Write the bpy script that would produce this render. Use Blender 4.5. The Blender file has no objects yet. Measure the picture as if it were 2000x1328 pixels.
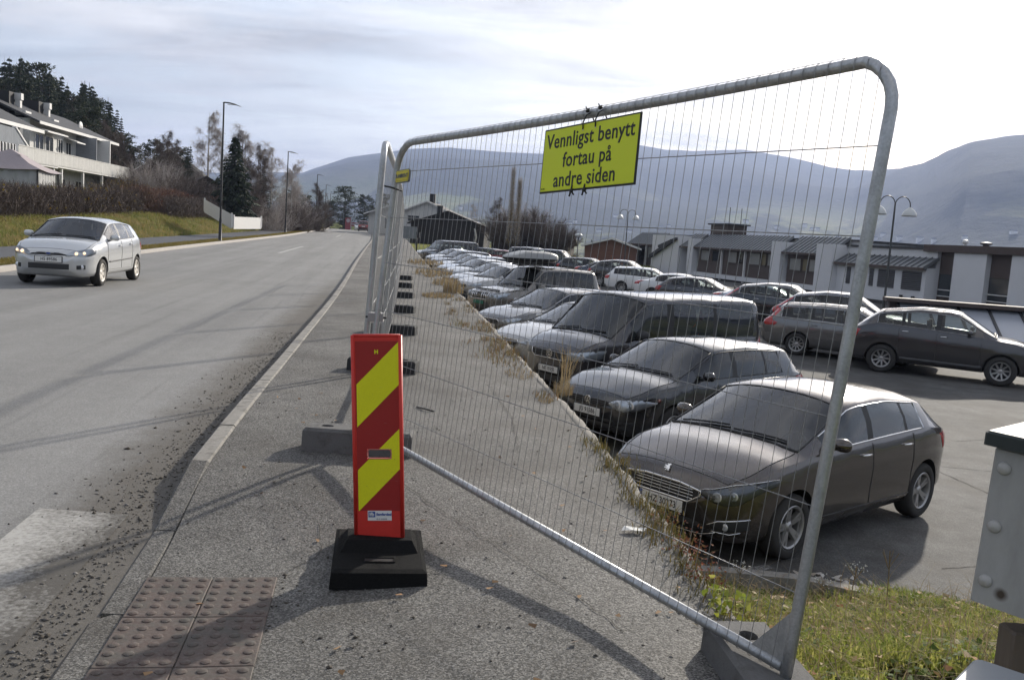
import bpy, bmesh, math, random
import numpy as np
from mathutils import Vector, Matrix
from mathutils.bvhtree import BVHTree

scene = bpy.context.scene
COL = scene.collection
R_ = math.radians

# ------------------------------------------------------------------ camera
PITCH, ROLL = R_(6.42), R_(3.8)
cam_data = bpy.data.cameras.new('camera')
cam_data.sensor_width = 36.0
cam_data.lens = 31.5
cam_data.clip_start = 0.05
cam_data.clip_end = 40000.0
cam = bpy.data.objects.new('camera', cam_data)
COL.objects.link(cam)
_f = Vector((0, math.cos(PITCH), -math.sin(PITCH)))
_r0 = Vector((1, 0, 0)); _u0 = Vector((0, math.sin(PITCH), math.cos(PITCH)))
_r = _r0 * math.cos(ROLL) + _u0 * math.sin(ROLL)
_u = -_r0 * math.sin(ROLL) + _u0 * math.cos(ROLL)
_m = Matrix.Identity(4)
for _i in range(3):
    _m[_i][0], _m[_i][1], _m[_i][2] = _r[_i], _u[_i], -_f[_i]
_m.translation = Vector((0, 0, 1.6))
cam.matrix_world = _m
scene.camera = cam

# ------------------------------------------------------------------ sky, sun, exposure
SUN_AZ, SUN_EL = R_(28.5), R_(23.0)        # azimuth clockwise from +Y, elevation
SUN_DIR = Vector((math.sin(SUN_AZ) * math.cos(SUN_EL), math.cos(SUN_AZ) * math.cos(SUN_EL), math.sin(SUN_EL)))
world = bpy.data.worlds.new('World')
scene.world = world
world.use_nodes = True
wn, wl = world.node_tree.nodes, world.node_tree.links
wn.clear()
w_out = wn.new('ShaderNodeOutputWorld')
w_bg = wn.new('ShaderNodeBackground')
w_bg.inputs['Strength'].default_value = 0.12
sky = wn.new('ShaderNodeTexSky')
sky.sky_type = 'NISHITA'
sky.sun_disc = False
sky.sun_elevation = SUN_EL
sky.sun_rotation = SUN_AZ
sky.altitude = 200
sky.air_density = 1.0
sky.dust_density = 2.0
sky.ozone_density = 1.0
w_tc = wn.new('ShaderNodeTexCoord')
def wmath(op, a, b=None, clamp=False):
    n = wn.new('ShaderNodeMath'); n.operation = op; n.use_clamp = clamp
    for k, v in ((0, a), (1, b)):
        if v is None: continue
        if isinstance(v, (int, float)): n.inputs[k].default_value = v
        else: wl.new(v, n.inputs[k])
    return n.outputs[0]
# thin high cloud: stretched noise on a flat sheet far above the ground
w_sep = wn.new('ShaderNodeSeparateXYZ'); wl.new(w_tc.outputs['Generated'], w_sep.inputs[0])
w_h = wmath('ADD', wmath('MAXIMUM', w_sep.outputs[2], 0.0), 0.10)
w_cmb = wn.new('ShaderNodeCombineXYZ')
wl.new(wmath('DIVIDE', w_sep.outputs[0], w_h), w_cmb.inputs[0])
wl.new(wmath('DIVIDE', w_sep.outputs[1], w_h), w_cmb.inputs[1])
w_map = wn.new('ShaderNodeMapping'); w_map.inputs['Scale'].default_value = (0.55, 1.0, 1.0)
w_map.inputs['Rotation'].default_value = (0, 0, 0.25)
wl.new(w_cmb.outputs[0], w_map.inputs[0])
w_n1 = wn.new('ShaderNodeTexNoise'); w_n1.inputs['Scale'].default_value = 1.15
w_n1.inputs['Detail'].default_value = 9; w_n1.inputs['Roughness'].default_value = 0.62
w_n1.inputs['Distortion'].default_value = 0.5
wl.new(w_map.outputs[0], w_n1.inputs['Vector'])
w_ramp = wn.new('ShaderNodeMapRange'); w_ramp.inputs['From Min'].default_value = 0.40
w_ramp.inputs['From Max'].default_value = 0.62; w_ramp.inputs['To Min'].default_value = 0.40
w_ramp.inputs['To Max'].default_value = 0.94
wl.new(w_n1.outputs['Fac'], w_ramp.inputs['Value'])
# cloud brightness: forward scattering round the sun
w_dot = wn.new('ShaderNodeVectorMath'); w_dot.operation = 'DOT_PRODUCT'
w_nrm = wn.new('ShaderNodeVectorMath'); w_nrm.operation = 'NORMALIZE'
wl.new(w_tc.outputs['Generated'], w_nrm.inputs[0])
wl.new(w_nrm.outputs[0], w_dot.inputs[0]); w_dot.inputs[1].default_value = SUN_DIR
w_d = wmath('MAXIMUM', w_dot.outputs['Value'], 0.0)
w_glow = wmath('ADD', wmath('MULTIPLY', wmath('POWER', w_d, 7.0), 2.4), wmath('MULTIPLY', wmath('POWER', w_d, 45.0), 16.0))
w_map2 = wn.new('ShaderNodeMapping'); w_map2.inputs['Scale'].default_value = (0.5, 1.6, 1.0); w_map2.inputs['Rotation'].default_value = (0, 0, -0.12); w_map2.inputs['Location'].default_value = (3.1, 1.7, 0)
wl.new(w_cmb.outputs[0], w_map2.inputs[0])
w_n2 = wn.new('ShaderNodeTexNoise'); w_n2.inputs['Scale'].default_value = 1.15; w_n2.inputs['Detail'].default_value = 7; w_n2.inputs['Roughness'].default_value = 0.66; w_n2.inputs['Distortion'].default_value = 0.8
wl.new(w_map2.outputs[0], w_n2.inputs['Vector'])
w_thick = wmath('ADD', wmath('MULTIPLY', wmath('SUBTRACT', w_n1.outputs['Fac'], 0.5), 1.6), wmath('MULTIPLY', wmath('SUBTRACT', w_n2.outputs['Fac'], 0.5), 2.4))
w_n3 = wn.new('ShaderNodeTexNoise'); w_n3.inputs['Scale'].default_value = 4.2; w_n3.inputs['Detail'].default_value = 8; w_n3.inputs['Roughness'].default_value = 0.6; w_n3.inputs['Distortion'].default_value = 0.6
w_map3 = wn.new('ShaderNodeMapping'); w_map3.inputs['Scale'].default_value = (1.0, 1.0, 2.6); wl.new(w_nrm.outputs[0], w_map3.inputs[0]); wl.new(w_map3.outputs[0], w_n3.inputs['Vector'])
w_thick = wmath('ADD', w_thick, wmath('MULTIPLY', wmath('SUBTRACT', w_n3.outputs['Fac'], 0.5), 1.1))
w_cb = wmath('MULTIPLY', wmath('ADD', w_glow, 3.4), wmath('ADD', 1.0, w_thick))
w_cc = wn.new('ShaderNodeMix'); w_cc.data_type = 'RGBA'; w_cc.blend_type = 'MULTIPLY'
w_cc.inputs[0].default_value = 1.0
w_cc.inputs[6].default_value = (1.0, 0.99, 0.985, 1)
wl.new(w_cb, w_cc.inputs[7])
w_mix = wn.new('ShaderNodeMix'); w_mix.data_type = 'RGBA'
wl.new(w_ramp.outputs[0], w_mix.inputs[0])
wl.new(sky.outputs[0], w_mix.inputs[6]); wl.new(w_cc.outputs[2], w_mix.inputs[7])
wl.new(w_mix.outputs[2], w_bg.inputs['Color'])
wl.new(w_bg.outputs[0], w_out.inputs['Surface'])

sun_data = bpy.data.lights.new('sun', 'SUN')
sun_data.energy = 4.0
sun_data.angle = R_(1.3)
sun_data.color = (1.0, 0.93, 0.82)
sun = bpy.data.objects.new('sun', sun_data)
COL.objects.link(sun)
sun.rotation_euler = (-SUN_DIR).to_track_quat('-Z', 'Y').to_euler()

scene.view_settings.view_transform = 'Standard'
scene.view_settings.look = 'None'
scene.view_settings.exposure = 0.70
scene.view_settings.gamma = 1.0
scene.view_settings.use_curve_mapping = False
scene.render.engine = 'CYCLES'
scene.cycles.use_denoising = True
scene.cycles.max_bounces = 6
scene.cycles.diffuse_bounces = 3
scene.cycles.glossy_bounces = 3
scene.cycles.use_adaptive_sampling = True
scene.cycles.adaptive_threshold = 0.02
scene.cycles.transparent_max_bounces = 16
scene.cycles.volume_bounces = 0
scene.cycles.caustics_reflective = False
scene.cycles.caustics_refractive = False
scene.cycles.sample_clamp_indirect = 6.0

# ------------------------------------------------------------------ helpers
def thing(name, label, cat, loc=(0, 0, 0), rotz=0.0, group=None):
    o = bpy.data.objects.new(name, None)
    o.empty_display_size = 0.2
    COL.objects.link(o)
    o.location = loc; o.rotation_euler = (0, 0, rotz)
    o['label'] = label; o['category'] = cat
    if group: o['group'] = group
    return o
def tag(o, label, cat, group=None):
    o['label'] = label; o['category'] = cat
    if group: o['group'] = group
    return o
def obj(name, me, parent=None, kind=None, loc=None):
    o = bpy.data.objects.new(name, me)
    COL.objects.link(o)
    if parent is not None: o.parent = parent
    if kind: o['kind'] = kind
    if loc is not None: o.location = loc
    return o
def dup(root, loc, rot, label=None, group=None, parent=None):
    """copy of a thing with its parts and sub-parts, mesh data shared"""
    def rec(o, par):
        c = o.copy(); COL.objects.link(c); c.parent = par
        for ch in o.children: rec(ch, c)
        return c
    kids = list(root.children)
    r = root.copy(); COL.objects.link(r); r.parent = parent
    r.location = loc
    r.rotation_euler = rot if not isinstance(rot, (int, float)) else (0, 0, rot)
    if label: r['label'] = label
    if group: r['group'] = group
    for k in kids: rec(k, r)
    return r

class MB:
    """collects shapes and builds ONE mesh"""
    def __init__(s): s.v = []; s.f = []; s.mi = []; s.cur = 0
    def add(s, vs, fs):
        b = len(s.v); s.v.extend([tuple(p) for p in vs])
        for f in fs: s.f.append(tuple(b + i for i in f)); s.mi.append(s.cur)
        return s
    def box(s, x0, x1, y0, y1, z0, z1):
        return s.add([(x0,y0,z0),(x1,y0,z0),(x1,y1,z0),(x0,y1,z0),(x0,y0,z1),(x1,y0,z1),(x1,y1,z1),(x0,y1,z1)],
                     [(3,2,1,0),(4,5,6,7),(0,1,5,4),(1,2,6,5),(2,3,7,6),(3,0,4,7)])
    def obox(s, c, ax, ay, az):
        """oriented box: centre and three half-axis vectors"""
        c, ax, ay, az = map(Vector, (c, ax, ay, az))
        vs = [c + ax*i + ay*j + az*k for k in (-1, 1) for (i, j) in ((-1,-1),(1,-1),(1,1),(-1,1))]
        return s.add(vs, [(3,2,1,0),(4,5,6,7),(0,1,5,4),(1,2,6,5),(2,3,7,6),(3,0,4,7)])
    def cbox(s, x0, x1, y0, y1, z0, z1, c):
        """box with chamfered vertical and top edges"""
        def ring(i, z): return [(x0+i+c,y0+i,z),(x1-i-c,y0+i,z),(x1-i,y0+i+c,z),(x1-i,y1-i-c,z),(x1-i-c,y1-i,z),(x0+i+c,y1-i,z),(x0+i,y1-i-c,z),(x0+i,y0+i+c,z)]
        rs = [ring(0, z0), ring(0, z1-c), ring(c, z1)]
        vs = [p for r in rs for p in r]; fs = []
        for k in range(2):
            for i in range(8): fs.append((k*8+i, k*8+(i+1)%8, (k+1)*8+(i+1)%8, (k+1)*8+i))
        fs.append(tuple(range(16, 24))); fs.append(tuple(reversed(range(8))))
        return s.add(vs, fs)
    def tube(s, pts, r, n=8, caps=True):
        """tube along a polyline, radius a number or a list"""
        pts = [Vector(p) for p in pts]; m = len(pts)
        rr = r if isinstance(r, (list, tuple)) else [r] * m
        vs = []; prev = None
        for i, p in enumerate(pts):
            t = (pts[min(i+1, m-1)] - pts[max(i-1, 0)]).normalized()
            if prev is None:
                a = Vector((0, 0, 1)) if abs(t.z) < 0.9 else Vector((1, 0, 0))
                x = t.cross(a).normalized()
            else:
                x = (prev - t * prev.dot(t)).normalized()
            prev = x; y = t.cross(x)
            for k in range(n):
                an = 2*math.pi*k/n
                vs.append(p + (x*math.cos(an) + y*math.sin(an)) * rr[i])
        fs = []
        for i in range(m-1):
            for k in range(n): fs.append((i*n+k, i*n+(k+1)%n, (i+1)*n+(k+1)%n, (i+1)*n+k))
        if caps: fs.append(tuple(reversed(range(n)))); fs.append(tuple((m-1)*n+k for k in range(n)))
        return s.add(vs, fs)
    def lathe(s, prof, c=(0,0,0), axis='z', n=24, closed=False):
        """prof: list of (radius, height) turned about an axis through c"""
        vs = []
        for (r, h) in prof:
            for k in range(n):
                a = 2*math.pi*k/n; p = (r*math.cos(a), r*math.sin(a), h)
                if axis == 'y': p = (p[0], p[2], p[1])
                elif axis == 'x': p = (p[2], p[0], p[1])
                vs.append((c[0]+p[0], c[1]+p[1], c[2]+p[2]))
        fs = []; m = len(prof)
        for i in range(m if closed else m-1):
            j = (i+1) % m
            for k in range(n): 
                q = (i*n+k, i*n+(k+1)%n, j*n+(k+1)%n, j*n+k)
                fs.append(q if axis != 'y' else tuple(reversed(q)))
        return s.add(vs, fs)
    def prism(s, poly, h, M=None):
        """polygon (x,y) extruded h along z, then moved by M"""
        n = len(poly)
        vs = [Vector((p[0], p[1], 0)) for p in poly] + [Vector((p[0], p[1], h)) for p in poly]
        if M is not None: vs = [M @ v for v in vs]
        fs = [tuple(reversed(range(n))), tuple(range(n, 2*n))] + [(i, (i+1)%n, n+(i+1)%n, n+i) for i in range(n)]
        return s.add(vs, fs)
    def build(s, name, mats, parent=None, smooth=False, kind=None, loc=None):
        return obj(name, s.mesh(name, mats, smooth), parent, kind, loc)
    def mesh(s, name, mats, smooth=False, angle=None):
        me = bpy.data.meshes.new(name)
        me.from_pydata(s.v, [], s.f)
        for m in (mats if isinstance(mats, (list, tuple)) else [mats]): me.materials.append(m)
        if any(s.mi): me.polygons.foreach_set('material_index', s.mi)
        if smooth: me.polygons.foreach_set('use_smooth', [True]*len(s.f))
        me.update()
        if smooth == 'auto': me.set_sharp_from_angle(angle=R_(35))
        return me

def np_mesh(name, verts, faces, mat, smooth=False):
    """mesh from numpy arrays: verts (n,3), faces (m,k) all the same size"""
    me = bpy.data.meshes.new(name)
    nv, (nf, k) = len(verts), faces.shape
    me.vertices.add(nv); me.vertices.foreach_set('co', np.ascontiguousarray(verts, dtype=np.float32).ravel())
    me.loops.add(nf*k); me.loops.foreach_set('vertex_index', np.ascontiguousarray(faces, dtype=np.int32).ravel())
    me.polygons.add(nf)
    me.polygons.foreach_set('loop_start', np.arange(0, nf*k, k, dtype=np.int32))
    me.polygons.foreach_set('loop_total', np.full(nf, k, dtype=np.int32))
    if smooth: me.polygons.foreach_set('use_smooth', np.ones(nf, dtype=bool))
    for m in (mat if isinstance(mat, (list, tuple)) else [mat]): me.materials.append(m)
    me.update(calc_edges=True); me.validate()
    return me
def grid_mesh(name, X, Y, Z, mat, smooth=True):
    """X,Y,Z arrays (a,b)"""
    a, b = X.shape
    i = np.arange(a*b).reshape(a, b)
    f = np.stack([i[:-1,:-1], i[1:,:-1], i[1:,1:], i[:-1,1:]], -1).reshape(-1, 4)
    return np_mesh(name, np.stack([X, Y, Z], -1).reshape(-1, 3), f, mat, smooth)

# ------------------------------------------------------------------ materials
class NT:
    def __init__(s, name):
        s.m = bpy.data.materials.new(name); s.m.use_nodes = True
        s.n = s.m.node_tree.nodes; s.l = s.m.node_tree.links
        s.b = s.n['Principled BSDF']; s.out = s.n['Material Output']
        s.geo = None
    def pos(s):
        if s.geo is None: s.geo = s.n.new('ShaderNodeNewGeometry')
        return s.geo.outputs['Position']
    def ocoord(s):
        return s.n.new('ShaderNodeTexCoord').outputs['Object']
    def noise(s, scale, detail=4, rough=0.5, vec=None, dist=0.0, sc3=None):
        t = s.n.new('ShaderNodeTexNoise'); t.inputs['Scale'].default_value = scale
        t.inputs['Detail'].default_value = detail; t.inputs['Roughness'].default_value = rough
        t.inputs['Distortion'].default_value = dist
        v = vec if vec is not None else s.pos()
        if sc3: v = s.mapping(v, sc3)
        s.l.new(v, t.inputs['Vector']); return t.outputs['Fac']
    def voro(s, scale, vec=None, feature='F1', out='Distance'):
        t = s.n.new('ShaderNodeTexVoronoi'); t.inputs['Scale'].default_value = scale; t.feature = feature
        s.l.new(vec if vec is not None else s.pos(), t.inputs['Vector']); return t.outputs[out]
    def mapping(s, vec, scale=(1,1,1), rot=(0,0,0)):
        t = s.n.new('ShaderNodeMapping'); t.inputs['Scale'].default_value = scale; t.inputs['Rotation'].default_value = rot
        s.l.new(vec, t.inputs['Vector']); return t.outputs[0]
    def rng(s, v, a, b, c=0.0, d=1.0):
        t = s.n.new('ShaderNodeMapRange')
        for k, x in (('From Min', a), ('From Max', b), ('To Min', c), ('To Max', d)): t.inputs[k].default_value = x
        s.l.new(v, t.inputs['Value']); return t.outputs[0]
    def math(s, op, a, b=None):
        t = s.n.new('ShaderNodeMath'); t.operation = op
        for k, v in ((0, a), (1, b)):
            if v is None: continue
            if isinstance(v, (int, float)): t.inputs[k].default_value = v
            else: s.l.new(v, t.inputs[k])
        return t.outputs[0]
    def mix(s, f, a, b, blend='MIX'):
        t = s.n.new('ShaderNodeMix'); t.data_type = 'RGBA'; t.blend_type = blend
        for k, v in ((0, f), (6, a), (7, b)):
            if isinstance(v, (int, float)): t.inputs[k].default_value = v if k == 0 else (v, v, v, 1)
            elif isinstance(v, (tuple, list)): t.inputs[k].default_value = (*v[:3], 1)
            else: s.l.new(v, t.inputs[k])
        return t.outputs[2]
    def sepxyz(s, v):
        t = s.n.new('ShaderNodeSeparateXYZ'); s.l.new(v, t.inputs[0]); return t.outputs
    def color(s, c):
        if isinstance(c, (tuple, list)): s.b.inputs['Base Color'].default_value = (*c[:3], 1)
        else: s.l.new(c, s.b.inputs['Base Color'])
        return s
    def set(s, **kw):
        for k, v in kw.items():
            k = k.replace('_', ' ')
            if isinstance(v, (int, float)): s.b.inputs[k].default_value = v
            elif isinstance(v, (tuple, list)): s.b.inputs[k].default_value = (*v[:3], 1)
            else: s.l.new(v, s.b.inputs[k])
        return s
    def bump(s, h, strength=0.3, dist=0.01):
        t = s.n.new('ShaderNodeBump'); t.inputs['Strength'].default_value = strength; t.inputs['Distance'].default_value = dist
        s.l.new(h, t.inputs['Height']); s.l.new(t.outputs[0], s.b.inputs['Normal']); return s

def flat(name, c, rough=0.6, metal=0.0, var=0.12, scale=6.0, spec=0.5, bump=0.0, coat=0.0):
    """plain surface with a little uneven tone"""
    t = NT(name)
    n = t.noise(scale, 5, 0.6)
    lo = tuple(x*(1-var) for x in c); hi = tuple(min(1, x*(1+var)) for x in c)
    t.color(t.mix(n, lo, hi)).set(Roughness=rough, Metallic=metal, Specular_IOR_Level=spec)
    if coat: t.set(Coat_Weight=coat, Coat_Roughness=0.03)
    if bump: t.bump(t.noise(scale*8, 4), bump, 0.01)
    return t.m
# ------------------------------------------------------------------ layout curves (metres)
_RK = np.array([(-0.6,-3),(-1.0,0),(-1.28,1.7),(-1.584,3.43),(-1.952,5.45),(-2.15,6.74),(-2.59,9.83),(-3.75,17.9),(-6.6,36.3),(-9.5,55.5),(-14.0,85.8),(-17.7,109),(-24.6,151.5),(-33,195),(-60,320)])
_LK = np.array([(-8.6,-3),(-9.0,0),(-9.6,4),(-10.9,13),(-12.32,21.4),(-13.45,27.4),(-14.86,36.7),(-16.64,49.4),(-18.5,63.6),(-21.0,81.7),(-24.2,102.3),(-32.4,152.8),(-41,195),(-68,320)])
_EK = np.array([(1.25,-3),(1.17,0),(1.06,2.4),(0.982,3.46),(0.858,4.64),(0.744,5.89),(0.538,7.76),(0.012,11.76),(-1.33,22.0),(-4.17,40.8),(-6.77,59.1),(-12.6,100),(-21,150)])
def curve(P):
    """smooth x(y) through the points (cubic Hermite)"""
    y, x = P[:,1], P[:,0]; m = np.gradient(x, y)
    def f(t):
        t = np.asarray(t, dtype=float)
        i = np.clip(np.searchsorted(y, t) - 1, 0, len(y) - 2)
        h = y[i+1] - y[i]; u = np.clip((t - y[i]) / h, 0, 1)
        return ((2*u**3-3*u**2+1)*x[i] + (u**3-2*u**2+u)*h*m[i] + (-2*u**3+3*u**2)*x[i+1] + (u**3-u**2)*h*m[i+1])
    return f
RK, LK, EK = curve(_RK), curve(_LK), curve(_EK)
def zroad(y):
    y = np.asarray(y, dtype=float)
    return np.where(y < 20, 0.0, np.where(y < 35, 0.0095*(y-20)**2/30, np.where(y < 150, 0.0095*(y-27.5), 1.16375 + 0.0095*(y-150) - 0.00022*(y-150)**2)))
def zlot(y):
    return -1.22 + 0.0065*np.maximum(0, np.asarray(y, dtype=float) - 13.6)
def sstep(a, b, x):
    t = np.clip((np.asarray(x, dtype=float) - a) / (b - a), 0, 1); return t*t*(3-2*t)
def zwalk(x, y):
    drop = (1 - sstep(4.1, 5.6, y)) * (1 - sstep(0.3, 2.3, x - RK(y) - 0.13))
    rim = (1 - sstep(0.0, 0.7, EK(np.clip(y, -3, 150)) - x)) * (1 - sstep(3.3, 4.6, y))
    return zroad(y) + 0.105 - 0.096*drop - 0.06*rim
def zgrass(x, y):
    return np.interp(y, [2.0, 3.0, 4.0, 5.5, 7.0, 7.3], [0.06, 0.0, -0.2, -0.70, -1.08, -1.14]) + 0.05*np.sin(x*3.1+y)*np.cos(y*2.3)
def bankh(y):
    return np.interp(y, [20, 34, 45, 62, 80], [.45, .55, .75, 1.15, 1.45])
def zbank(x, y):
    d = LK(y) - x
    return zroad(y) + 0.10 + bankh(y)*sstep(3.9, 9.0, d)

# ------------------------------------------------------------------ ground materials
def asphalt(name, base, var, grain, grain_scale, bump, streaks=False, dirt=0.0, rough=0.85):
    t = NT(name)
    big = t.noise(0.35, 4, 0.55); mid = t.noise(3.0, 5, 0.6)
    sp = t.voro(grain_scale, out='Color')
    spv = t.sepxyz(sp)[0]
    fine = t.noise(grain_scale*0.5, 3, 0.6)
    v = t.math('MULTIPLY', t.rng(big, 0.25, 0.75, 1-var, 1+var), t.rng(mid, 0.25, 0.75, 1-var*0.6, 1+var*0.6))
    g = t.math('MULTIPLY', v, t.math('ADD', 1-grain*0.5, t.math('MULTIPLY', t.math('POWER', spv, 1.6), grain*1.4)))
    if streaks:   # polished wheel tracks and old dribbles of tar along the lane
        q = t.sepxyz(t.pos())
        lat = t.math('ADD', q[0], t.math('MULTIPLY', q[1], 0.155))
        wob = t.noise(0.12, 2)
        c = t.n.new('ShaderNodeCombineXYZ')
        t.l.new(t.math('MULTIPLY', lat, 0.9), c.inputs[0]); t.l.new(t.math('MULTIPLY', q[1], 0.03), c.inputs[1])
        s1 = t.noise(1.3, 4, 0.6, vec=c.outputs[0])
        g = t.math('MULTIPLY', g, t.rng(s1, 0.3, 0.7, 0.86, 1.16))
        c2 = t.n.new('ShaderNodeCombineXYZ')
        t.l.new(t.math('ADD', t.math('MULTIPLY', lat, 3.0), t.math('MULTIPLY', wob, 1.5)), c2.inputs[0]); t.l.new(t.math('MULTIPLY', q[1], 0.05), c2.inputs[1])
        s2 = t.noise(2.0, 2, 0.5, vec=c2.outputs[0])
        g = t.math('MULTIPLY', g, t.rng(s2, 0.60, 0.68, 1.0, 0.89))
    col = t.mix(1.0, base, g, 'MULTIPLY')
    if streaks:   # silt washed up against the near kerb
        dn = t.noise(2.4, 6, .7); df = t.noise(26, 5, .7)
        band = t.math('MULTIPLY', t.rng(lat, -2.05, -1.25), t.rng(q[1], 40, 14))
        sm = t.rng(t.math('ADD', t.math('MULTIPLY', band, .55), t.math('MULTIPLY', t.math('ADD', dn, df), .38)), .56, .82, 0, .85)
        col = t.mix(sm, col, t.mix(df, (.060, .052, .042), (.125, .112, .095)))
    if dirt:
        dm = t.rng(t.noise(1.1, 6, 0.65), 0.48, 0.66, 0, dirt)
        col = t.mix(dm, col, (0.055, 0.047, 0.038))
    t.color(col).set(Roughness=rough, Specular_IOR_Level=0.35)
    t.bump(t.math('ADD', spv, t.math('MULTIPLY', fine, 0.7)), bump, 0.006)
    return t.m
M_ROAD = asphalt('road_asphalt', (0.20, 0.197, 0.19), 0.10, 0.34, 130, 0.45, streaks=True)
M_WALK = asphalt('walk_asphalt', (0.132, 0.127, 0.118), 0.34, 1.1, 150, 1.0, dirt=0.5)
M_LOT = asphalt('lot_asphalt', (0.085, 0.084, 0.081), 0.55, 0.5, 90, 0.5, dirt=0.5, rough=0.88)
M_PATH = asphalt('path_asphalt', (0.07, 0.07, 0.073), 0.1, 0.3, 90, 0.4, rough=0.6)
def concrete(name, c, var=0.2, dirt=0.35, scale=4.0):
    t = NT(name)
    n = t.noise(scale, 7, 0.65); f = t.noise(scale*22, 4, 0.6)
    col = t.mix(n, tuple(x*(1-var) for x in c), tuple(min(1, x*(1+var)) for x in c))
    col = t.mix(t.rng(f, 0.35, 0.7, 0.25, 0), col, tuple(x*0.45 for x in c))
    col = t.mix(t.rng(t.noise(scale*1.7, 6, 0.7), 0.5, 0.72, 0, dirt), col, (0.05, 0.045, 0.035))
    t.color(col).set(Roughness=0.9, Specular_IOR_Level=0.25).bump(f, 0.5, 0.006)
    return t.m
M_KERB = concrete('kerb_concrete', (0.29, 0.275, 0.25), var=.3, dirt=.75, scale=5)
M_KERB_D = concrete('silted_kerb', (0.15, 0.14, 0.122), var=.35, dirt=.8, scale=6)
M_KERB_L = concrete('granite_kerb', (0.42, 0.39, 0.36), dirt=0.15)
M_WALL = concrete('edge_concrete', (0.24, 0.225, 0.20), dirt=0.6, scale=2.0)
def grassy(name, a, b, c, scale=1.2):
    t = NT(name)
    n1 = t.noise(scale, 6, 0.65); n2 = t.noise(scale*9, 5, 0.7); n3 = t.noise(scale*60, 3, 0.7)
    col = t.mix(t.rng(n1, 0.35, 0.65), a, b)
    col = t.mix(t.rng(n2, 0.45, 0.75, 0, 0.8), col, c)
    col = t.mix(t.rng(n3, 0.3, 0.7, 0.55, 0), col, tuple(x*0.35 for x in a))
    t.color(col).set(Roughness=0.95, Specular_IOR_Level=0.1)
    t.bump(t.math('ADD', n3, n2), 1.0, 0.06)
    return t.m
M_BANK = grassy('bank_turf', (0.15, 0.185, 0.045), (0.25, 0.235, 0.085), (0.27, 0.19, 0.085), 0.8)
M_VERGE = grassy('verge_turf', (0.17, 0.135, 0.04), (0.21, 0.17, 0.055), (0.15, 0.16, 0.03), 2.0)
M_SOIL = grassy('slope_soil', (0.075, 0.07, 0.03), (0.10, 0.12, 0.03), (0.14, 0.09, 0.045), 3.0)

# wide terrain: forest and fields
def terrain_mat():
    t = NT('terrain_cover')
    p = t.pos(); z = t.sepxyz(p)[2]
    n1 = t.noise(0.0016, 6, 0.6, dist=0.6, sc3=(1, 0.55, 1)); n2 = t.noise(0.03, 5, 0.7); n3 = t.noise(0.006, 5, 0.6)
    forest = t.mix(t.rng(n2, 0.3, 0.7), (0.012, 0.020, 0.013), (0.038, 0.046, 0.026))
    field = t.mix(t.rng(n3, 0.35, 0.65), (0.16, 0.20, 0.06), (0.26, 0.25, 0.13))
    low = t.rng(z, 60, 210, 1.0, 0.0)
    fm = t.math('MULTIPLY', t.rng(n1, 0.50, 0.545), low)
    col = t.mix(fm, forest, field)
    near = t.rng(z, -16, -9, 0.0, 1.0)
    lawn = t.mix(t.noise(0.25, 5, 0.6), (0.09, 0.12, 0.03), (0.16, 0.15, 0.055))
    dist = t.n.new('ShaderNodeVectorMath'); dist.operation = 'LENGTH'; t.l.new(p, dist.inputs[0])
    col = t.mix(t.rng(dist.outputs['Value'], 140, 420, 1.0, 0.0), col, lawn)
    t.color(col).set(Roughness=1.0, Specular_IOR_Level=0.05)
    t.bump(n2, 0.8, 12.0)
    return t.m
M_TERRAIN = terrain_mat()

# ------------------------------------------------------------------ the wide ground with hills and the far mountains
_SKY = np.array([(-60,4.0),(-40,3.6),(-28,2.6),(-18.43,2.7),(-15.78,2.98),(-13.66,3.09),(-12.75,3.48),(-10.92,4.18),(-9.05,4.55),(-7.17,4.91),(-4.63,5.23),(-2.06,5.22),(1.16,5.27),(4.04,5.54),(7.2,5.84),(8.79,5.7),(10.36,5.69),(13.42,5.92),(14.94,5.77),(16.45,5.58),(18.52,5.3),(20.82,5.15),(22.06,5.25),(23.55,5.39),(24.8,6.13),(26.04,6.72),(27.53,7.02),(28.51,7.11),(34,7.3),(45,6.0),(70,4.5)])
_DST = np.array([(-60,4200),(-14,4600),(0,4600),(8,5600),(20,5600),(22.5,4200),(26,3300),(70,3300)])
def vnoise(x, y, seed):
    """cheap smooth value noise"""
    rs = np.random.RandomState(seed); T = rs.rand(64, 64)
    xi, yi = np.floor(x).astype(int), np.floor(y).astype(int); u, v = x-xi, y-yi
    u = u*u*(3-2*u); v = v*v*(3-2*v)
    g = lambda i, j: T[(xi+i) % 64, (yi+j) % 64]
    return (g(0,0)*(1-u)+g(1,0)*u)*(1-v) + (g(0,1)*(1-u)+g(1,1)*u)*v - 0.5
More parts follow.
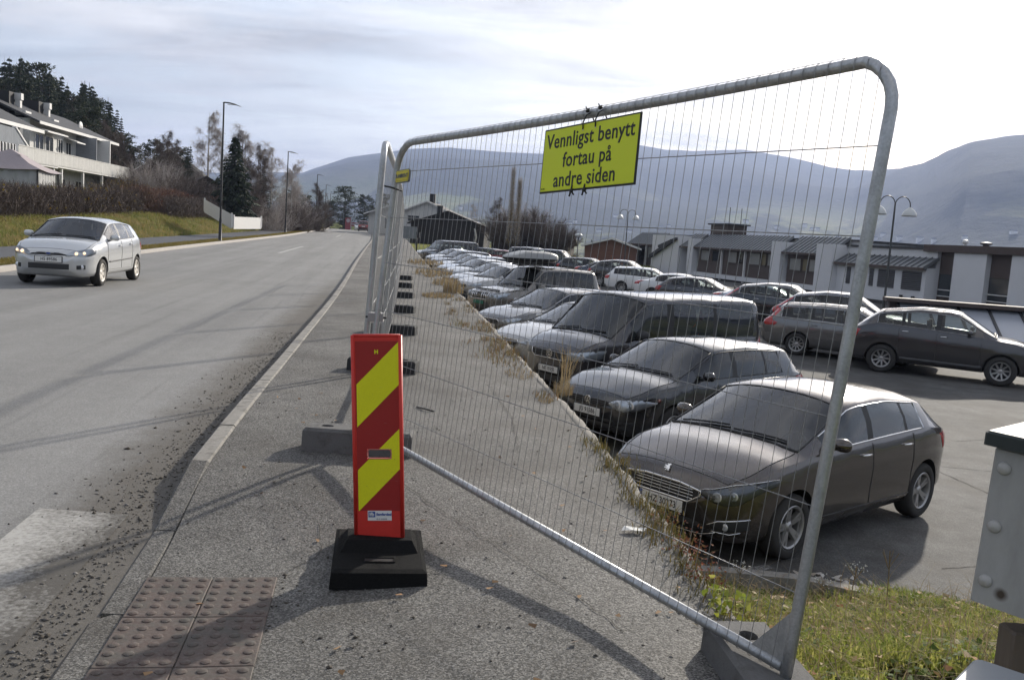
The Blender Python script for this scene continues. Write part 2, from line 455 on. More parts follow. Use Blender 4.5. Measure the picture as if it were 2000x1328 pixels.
def ground_z(X, Y):
    r = np.hypot(X, Y); az = np.degrees(np.arctan2(X, Y))
    yc = np.clip(Y, -3, 190)
    L = LK(yc); E = EK(np.clip(yc, -3, 150)); zr = zroad(yc)
    dl, dr = L - X, X - E
    z = np.full_like(X, -3.0)
    left = zr + 0.08 + bankh(yc) + 0.045*np.clip(dl-9, 0, 60)
    hill = 12*sstep(40, 110, dl)*sstep(70, 150, Y) + 14*sstep(100, 240, dl)*sstep(40, 160, Y)
    wl_ = sstep(8.6, 9.6, dl)
    z = z*(1-wl_) + (left + hill)*wl_
    # far end of the lot: a lawn rising to the houses
    back = zlot(np.clip(Y,0,150)) + 0.9*sstep(86, 104, Y) - 0.2
    wb = sstep(82, 86, Y)*(1-wl_)*(1-sstep(14, 30, dr))
    z = z*(1-wb) + back*wb
    # valley to the right and beyond
    fall = -3.2 - 3.0*sstep(50, 120, r) - 22*sstep(150, 900, r)
    wr = sstep(24, 30, dr)*(1-wl_)*(1-wb)
    z = z*(1-wr) + fall*wr
    wf = sstep(190, 330, r)*(1-wl_)
    z = z*(1-wf) + (-5 - 20*sstep(200, 900, r))*wf
    wf2 = sstep(330, 700, r); z = z*(1-wf2) + (-25)*wf2
    el = np.interp(az, _SKY[:,0], _SKY[:,1]); D = np.interp(az, _DST[:,0], _DST[:,1])
    Hm = D*np.tan(np.radians(el)) + 1.6
    q = np.clip((r - 900) / (D - 900), 0, 1.6)
    prof = np.where(q < 1, 0.30*np.minimum(q/0.55, 1)**1.3 + 0.70*sstep(0.30, 1.0, q), 1 - 0.10*(q-1))
    m = (-25) + (Hm + 25)*prof
    bumps = (vnoise(X/620, Y/620, 3)*60 + vnoise(X/240, Y/240, 5)*16 + vnoise(X/75, Y/75, 7)*6)*sstep(1200, 2400, r)*(1-0.88*sstep(0.80, 1.0, q))
    wm = sstep(900, 1300, r)
    return z*(1-wm) + (m + bumps)*wm
az = np.radians(np.concatenate([np.arange(-180, -62, 6), np.arange(-62, -36, 1.0), np.arange(-36, 36, 0.2), np.arange(36, 62, 1.0), np.arange(62, 180.1, 6)]))
rr = np.concatenate([np.arange(2, 60, 2.0), np.arange(60, 140, 4.0), np.geomspace(140, 1200, 36), np.geomspace(1250, 6800, 95)])
A, Rr = np.meshgrid(az, rr)
GX, GY = Rr*np.sin(A), Rr*np.cos(A)
GZ = ground_z(GX, GY)
obj('terrain', grid_mesh('terrain', GX[:, ::-1], GY[:, ::-1], GZ[:, ::-1], M_TERRAIN), kind='structure')

# ------------------------------------------------------------------ road, kerbs, pavement, path, verge, bank
def strip(name, fa, fb, ys, zf, mat, n=2, kind='structure', parent=None):
    """sheet between two curves x=fa(y) and x=fb(y)"""
    t = np.linspace(0, 1, n)[:, None]
    X = fa(ys)[None]*(1-t) + fb(ys)[None]*t; Y = np.broadcast_to(ys, X.shape)
    return obj(name, grid_mesh(name, X, Y, zf(X, Y), mat), parent, kind)
ysN = np.concatenate([np.arange(-3, 12, 0.12), np.arange(12, 40, 0.5), np.arange(40, 320, 2.0)])
ysM = np.concatenate([np.arange(-3, 60, 0.5), np.arange(60, 320, 2.0)])
road = strip('road', lambda y: LK(y)-0.02, lambda y: RK(y)+0.02, ysM, lambda X, Y: zroad(Y), M_ROAD, 9)
strip('pavement', lambda y: RK(y)+0.13*sstep(3.40, 3.44, y), EK, ysN[ysN < 150], lambda X, Y: zwalk(X, Y) + 0.006*vnoise(X*1.7+9, Y*1.7+9, 11) + 0.003*vnoise(X*7+9, Y*7+9, 12), M_WALK, 40)
strip('grass_verge', lambda y: LK(y)-1.15, lambda y: LK(y)-0.14, ysM, lambda X, Y: zroad(Y)+0.13, M_VERGE, 5)
strip('footpath', lambda y: LK(y)-3.95, lambda y: LK(y)-1.15, ysM, lambda X, Y: zroad(Y)+0.11, M_PATH, 5)
strip('grass_bank', lambda y: LK(y)-11.5, lambda y: LK(y)-3.93, ysM, lambda X, Y: zbank(X, Y) + 0.10*vnoise(X*0.5+40, Y*0.5+9, 15)*sstep(3.9, 4.8, LK(Y)-X), M_BANK, 20)

# far kerb: granite, one long piece; near kerb: concrete stones laid end to end
def kerb_run(name, f0, w, ys, ztop, mat, parent=None, kind='structure'):
    xs0, xs1 = f0(ys), f0(ys)+w
    zt = ztop(ys); zb = zroad(ys) - 0.1
    prof = [(xs0, zb), (xs0, zt-0.012), (xs0+0.012*np.sign(w), zt), (xs1-0.012*np.sign(w), zt), (xs1, zt-0.012), (xs1, zb)]
    if w < 0: prof = prof[::-1]
    X = np.stack([p[0] for p in prof]); Z = np.stack([p[1] for p in prof]); Y = np.broadcast_to(ys, X.shape)
    return obj(name, grid_mesh(name, X, Y, Z, mat, False), parent, kind)
kerb_run('kerb_far_side', LK, -0.16, ysM, lambda y: zroad(y)+0.135, M_KERB_L)
kerb = kerb_run('kerb_near_side', lambda y: RK(y), 0.13, np.arange(58, 150, 2.0), lambda y: zroad(y)+0.11, M_KERB)
rnd = random.Random(4)
y = 3.42
while y < 58:
    y2 = y + (1.0 if y > 3 else 0.98)
    ym = 0.5*(y+y2)
    k = MB()
    hz = 0.115 if ym > 5.3 else 0.012
    h0, h1 = (hz, hz)
    if abs(ym-4.85) < 0.5: h0, h1 = 0.012, 0.118
    g = 0.006
    pts = []
    for (yy, hh) in ((y+g, h0), (y2-g, h1)):
        x = float(RK(yy)); zr = float(zroad(yy)) + rnd.uniform(-0.004, 0.004)
        pts.append([(x, yy, zr-0.12), (x, yy, zr+hh-0.018), (x+0.018, yy, zr+hh), (x+0.115, yy, zr+hh+0.002), (x+0.128, yy, zr+hh-0.012), (x+0.128, yy, zr-0.12)])
    vs = pts[0] + pts[1]
    k.add(vs, [(i, i+6, (i+1) % 6+6, (i+1) % 6) for i in range(6)] + [tuple(range(6)), tuple(reversed(range(6, 12)))])
    k.build('kerb_stone', M_KERB if ym > 5.2 else M_WALK, kerb)
    y = y2

# retaining edge between pavement and the lower car park
ysE = np.concatenate([np.arange(3.0, 40, 0.06), np.arange(40, 118, 1.0)])
def edge_mesh():
    n = len(ysE); x = EK(ysE); wob = 0.03*vnoise(ysE*1.7, ysE*0+3.4, 21) + 0.018*vnoise(ysE*5.3+.7*np.sin(ysE*3.1), ysE*0+3.3, 22) + 0.010*vnoise(ysE*14, ysE*.7+3.3, 23)
    zt = zwalk(x, ysE) + 0.002 + 0.008*vnoise(ysE*4, ysE*0+8, 25)
    zb = np.where(ysE < 7.0, -1.35, zlot(ysE)) - 0.3
    P = [(x-0.02, zt-0.03), (x-0.004, zt), (x+0.06+wob*2.2, zt-0.004), (x+0.075+wob*2.4, zt-0.03), (x+0.09+wob*2.5, zt-0.22), (x+0.11, zb)]
    X = np.stack([p[0] for p in P]); Z = np.stack([p[1] for p in P]); Y = np.broadcast_to(ysE, X.shape)
    return grid_mesh('retaining_wall', X, Y, Z, M_WALL, True)
tag(obj('retaining_wall', edge_mesh()), 'low crumbling concrete edge wall between pavement and parked cars', 'wall')

# car park sheet
ysL = np.concatenate([np.arange(6.6, 40, 0.8), np.arange(40, 89, 3.0)])
strip('car_park', lambda y: EK(y)+0.06, lambda y: EK(y)+31, ysL, lambda X, Y: zlot(Y), M_LOT, 14)
ysG = np.arange(1.2, 7.31, 0.1)
strip('grass_slope', lambda y: EK(y)+0.0, lambda y: EK(y)*0+4.4, ysG, lambda X, Y: zgrass(X, Y) - 0.05, M_SOIL, 40)
# ================================================================== vehicles
def paint(name, c, metal=0.35, rough=0.32, dust=0.25):
    """car paint outside, dark trim on the inner face of the sheet"""
    t = NT(name)
    q = t.ocoord(); z = t.sepxyz(q)[2]
    n = t.noise(3.0, 6, 0.65, vec=q)
    low = t.rng(z, 0.25, 0.80, 1.0, 0.06)
    dm = t.math('MULTIPLY', t.math('MULTIPLY', low, t.rng(n, 0.2, 0.8, 0.5, 1.2)), dust)
    col = t.mix(dm, c, (0.16, 0.145, 0.125))
    back = t.n.new('ShaderNodeNewGeometry').outputs['Backfacing']
    col = t.mix(back, col, (0.03, 0.03, 0.032))
    r = t.math('ADD', t.math('MULTIPLY', dm, 0.6), rough*.62)
    t.color(col).set(Roughness=r, Metallic=t.math('MULTIPLY', t.math('SUBTRACT', 1.0, back), metal), Coat_Roughness=0.025)
    t.l.new(t.math('MULTIPLY', t.math('SUBTRACT', 1.0, back), t.math('SUBTRACT', 1.0, t.math('MULTIPLY', dm, 1.2))), t.b.inputs['Coat Weight'])
    return t.m
def glass_mat(name, tint, refl=1.0):
    t = NT(name); t.n.remove(t.b)
    tr = t.n.new('ShaderNodeBsdfTransparent'); tr.inputs[0].default_value = (*tint, 1)
    gl = t.n.new('ShaderNodeBsdfGlossy'); gl.inputs['Roughness'].default_value = 0.015
    fr = t.n.new('ShaderNodeFresnel'); fr.inputs[0].default_value = 1.5
    mx = t.n.new('ShaderNodeMixShader')
    t.l.new(t.math('MINIMUM', t.math('MULTIPLY', fr.outputs[0], refl), 1.0), mx.inputs[0])
    t.l.new(tr.outputs[0], mx.inputs[1]); t.l.new(gl.outputs[0], mx.inputs[2])
    t.l.new(mx.outputs[0], t.out.inputs[0]); return t.m
M_GLASS = glass_mat('car_glass', (0.62, 0.67, 0.66), 1.9)
M_GLASS_D = glass_mat('car_glass_tinted', (0.24, 0.26, 0.27), 1.9)
M_LENS = glass_mat('lamp_lens', (0.86, 0.89, 0.92), 1.3)
M_BLACK = flat('black_plastic', (0.024, 0.024, 0.025), 0.55, scale=20)
M_GREYPL = flat('grey_plastic', (0.06, 0.06, 0.062), 0.6, scale=20)
M_CHROME = flat('chrome', (0.80, 0.80, 0.80), 0.12, 1.0, 0.04)
M_ALLOY = flat('alloy_rim', (0.42, 0.41, 0.40), 0.34, 0.75, 0.2)
M_ALLOY_D = flat('dusty_rim', (0.20, 0.195, 0.19), 0.5, 0.5, 0.25)
M_COVER = flat('pale_wheel_cover', (0.62, 0.58, 0.52), 0.45, 0.1, 0.1)
M_TYRE = flat('tyre_rubber', (0.045, 0.043, 0.041), 0.88, scale=14, var=0.35, spec=0.3)
M_INT = flat('car_interior', (0.085, 0.082, 0.080), 0.85, var=.3)
M_REFL = flat('lamp_reflector', (0.74, 0.75, 0.76), 0.22, 0.55, 0.22, scale=60)
M_HOUS = flat('lamp_housing', (0.16, 0.165, 0.17), 0.25, 0.6, 0.3, scale=50)
M_PLATE = flat('plate_white', (0.76, 0.75, 0.72), 0.45, var=0.03)
M_PLATE_G = flat('plate_green', (0.02, 0.17, 0.11), 0.5, var=0.05)
M_INK = flat('plate_ink', (0.012, 0.012, 0.013), 0.6)
M_BLUE = flat('emblem_blue', (0.03, 0.07, 0.28), 0.4)
M_TAIL = flat('tail_red', (0.42, 0.016, 0.014), 0.18, 0.0, 0.1, coat=1.0)
M_AMBER = flat('indicator_amber', (0.62, 0.21, 0.03), 0.25, coat=1.0)
def lit(name, c, s):
    t = NT(name); t.color(c).set(Emission_Color=c, Emission_Strength=s); return t.m
M_LIT = lit('lit_bulb', (1.0, 0.66, 0.36), 1.3)

_WID = [(0,.60),(.025,.68),(.08,.775),(.18,.855),(.34,.93),(.6,.975),(1.0,1.0)]
def seg(keys, sig=0.04, L=5.5):
    """piecewise linear keys, corners rounded by a gaussian"""
    g = np.arange(-0.6, L+0.6, 0.01); k = np.array(keys, dtype=float)
    v = np.interp(g, k[:,0], k[:,1])
    w = np.exp(-0.5*(np.arange(-20, 21)*0.01/sig)**2); w /= w.sum()
    vp = np.concatenate([np.full(20, v[0]), v, np.full(20, v[-1])])
    v2 = np.convolve(vp, w, 'valid')
    return lambda s: np.interp(s, g, v2)

def build_shell(p):
    """closed lofted body. s runs from the nose to the tail; local x = xo - s, y to the car's left, z up"""
    L, W, Hh = p['L'], p['W']/2, p['H']
    sc, sr, se, sd = p['cowl'], p['wtop'], p['rend'], p['deck']
    nose, hood, zre, zd = p['nose'], p['hood'], p['zrend'], p['zdeck']
    low = p.get('low', 0.20); bf, br = p['beltf'], p['beltr']
    tz = p.get('tailz', zd-0.16)
    top = seg([(0,nose-.10),(.05,nose-.015),(.16,nose+.03),(sc*0.55,nose+0.6*(hood-nose)+.035),(sc,hood),(sr,Hh-.035),(sr+.25,Hh-.008),((sr+se)/2,Hh),(se-.2,zre+.02),(se,zre),(sd,zd),(max(sd+.02,L-.10),zd-.05),(L-.02,tz),(L,tz-.05)], 0.035, L)
    belt = seg([(0,nose-.16),(.10,nose-.06),(sc*0.6,bf-.075),(sc+.25,bf),(se,br),(min(sd,L-.12),min(br,zd-.04)),(L-.06,min(br,zd)-.10),(L,min(br,zd)-.16)], 0.05, L)
    wk = [(s, w*W) for s, w in _WID] + [(L-s*p.get('tailtaper',0.75), (1-(1-w)*p.get('tailw',0.7))*W) for s, w in reversed(_WID)]
    wid = seg(sorted(wk), 0.02, L)
    lowf = seg([(0,low+.13),(.05,low+.06),(.18,low),(L-.25,low+.03),(L-.06,low+.12),(L,low+.2)], 0.03, L)
    rww = p.get('roofw', 0.74)
    rw = seg([(0,.90),(sc*.7,.86),(sc,.86),(sc+.08,.865),(sr,rww+.02),((sr+se)/2,rww),(se,rww-.02),(sd,rww+p.get('rdw',0.06)),(L,.84)], 0.05, L)
    st = [0,.012,.03,.06,.10,.15,.22,.31,.42,.54]
    st += list(np.arange(.66, L-.5, .12)) + [L-.5,L-.4,L-.3,L-.22,L-.15,L-.10,L-.06,L-.03,L-.012,L]
    bounds = [sc, sc+.03, sr, sr-.04, se, se+.03, sd, sd-.05] + [b for a in p['dlo'] for b in a] + list(p['doors'])
    st = np.array(sorted(set([round(x, 4) for x in st + bounds])))
    keep = [st[0]]
    bset = set(round(b, 4) for b in bounds)
    for s in st[1:]:
        if s - keep[-1] < 0.011 and s not in bset and s != L: continue
        if s - keep[-1] < 0.008 and keep[-1] not in bset and keep[-1] > 0: keep[-1] = s; continue
        keep.append(s)
    st = np.array(keep)
    xo = L/2
    zb, ztop, w, zl, rwv = belt(st), top(st), wid(st), lowf(st), rw(st)*W*np.minimum(1, wid(st)/W/0.97)
    hoodmask = (st < sc) | (st > sd+.04)
    zb = np.minimum(zb, ztop-.015)
    crown = np.where(hoodmask, 0.6*(ztop-zb), 0.075)
    crown = np.where((st >= sc) & (st < sr), np.interp(st, [sc, sc+.35, sr], [0.6*max(.02, hood-bf+.02), .075, .085]), crown)
    ze = np.maximum(zb + 0.35*(ztop-zb), ztop - crown)
    ze = np.minimum(ze, ztop-.004)
    hgt = zb - zl
    tum = p.get('tumble', 0.955)
    P7y, P7z = w*tum, zb
    P11y, P11z = np.minimum(rwv, P7y-.02)-.02, ze
    def lerp(t): return P7y+(P11y-P7y)*t, P7z+(P11z-P7z)*t
    bul = 0.028*np.clip((ze-zb)/0.4, 0, 1)
    y8, z8 = lerp(.05); y9, z9 = lerp(.5); y10, z10 = lerp(.9)
    y9 = y9 + bul; y10 = y10 + bul*0.55
    rows = [(0*w, zl), (.80*w, zl), (.94*w, zl+.03), (.985*w, zl+.12*np.minimum(1, hgt/.5)), (1.0*w, zl+.42*hgt), (.998*w, zl+.66*hgt),
            (.985*w, zb-.10*hgt), (P7y, P7z), (y8, z8), (y9, z9), (y10, z10), (P11y, P11z),
            (P11y*.70, P11z+(ztop-P11z)*.62), (P11y*.36, P11z+(ztop-P11z)*.91), (0*w, ztop)]
    if p.get('crease', True):
        rows[5] = (rows[5][0]*1.0+.006, rows[5][1]); rows[4] = (rows[4][0]-.008, rows[4][1])
    J = len(rows); n = len(st)
    V = []; ring = 2*J - 2
    for i in range(n):
        for j in range(J): V.append((xo-st[i], rows[j][0][i], rows[j][1][i]))
        for j in range(J-2, 0, -1): V.append((xo-st[i], -rows[j][0][i], rows[j][1][i]))
    F = []; C = []
    dlo = p['dlo']; doors = sorted(p['doors'])
    for i in range(n-1):
        sm = 0.5*(st[i]+st[i+1])
        for r in range(ring):
            r2 = (r+1) % ring
            F.append((i*ring+r, (i+1)*ring+r, (i+1)*ring+r2, i*ring+r2))
            j = r if r < J-1 else ring-1-r     # row between j and j+1
            side = 0 if r < J-1 else 1
            c = 0
            if j in (8, 9):
                for k, (a, b) in enumerate(dlo):
                    if a < sm < b: c = 10 + k*2 + side
                if c == 0 and dlo[0][1] < sm < dlo[-1][0] : c = 3
            elif j >= 11:
                if sc+.03 < sm < sr-.04: c = 1
                elif se+.03 < sm < sd-.05: c = 2
                elif .10 < sm < sc: c = 4
            elif 3 <= j <= 6:
                for k in range(len(doors)-1):
                    if doors[k] < sm < doors[k+1]: c = 40 + k*2 + side
            C.append(c)
    F.append(tuple(range(ring))); C.append(0)
    F.append(tuple(reversed(range((n-1)*ring, n*ring)))); C.append(0)
    return V, F, C, dict(st=st, rows=rows, xo=xo, J=J, ring=ring)

def text_mesh(body, size, mat, name='lettering', align='CENTER', bold=0.0, sx=1.0, spacing=1.0, extrude=0.0008):
    c = bpy.data.curves.new(name, 'FONT'); c.body = body; c.size = size; c.align_x = align; c.align_y = 'CENTER'
    c.offset = bold; c.extrude = extrude; c.space_character = spacing; c.space_line = 1.0; c.resolution_u = 3
    o = bpy.data.objects.new(name, c); COL.objects.link(o)
    me = bpy.data.meshes.new_from_object(o.evaluated_get(bpy.context.evaluated_depsgraph_get()))
    bpy.data.objects.remove(o); bpy.data.curves.remove(c)
    if sx != 1.0: me.transform(Matrix.Diagonal((sx, 1, 1, 1)))
    me.materials.clear(); me.materials.append(mat); return me

def rim_mesh(r, n_sp, mat, style):
    """alloy rim facing +y, centre at the origin"""
    m = MB(); w = 0.095
    m.lathe([(r, -.02), (r, w-.012), (r-.012, w), (r-.03, w-.008), (r-.036, w-.03), (r-.036, -.05)], axis='y', n=30)
    m.lathe([(.001, w-.022), (.028, w-.022), (.034, w-.028), (.062, w-.040), (.066, w-.07)], axis='y', n=16)
    for k in range(n_sp):
        a = 2*math.pi*k/n_sp
        tw = 0.20 if style == 'swirl' else 0.0
        pair = (-0.10, 0.10) if style == 'split' else (0.0,)
        for q in pair:
            a0, a1 = a + q*0.6, a + q*1.5 + tw
            w0, w1 = (.020, .015) if style != 'fat' else (.030, .045)
            if style == 'multi': w0, w1 = .014, .011
            c0 = Vector((math.cos(a0), 0, math.sin(a0))); c1 = Vector((math.cos(a1), 0, math.sin(a1)))
            t0 = Vector((-c0.z, 0, c0.x)); t1 = Vector((-c1.z, 0, c1.x))
            p0, p1 = c0*.050, c1*(r-.024)
            yv = Vector((0, 1, 0))
            vs = [p0-t0*w0+yv*(w-.034), p0+t0*w0+yv*(w-.034), p1+t1*w1+yv*(w-.016), p1-t1*w1+yv*(w-.016),
                  p0-t0*w0*1.3+yv*(w-.075), p0+t0*w0*1.3+yv*(w-.075), p1+t1*w1*1.3+yv*(w-.055), p1-t1*w1*1.3+yv*(w-.055)]
            m.add(vs, [(3,2,1,0),(0,1,5,4),(2,3,7,6),(1,2,6,5),(3,0,4,7)])
    m.cur = 1   # dark brake and barrel behind
    m.lathe([(.001, .0), (r*.62, .0), (r*.62, -.03)], axis='y', n=20)
    m.lathe([(r*.62, -.045), (r-.03, -.05)], axis='y', n=20)
    return m.mesh('rim', [mat, M_GREYPL], 'auto')
def tyre_mesh(r, rr):
    m = MB(); w = .10
    m.lathe([(rr-.004, w-.03), (rr+.004, w-.004), (rr+.02, w), (r-.035, w+.004), (r-.014, w-.012), (r-.003, w-.035), (r, 0), (r-.003, -w+.035), (r-.014, -w+.012), (r-.04, -w), (rr, -w+.01)], axis='y', n=36)
    return m.mesh('tyre', M_TYRE, True)
_wc = {}
def wheel_set(r, rr, n_sp, style, mat):
    k = (r, rr, n_sp, style, mat.name)
    if k not in _wc: _wc[k] = (tyre_mesh(r, rr), rim_mesh(rr, n_sp, mat, style))
    return _wc[k]

def loose(me):
    """separate meshes for the disconnected pieces of one mesh"""
    bm = bmesh.new(); bm.from_mesh(me); bm.verts.ensure_lookup_table(); seen = set(); out = []
    polys = [tuple(v.index for v in f.verts) for f in bm.faces]; sm = [f.smooth for f in bm.faces]; co = [tuple(v.co) for v in bm.verts]
    vf = {}
    for i, q in enumerate(polys):
        for v in q: vf.setdefault(v, []).append(i)
    for i in range(len(polys)):
        if i in seen: continue
        st, ids = [i], []; seen.add(i)
        while st:
            k = st.pop(); ids.append(k)
            for v in polys[k]:
                for j in vf[v]:
                    if j not in seen: seen.add(j); st.append(j)
        used = sorted({v for k in ids for v in polys[k]}); mp = {v: n for n, v in enumerate(used)}
        m = bpy.data.meshes.new('piece'); m.from_pydata([co[v] for v in used], [], [tuple(mp[v] for v in polys[k]) for k in ids])
        m.polygons.foreach_set('use_smooth', [sm[k] for k in ids]); m.update(); out.append(m)
    bm.free(); return out
class Car:
    """one kind of vehicle; build() makes a thing, dup() copies it"""
    def __init__(self, p):
        self.p = p
        self.V, self.F, self.C, self.info = build_shell(p)
        self.bvh = BVHTree.FromPolygons([Vector(v) for v in self.V], self.F)
        self.xo = self.info['xo']
        # cut the wheel arches
        me = bpy.data.meshes.new('shell'); me.from_pydata(self.V, [], self.F)
        nm = max(self.C)+2
        dm = [bpy.data.materials.get('slot%02d' % i) or bpy.data.materials.new('slot%02d' % i) for i in range(60)]
        for i in range(60): me.materials.append(dm[i])
        me.polygons.foreach_set('material_index', self.C); me.update()
        cut = MB(); r = p['wr'] + p.get('archgap', .045)
        for s in (p['fo'], p['fo']+p['wb']):
            for sd in (-1, 1):
                y0, y1 = sd*(p['W']/2-.30), sd*(p['W']/2+.2)
                prof = [(.001, y0), (r, y0), (r, y1), (.001, y1)]
                cut.lathe(prof if sd > 0 else prof, c=(self.xo-s, 0, p['wr']+.01), axis='y', n=40)
        cm = cut.mesh('cut', dm, False)
        bm = bmesh.new(); bm.from_mesh(cm); bmesh.ops.remove_doubles(bm, verts=bm.verts, dist=.004)
        bmesh.ops.recalc_face_normals(bm, faces=bm.faces); bm.to_mesh(cm); bm.free()
        cm.polygons.foreach_set('material_index', [59]*len(cm.polygons))
        bm = bmesh.new(); bm.from_mesh(me); bmesh.ops.remove_doubles(bm, verts=bm.verts, dist=.0004)
        bmesh.ops.recalc_face_normals(bm, faces=bm.faces); bm.to_mesh(me); bm.free()
        oa = bpy.data.objects.new('a', me); ob = bpy.data.objects.new('b', cm)
        COL.objects.link(oa); COL.objects.link(ob)
        md = oa.modifiers.new('cut', 'BOOLEAN'); md.operation = 'DIFFERENCE'; md.object = ob; md.solver = 'EXACT'; md.material_mode = 'INDEX'
        dg = bpy.context.evaluated_depsgraph_get(); dg.update()
        full = bpy.data.meshes.new_from_object(oa.evaluated_get(dg))
        bpy.data.objects.remove(oa); bpy.data.objects.remove(ob)
        # vertex normals of the uncut body, so that split parts shade as one surface
        n_ = len(full.polygons); mi = np.zeros(n_, dtype=np.int32); full.polygons.foreach_get('material_index', mi)
        co = np.zeros(len(full.vertices)*3); full.vertices.foreach_get('co', co); co = co.reshape(-1, 3)
        nrm = np.zeros((len(co), 3))
        polys = [tuple(q.vertices) for q in full.polygons]
        fn = np.zeros(n_*3); full.polygons.foreach_get('normal', fn); fn = fn.reshape(-1, 3)
        ar = np.zeros(n_); full.polygons.foreach_get('area', ar)
        for q in range(n_):
            if mi[q] == 59 or ar[q] > .30: continue
            for v in polys[q]: nrm[v] += fn[q]*min(ar[q], .01)
        ln = np.linalg.norm(nrm, axis=1, keepdims=True); nrm = nrm/np.maximum(ln, 1e-9)
        self.parts = {}
        for c in sorted(set(mi.tolist())):
            ids = [q for q in range(n_) if mi[q] == c]
            used = sorted({v for q in ids for v in polys[q]}); mp = {v: k for k, v in enumerate(used)}
            m2 = bpy.data.meshes.new('body')
            m2.from_pydata([tuple(co[v]) for v in used], [], [tuple(mp[v] for v in polys[q]) for q in ids])
            if c != 59:
                m2.polygons.foreach_set('use_smooth', [ar[q] <= .30 for q in ids])
                nn = [tuple(nrm[v]) if ln[v, 0] > 0 else (0, 0, 1) for v in used]
                m2.normals_split_custom_set_from_vertices(nn)
            m2.update()
            self.parts[c] = m2 if c not in (3, 59) else loose(m2)
        bpy.data.meshes.remove(full)
    # ---- details laid on the surface
    def hit(self, y, z, face='front'):
        if face == 'front': o, d = Vector((4, y, z)), Vector((-1, 0, 0))
        elif face == 'rear': o, d = Vector((-4, y, z)), Vector((1, 0, 0))
        elif face == 'left': o, d = Vector((y, 3, z)), Vector((0, -1, 0))
        elif face == 'right': o, d = Vector((y, -3, z)), Vector((0, 1, 0))
        else: o, d = Vector((y, z, 4)), Vector((0, 0, -1))
        h, nr, _, _ = self.bvh.ray_cast(o, d)
        if h is None:
            h, nr, _, _ = self.bvh.find_nearest(o + d*2.2)
        if nr.dot(d) > 0: nr = -nr
        return h, nr
    def patch(self, top, bot, face='front', off=.006, n=14, m=5, flip=False):
        """surface patch between two curves given over y (front/rear) or x (sides)"""
        top, bot = np.array(top, float), np.array(bot, float)
        a, b = max(top[0,0], bot[0,0]), min(top[-1,0], bot[-1,0])
        us = a + (b-a)*(0.5-0.5*np.cos(np.linspace(0, math.pi, n)))
        vs = []; fs = []
        for u in us:
            zt, zb = np.interp(u, top[:,0], top[:,1]), np.interp(u, bot[:,0], bot[:,1])
            for k in range(m):
                z = zb + (zt-zb)*k/(m-1)
                h, nr = self.hit(-u if flip else u, z, face)
                rim = (k in (0, m-1)) or u in (us[0], us[-1])
                vs.append(h + nr*(off*(0.15 if rim else 1.0)))
        for i in range(n-1):
            for k in range(m-1):
                q = (i*m+k, (i+1)*m+k, (i+1)*m+k+1, i*m+k+1)
                fs.append(q)
        me = MB().add(vs, fs)
        return me
    def line(self, pts, face, r=.0045, off=.0):
        out = []
        for (a, b) in zip(pts[:-1], pts[1:]):
            k = max(1, int(math.hypot(b[0]-a[0], b[1]-a[1])/.06))
            for i in range(k): out.append((a[0]+(b[0]-a[0])*i/k, a[1]+(b[1]-a[1])*i/k))
        out.append(pts[-1])
        P = []
        for (u, v) in out:
            h, nr = self.hit(u, v, face); P.append(h + nr*off)
        return MB().tube(P, r, 5)
    def build(self, name, label, cat, paint_mat, loc, heading, group=None, pitchz=0.0, tint=False, rails=None, plate=None, plate_kind='white', rim_mat=None, feat=None, seats=True, lit_lamps=False):
        p = self.p; xo = self.xo; W = p['W']/2
        t = thing(name, label, cat, loc, heading, group)
        t.rotation_euler = (0, pitchz, heading)
        def part(nm, me, mat, parent=t):
            if mat is not None:
                me.materials.clear(); me.materials.append(mat)
            return obj(nm, me, parent)
        def mpart(nm, mb, mat, parent=t, smooth='auto'):
            return obj(nm, mb.mesh(nm, mat, smooth), parent)
        gl = M_GLASS_D if tint else M_GLASS
        nd = len(p['doors'])-1
        doors = {}
        for c, me in self.parts.items():
            if isinstance(me, list):
                for q in me: part('pillar_trim' if c == 3 else 'wheel_arch', q.copy(), M_BLACK)
                continue
            me = me.copy()
            if c == 0: part('body', me, paint_mat)
            elif c == 1: part('windscreen', me, M_GLASS)
            elif c == 2: part('rear_window', me, gl)
            elif c == 3: part('pillar_trim', me, M_BLACK)
            elif c == 4: part('bonnet', me, paint_mat)
            elif c == 59: part('wheel_arch', me, M_BLACK)
            elif 10 <= c < 40: part('side_window', me, M_GLASS if (c-10)//2 == 0 else gl)
            elif c >= 40: doors[c] = part('door', me, paint_mat)
        # door shut lines, handles
        st, rows = self.info['st'], self.info['rows']
        def zbelt(s): return float(np.interp(s, st, rows[7][1]))
        lowz = p.get('low', .2)
        seam = MB()
        for s in p['doors']:
            for f in ('left', 'right'):
                b = self.line([(xo-s, lowz+.16), (xo-s, zbelt(s)-.01)], f, .0055, .0); seam.add(b.v, b.f)
        for f in ('left', 'right'):
            b = self.line([(xo-p['doors'][0], lowz+.15), (xo-p['doors'][-1], lowz+.15)], f, .005, .0); seam.add(b.v, b.f)
        for sd in (1, -1):
            P = [(xo-s, sd*(float(np.interp(s, st, rows[11][0]))), float(np.interp(s, st, rows[11][1]))+.001) for s in np.linspace(.11, p['cowl'], 14)]
            seam.tube(P, .0045, 5)
        P = []
        for f in np.linspace(-1, 1, 13):
            y_ = f*float(np.interp(.11, st, rows[11][0])); h, nr = self.hit(xo-.11, y_, 'top'); P.append(h)
        seam.tube(P, .0045, 5)
        mpart('shut_line', seam, M_BLACK)
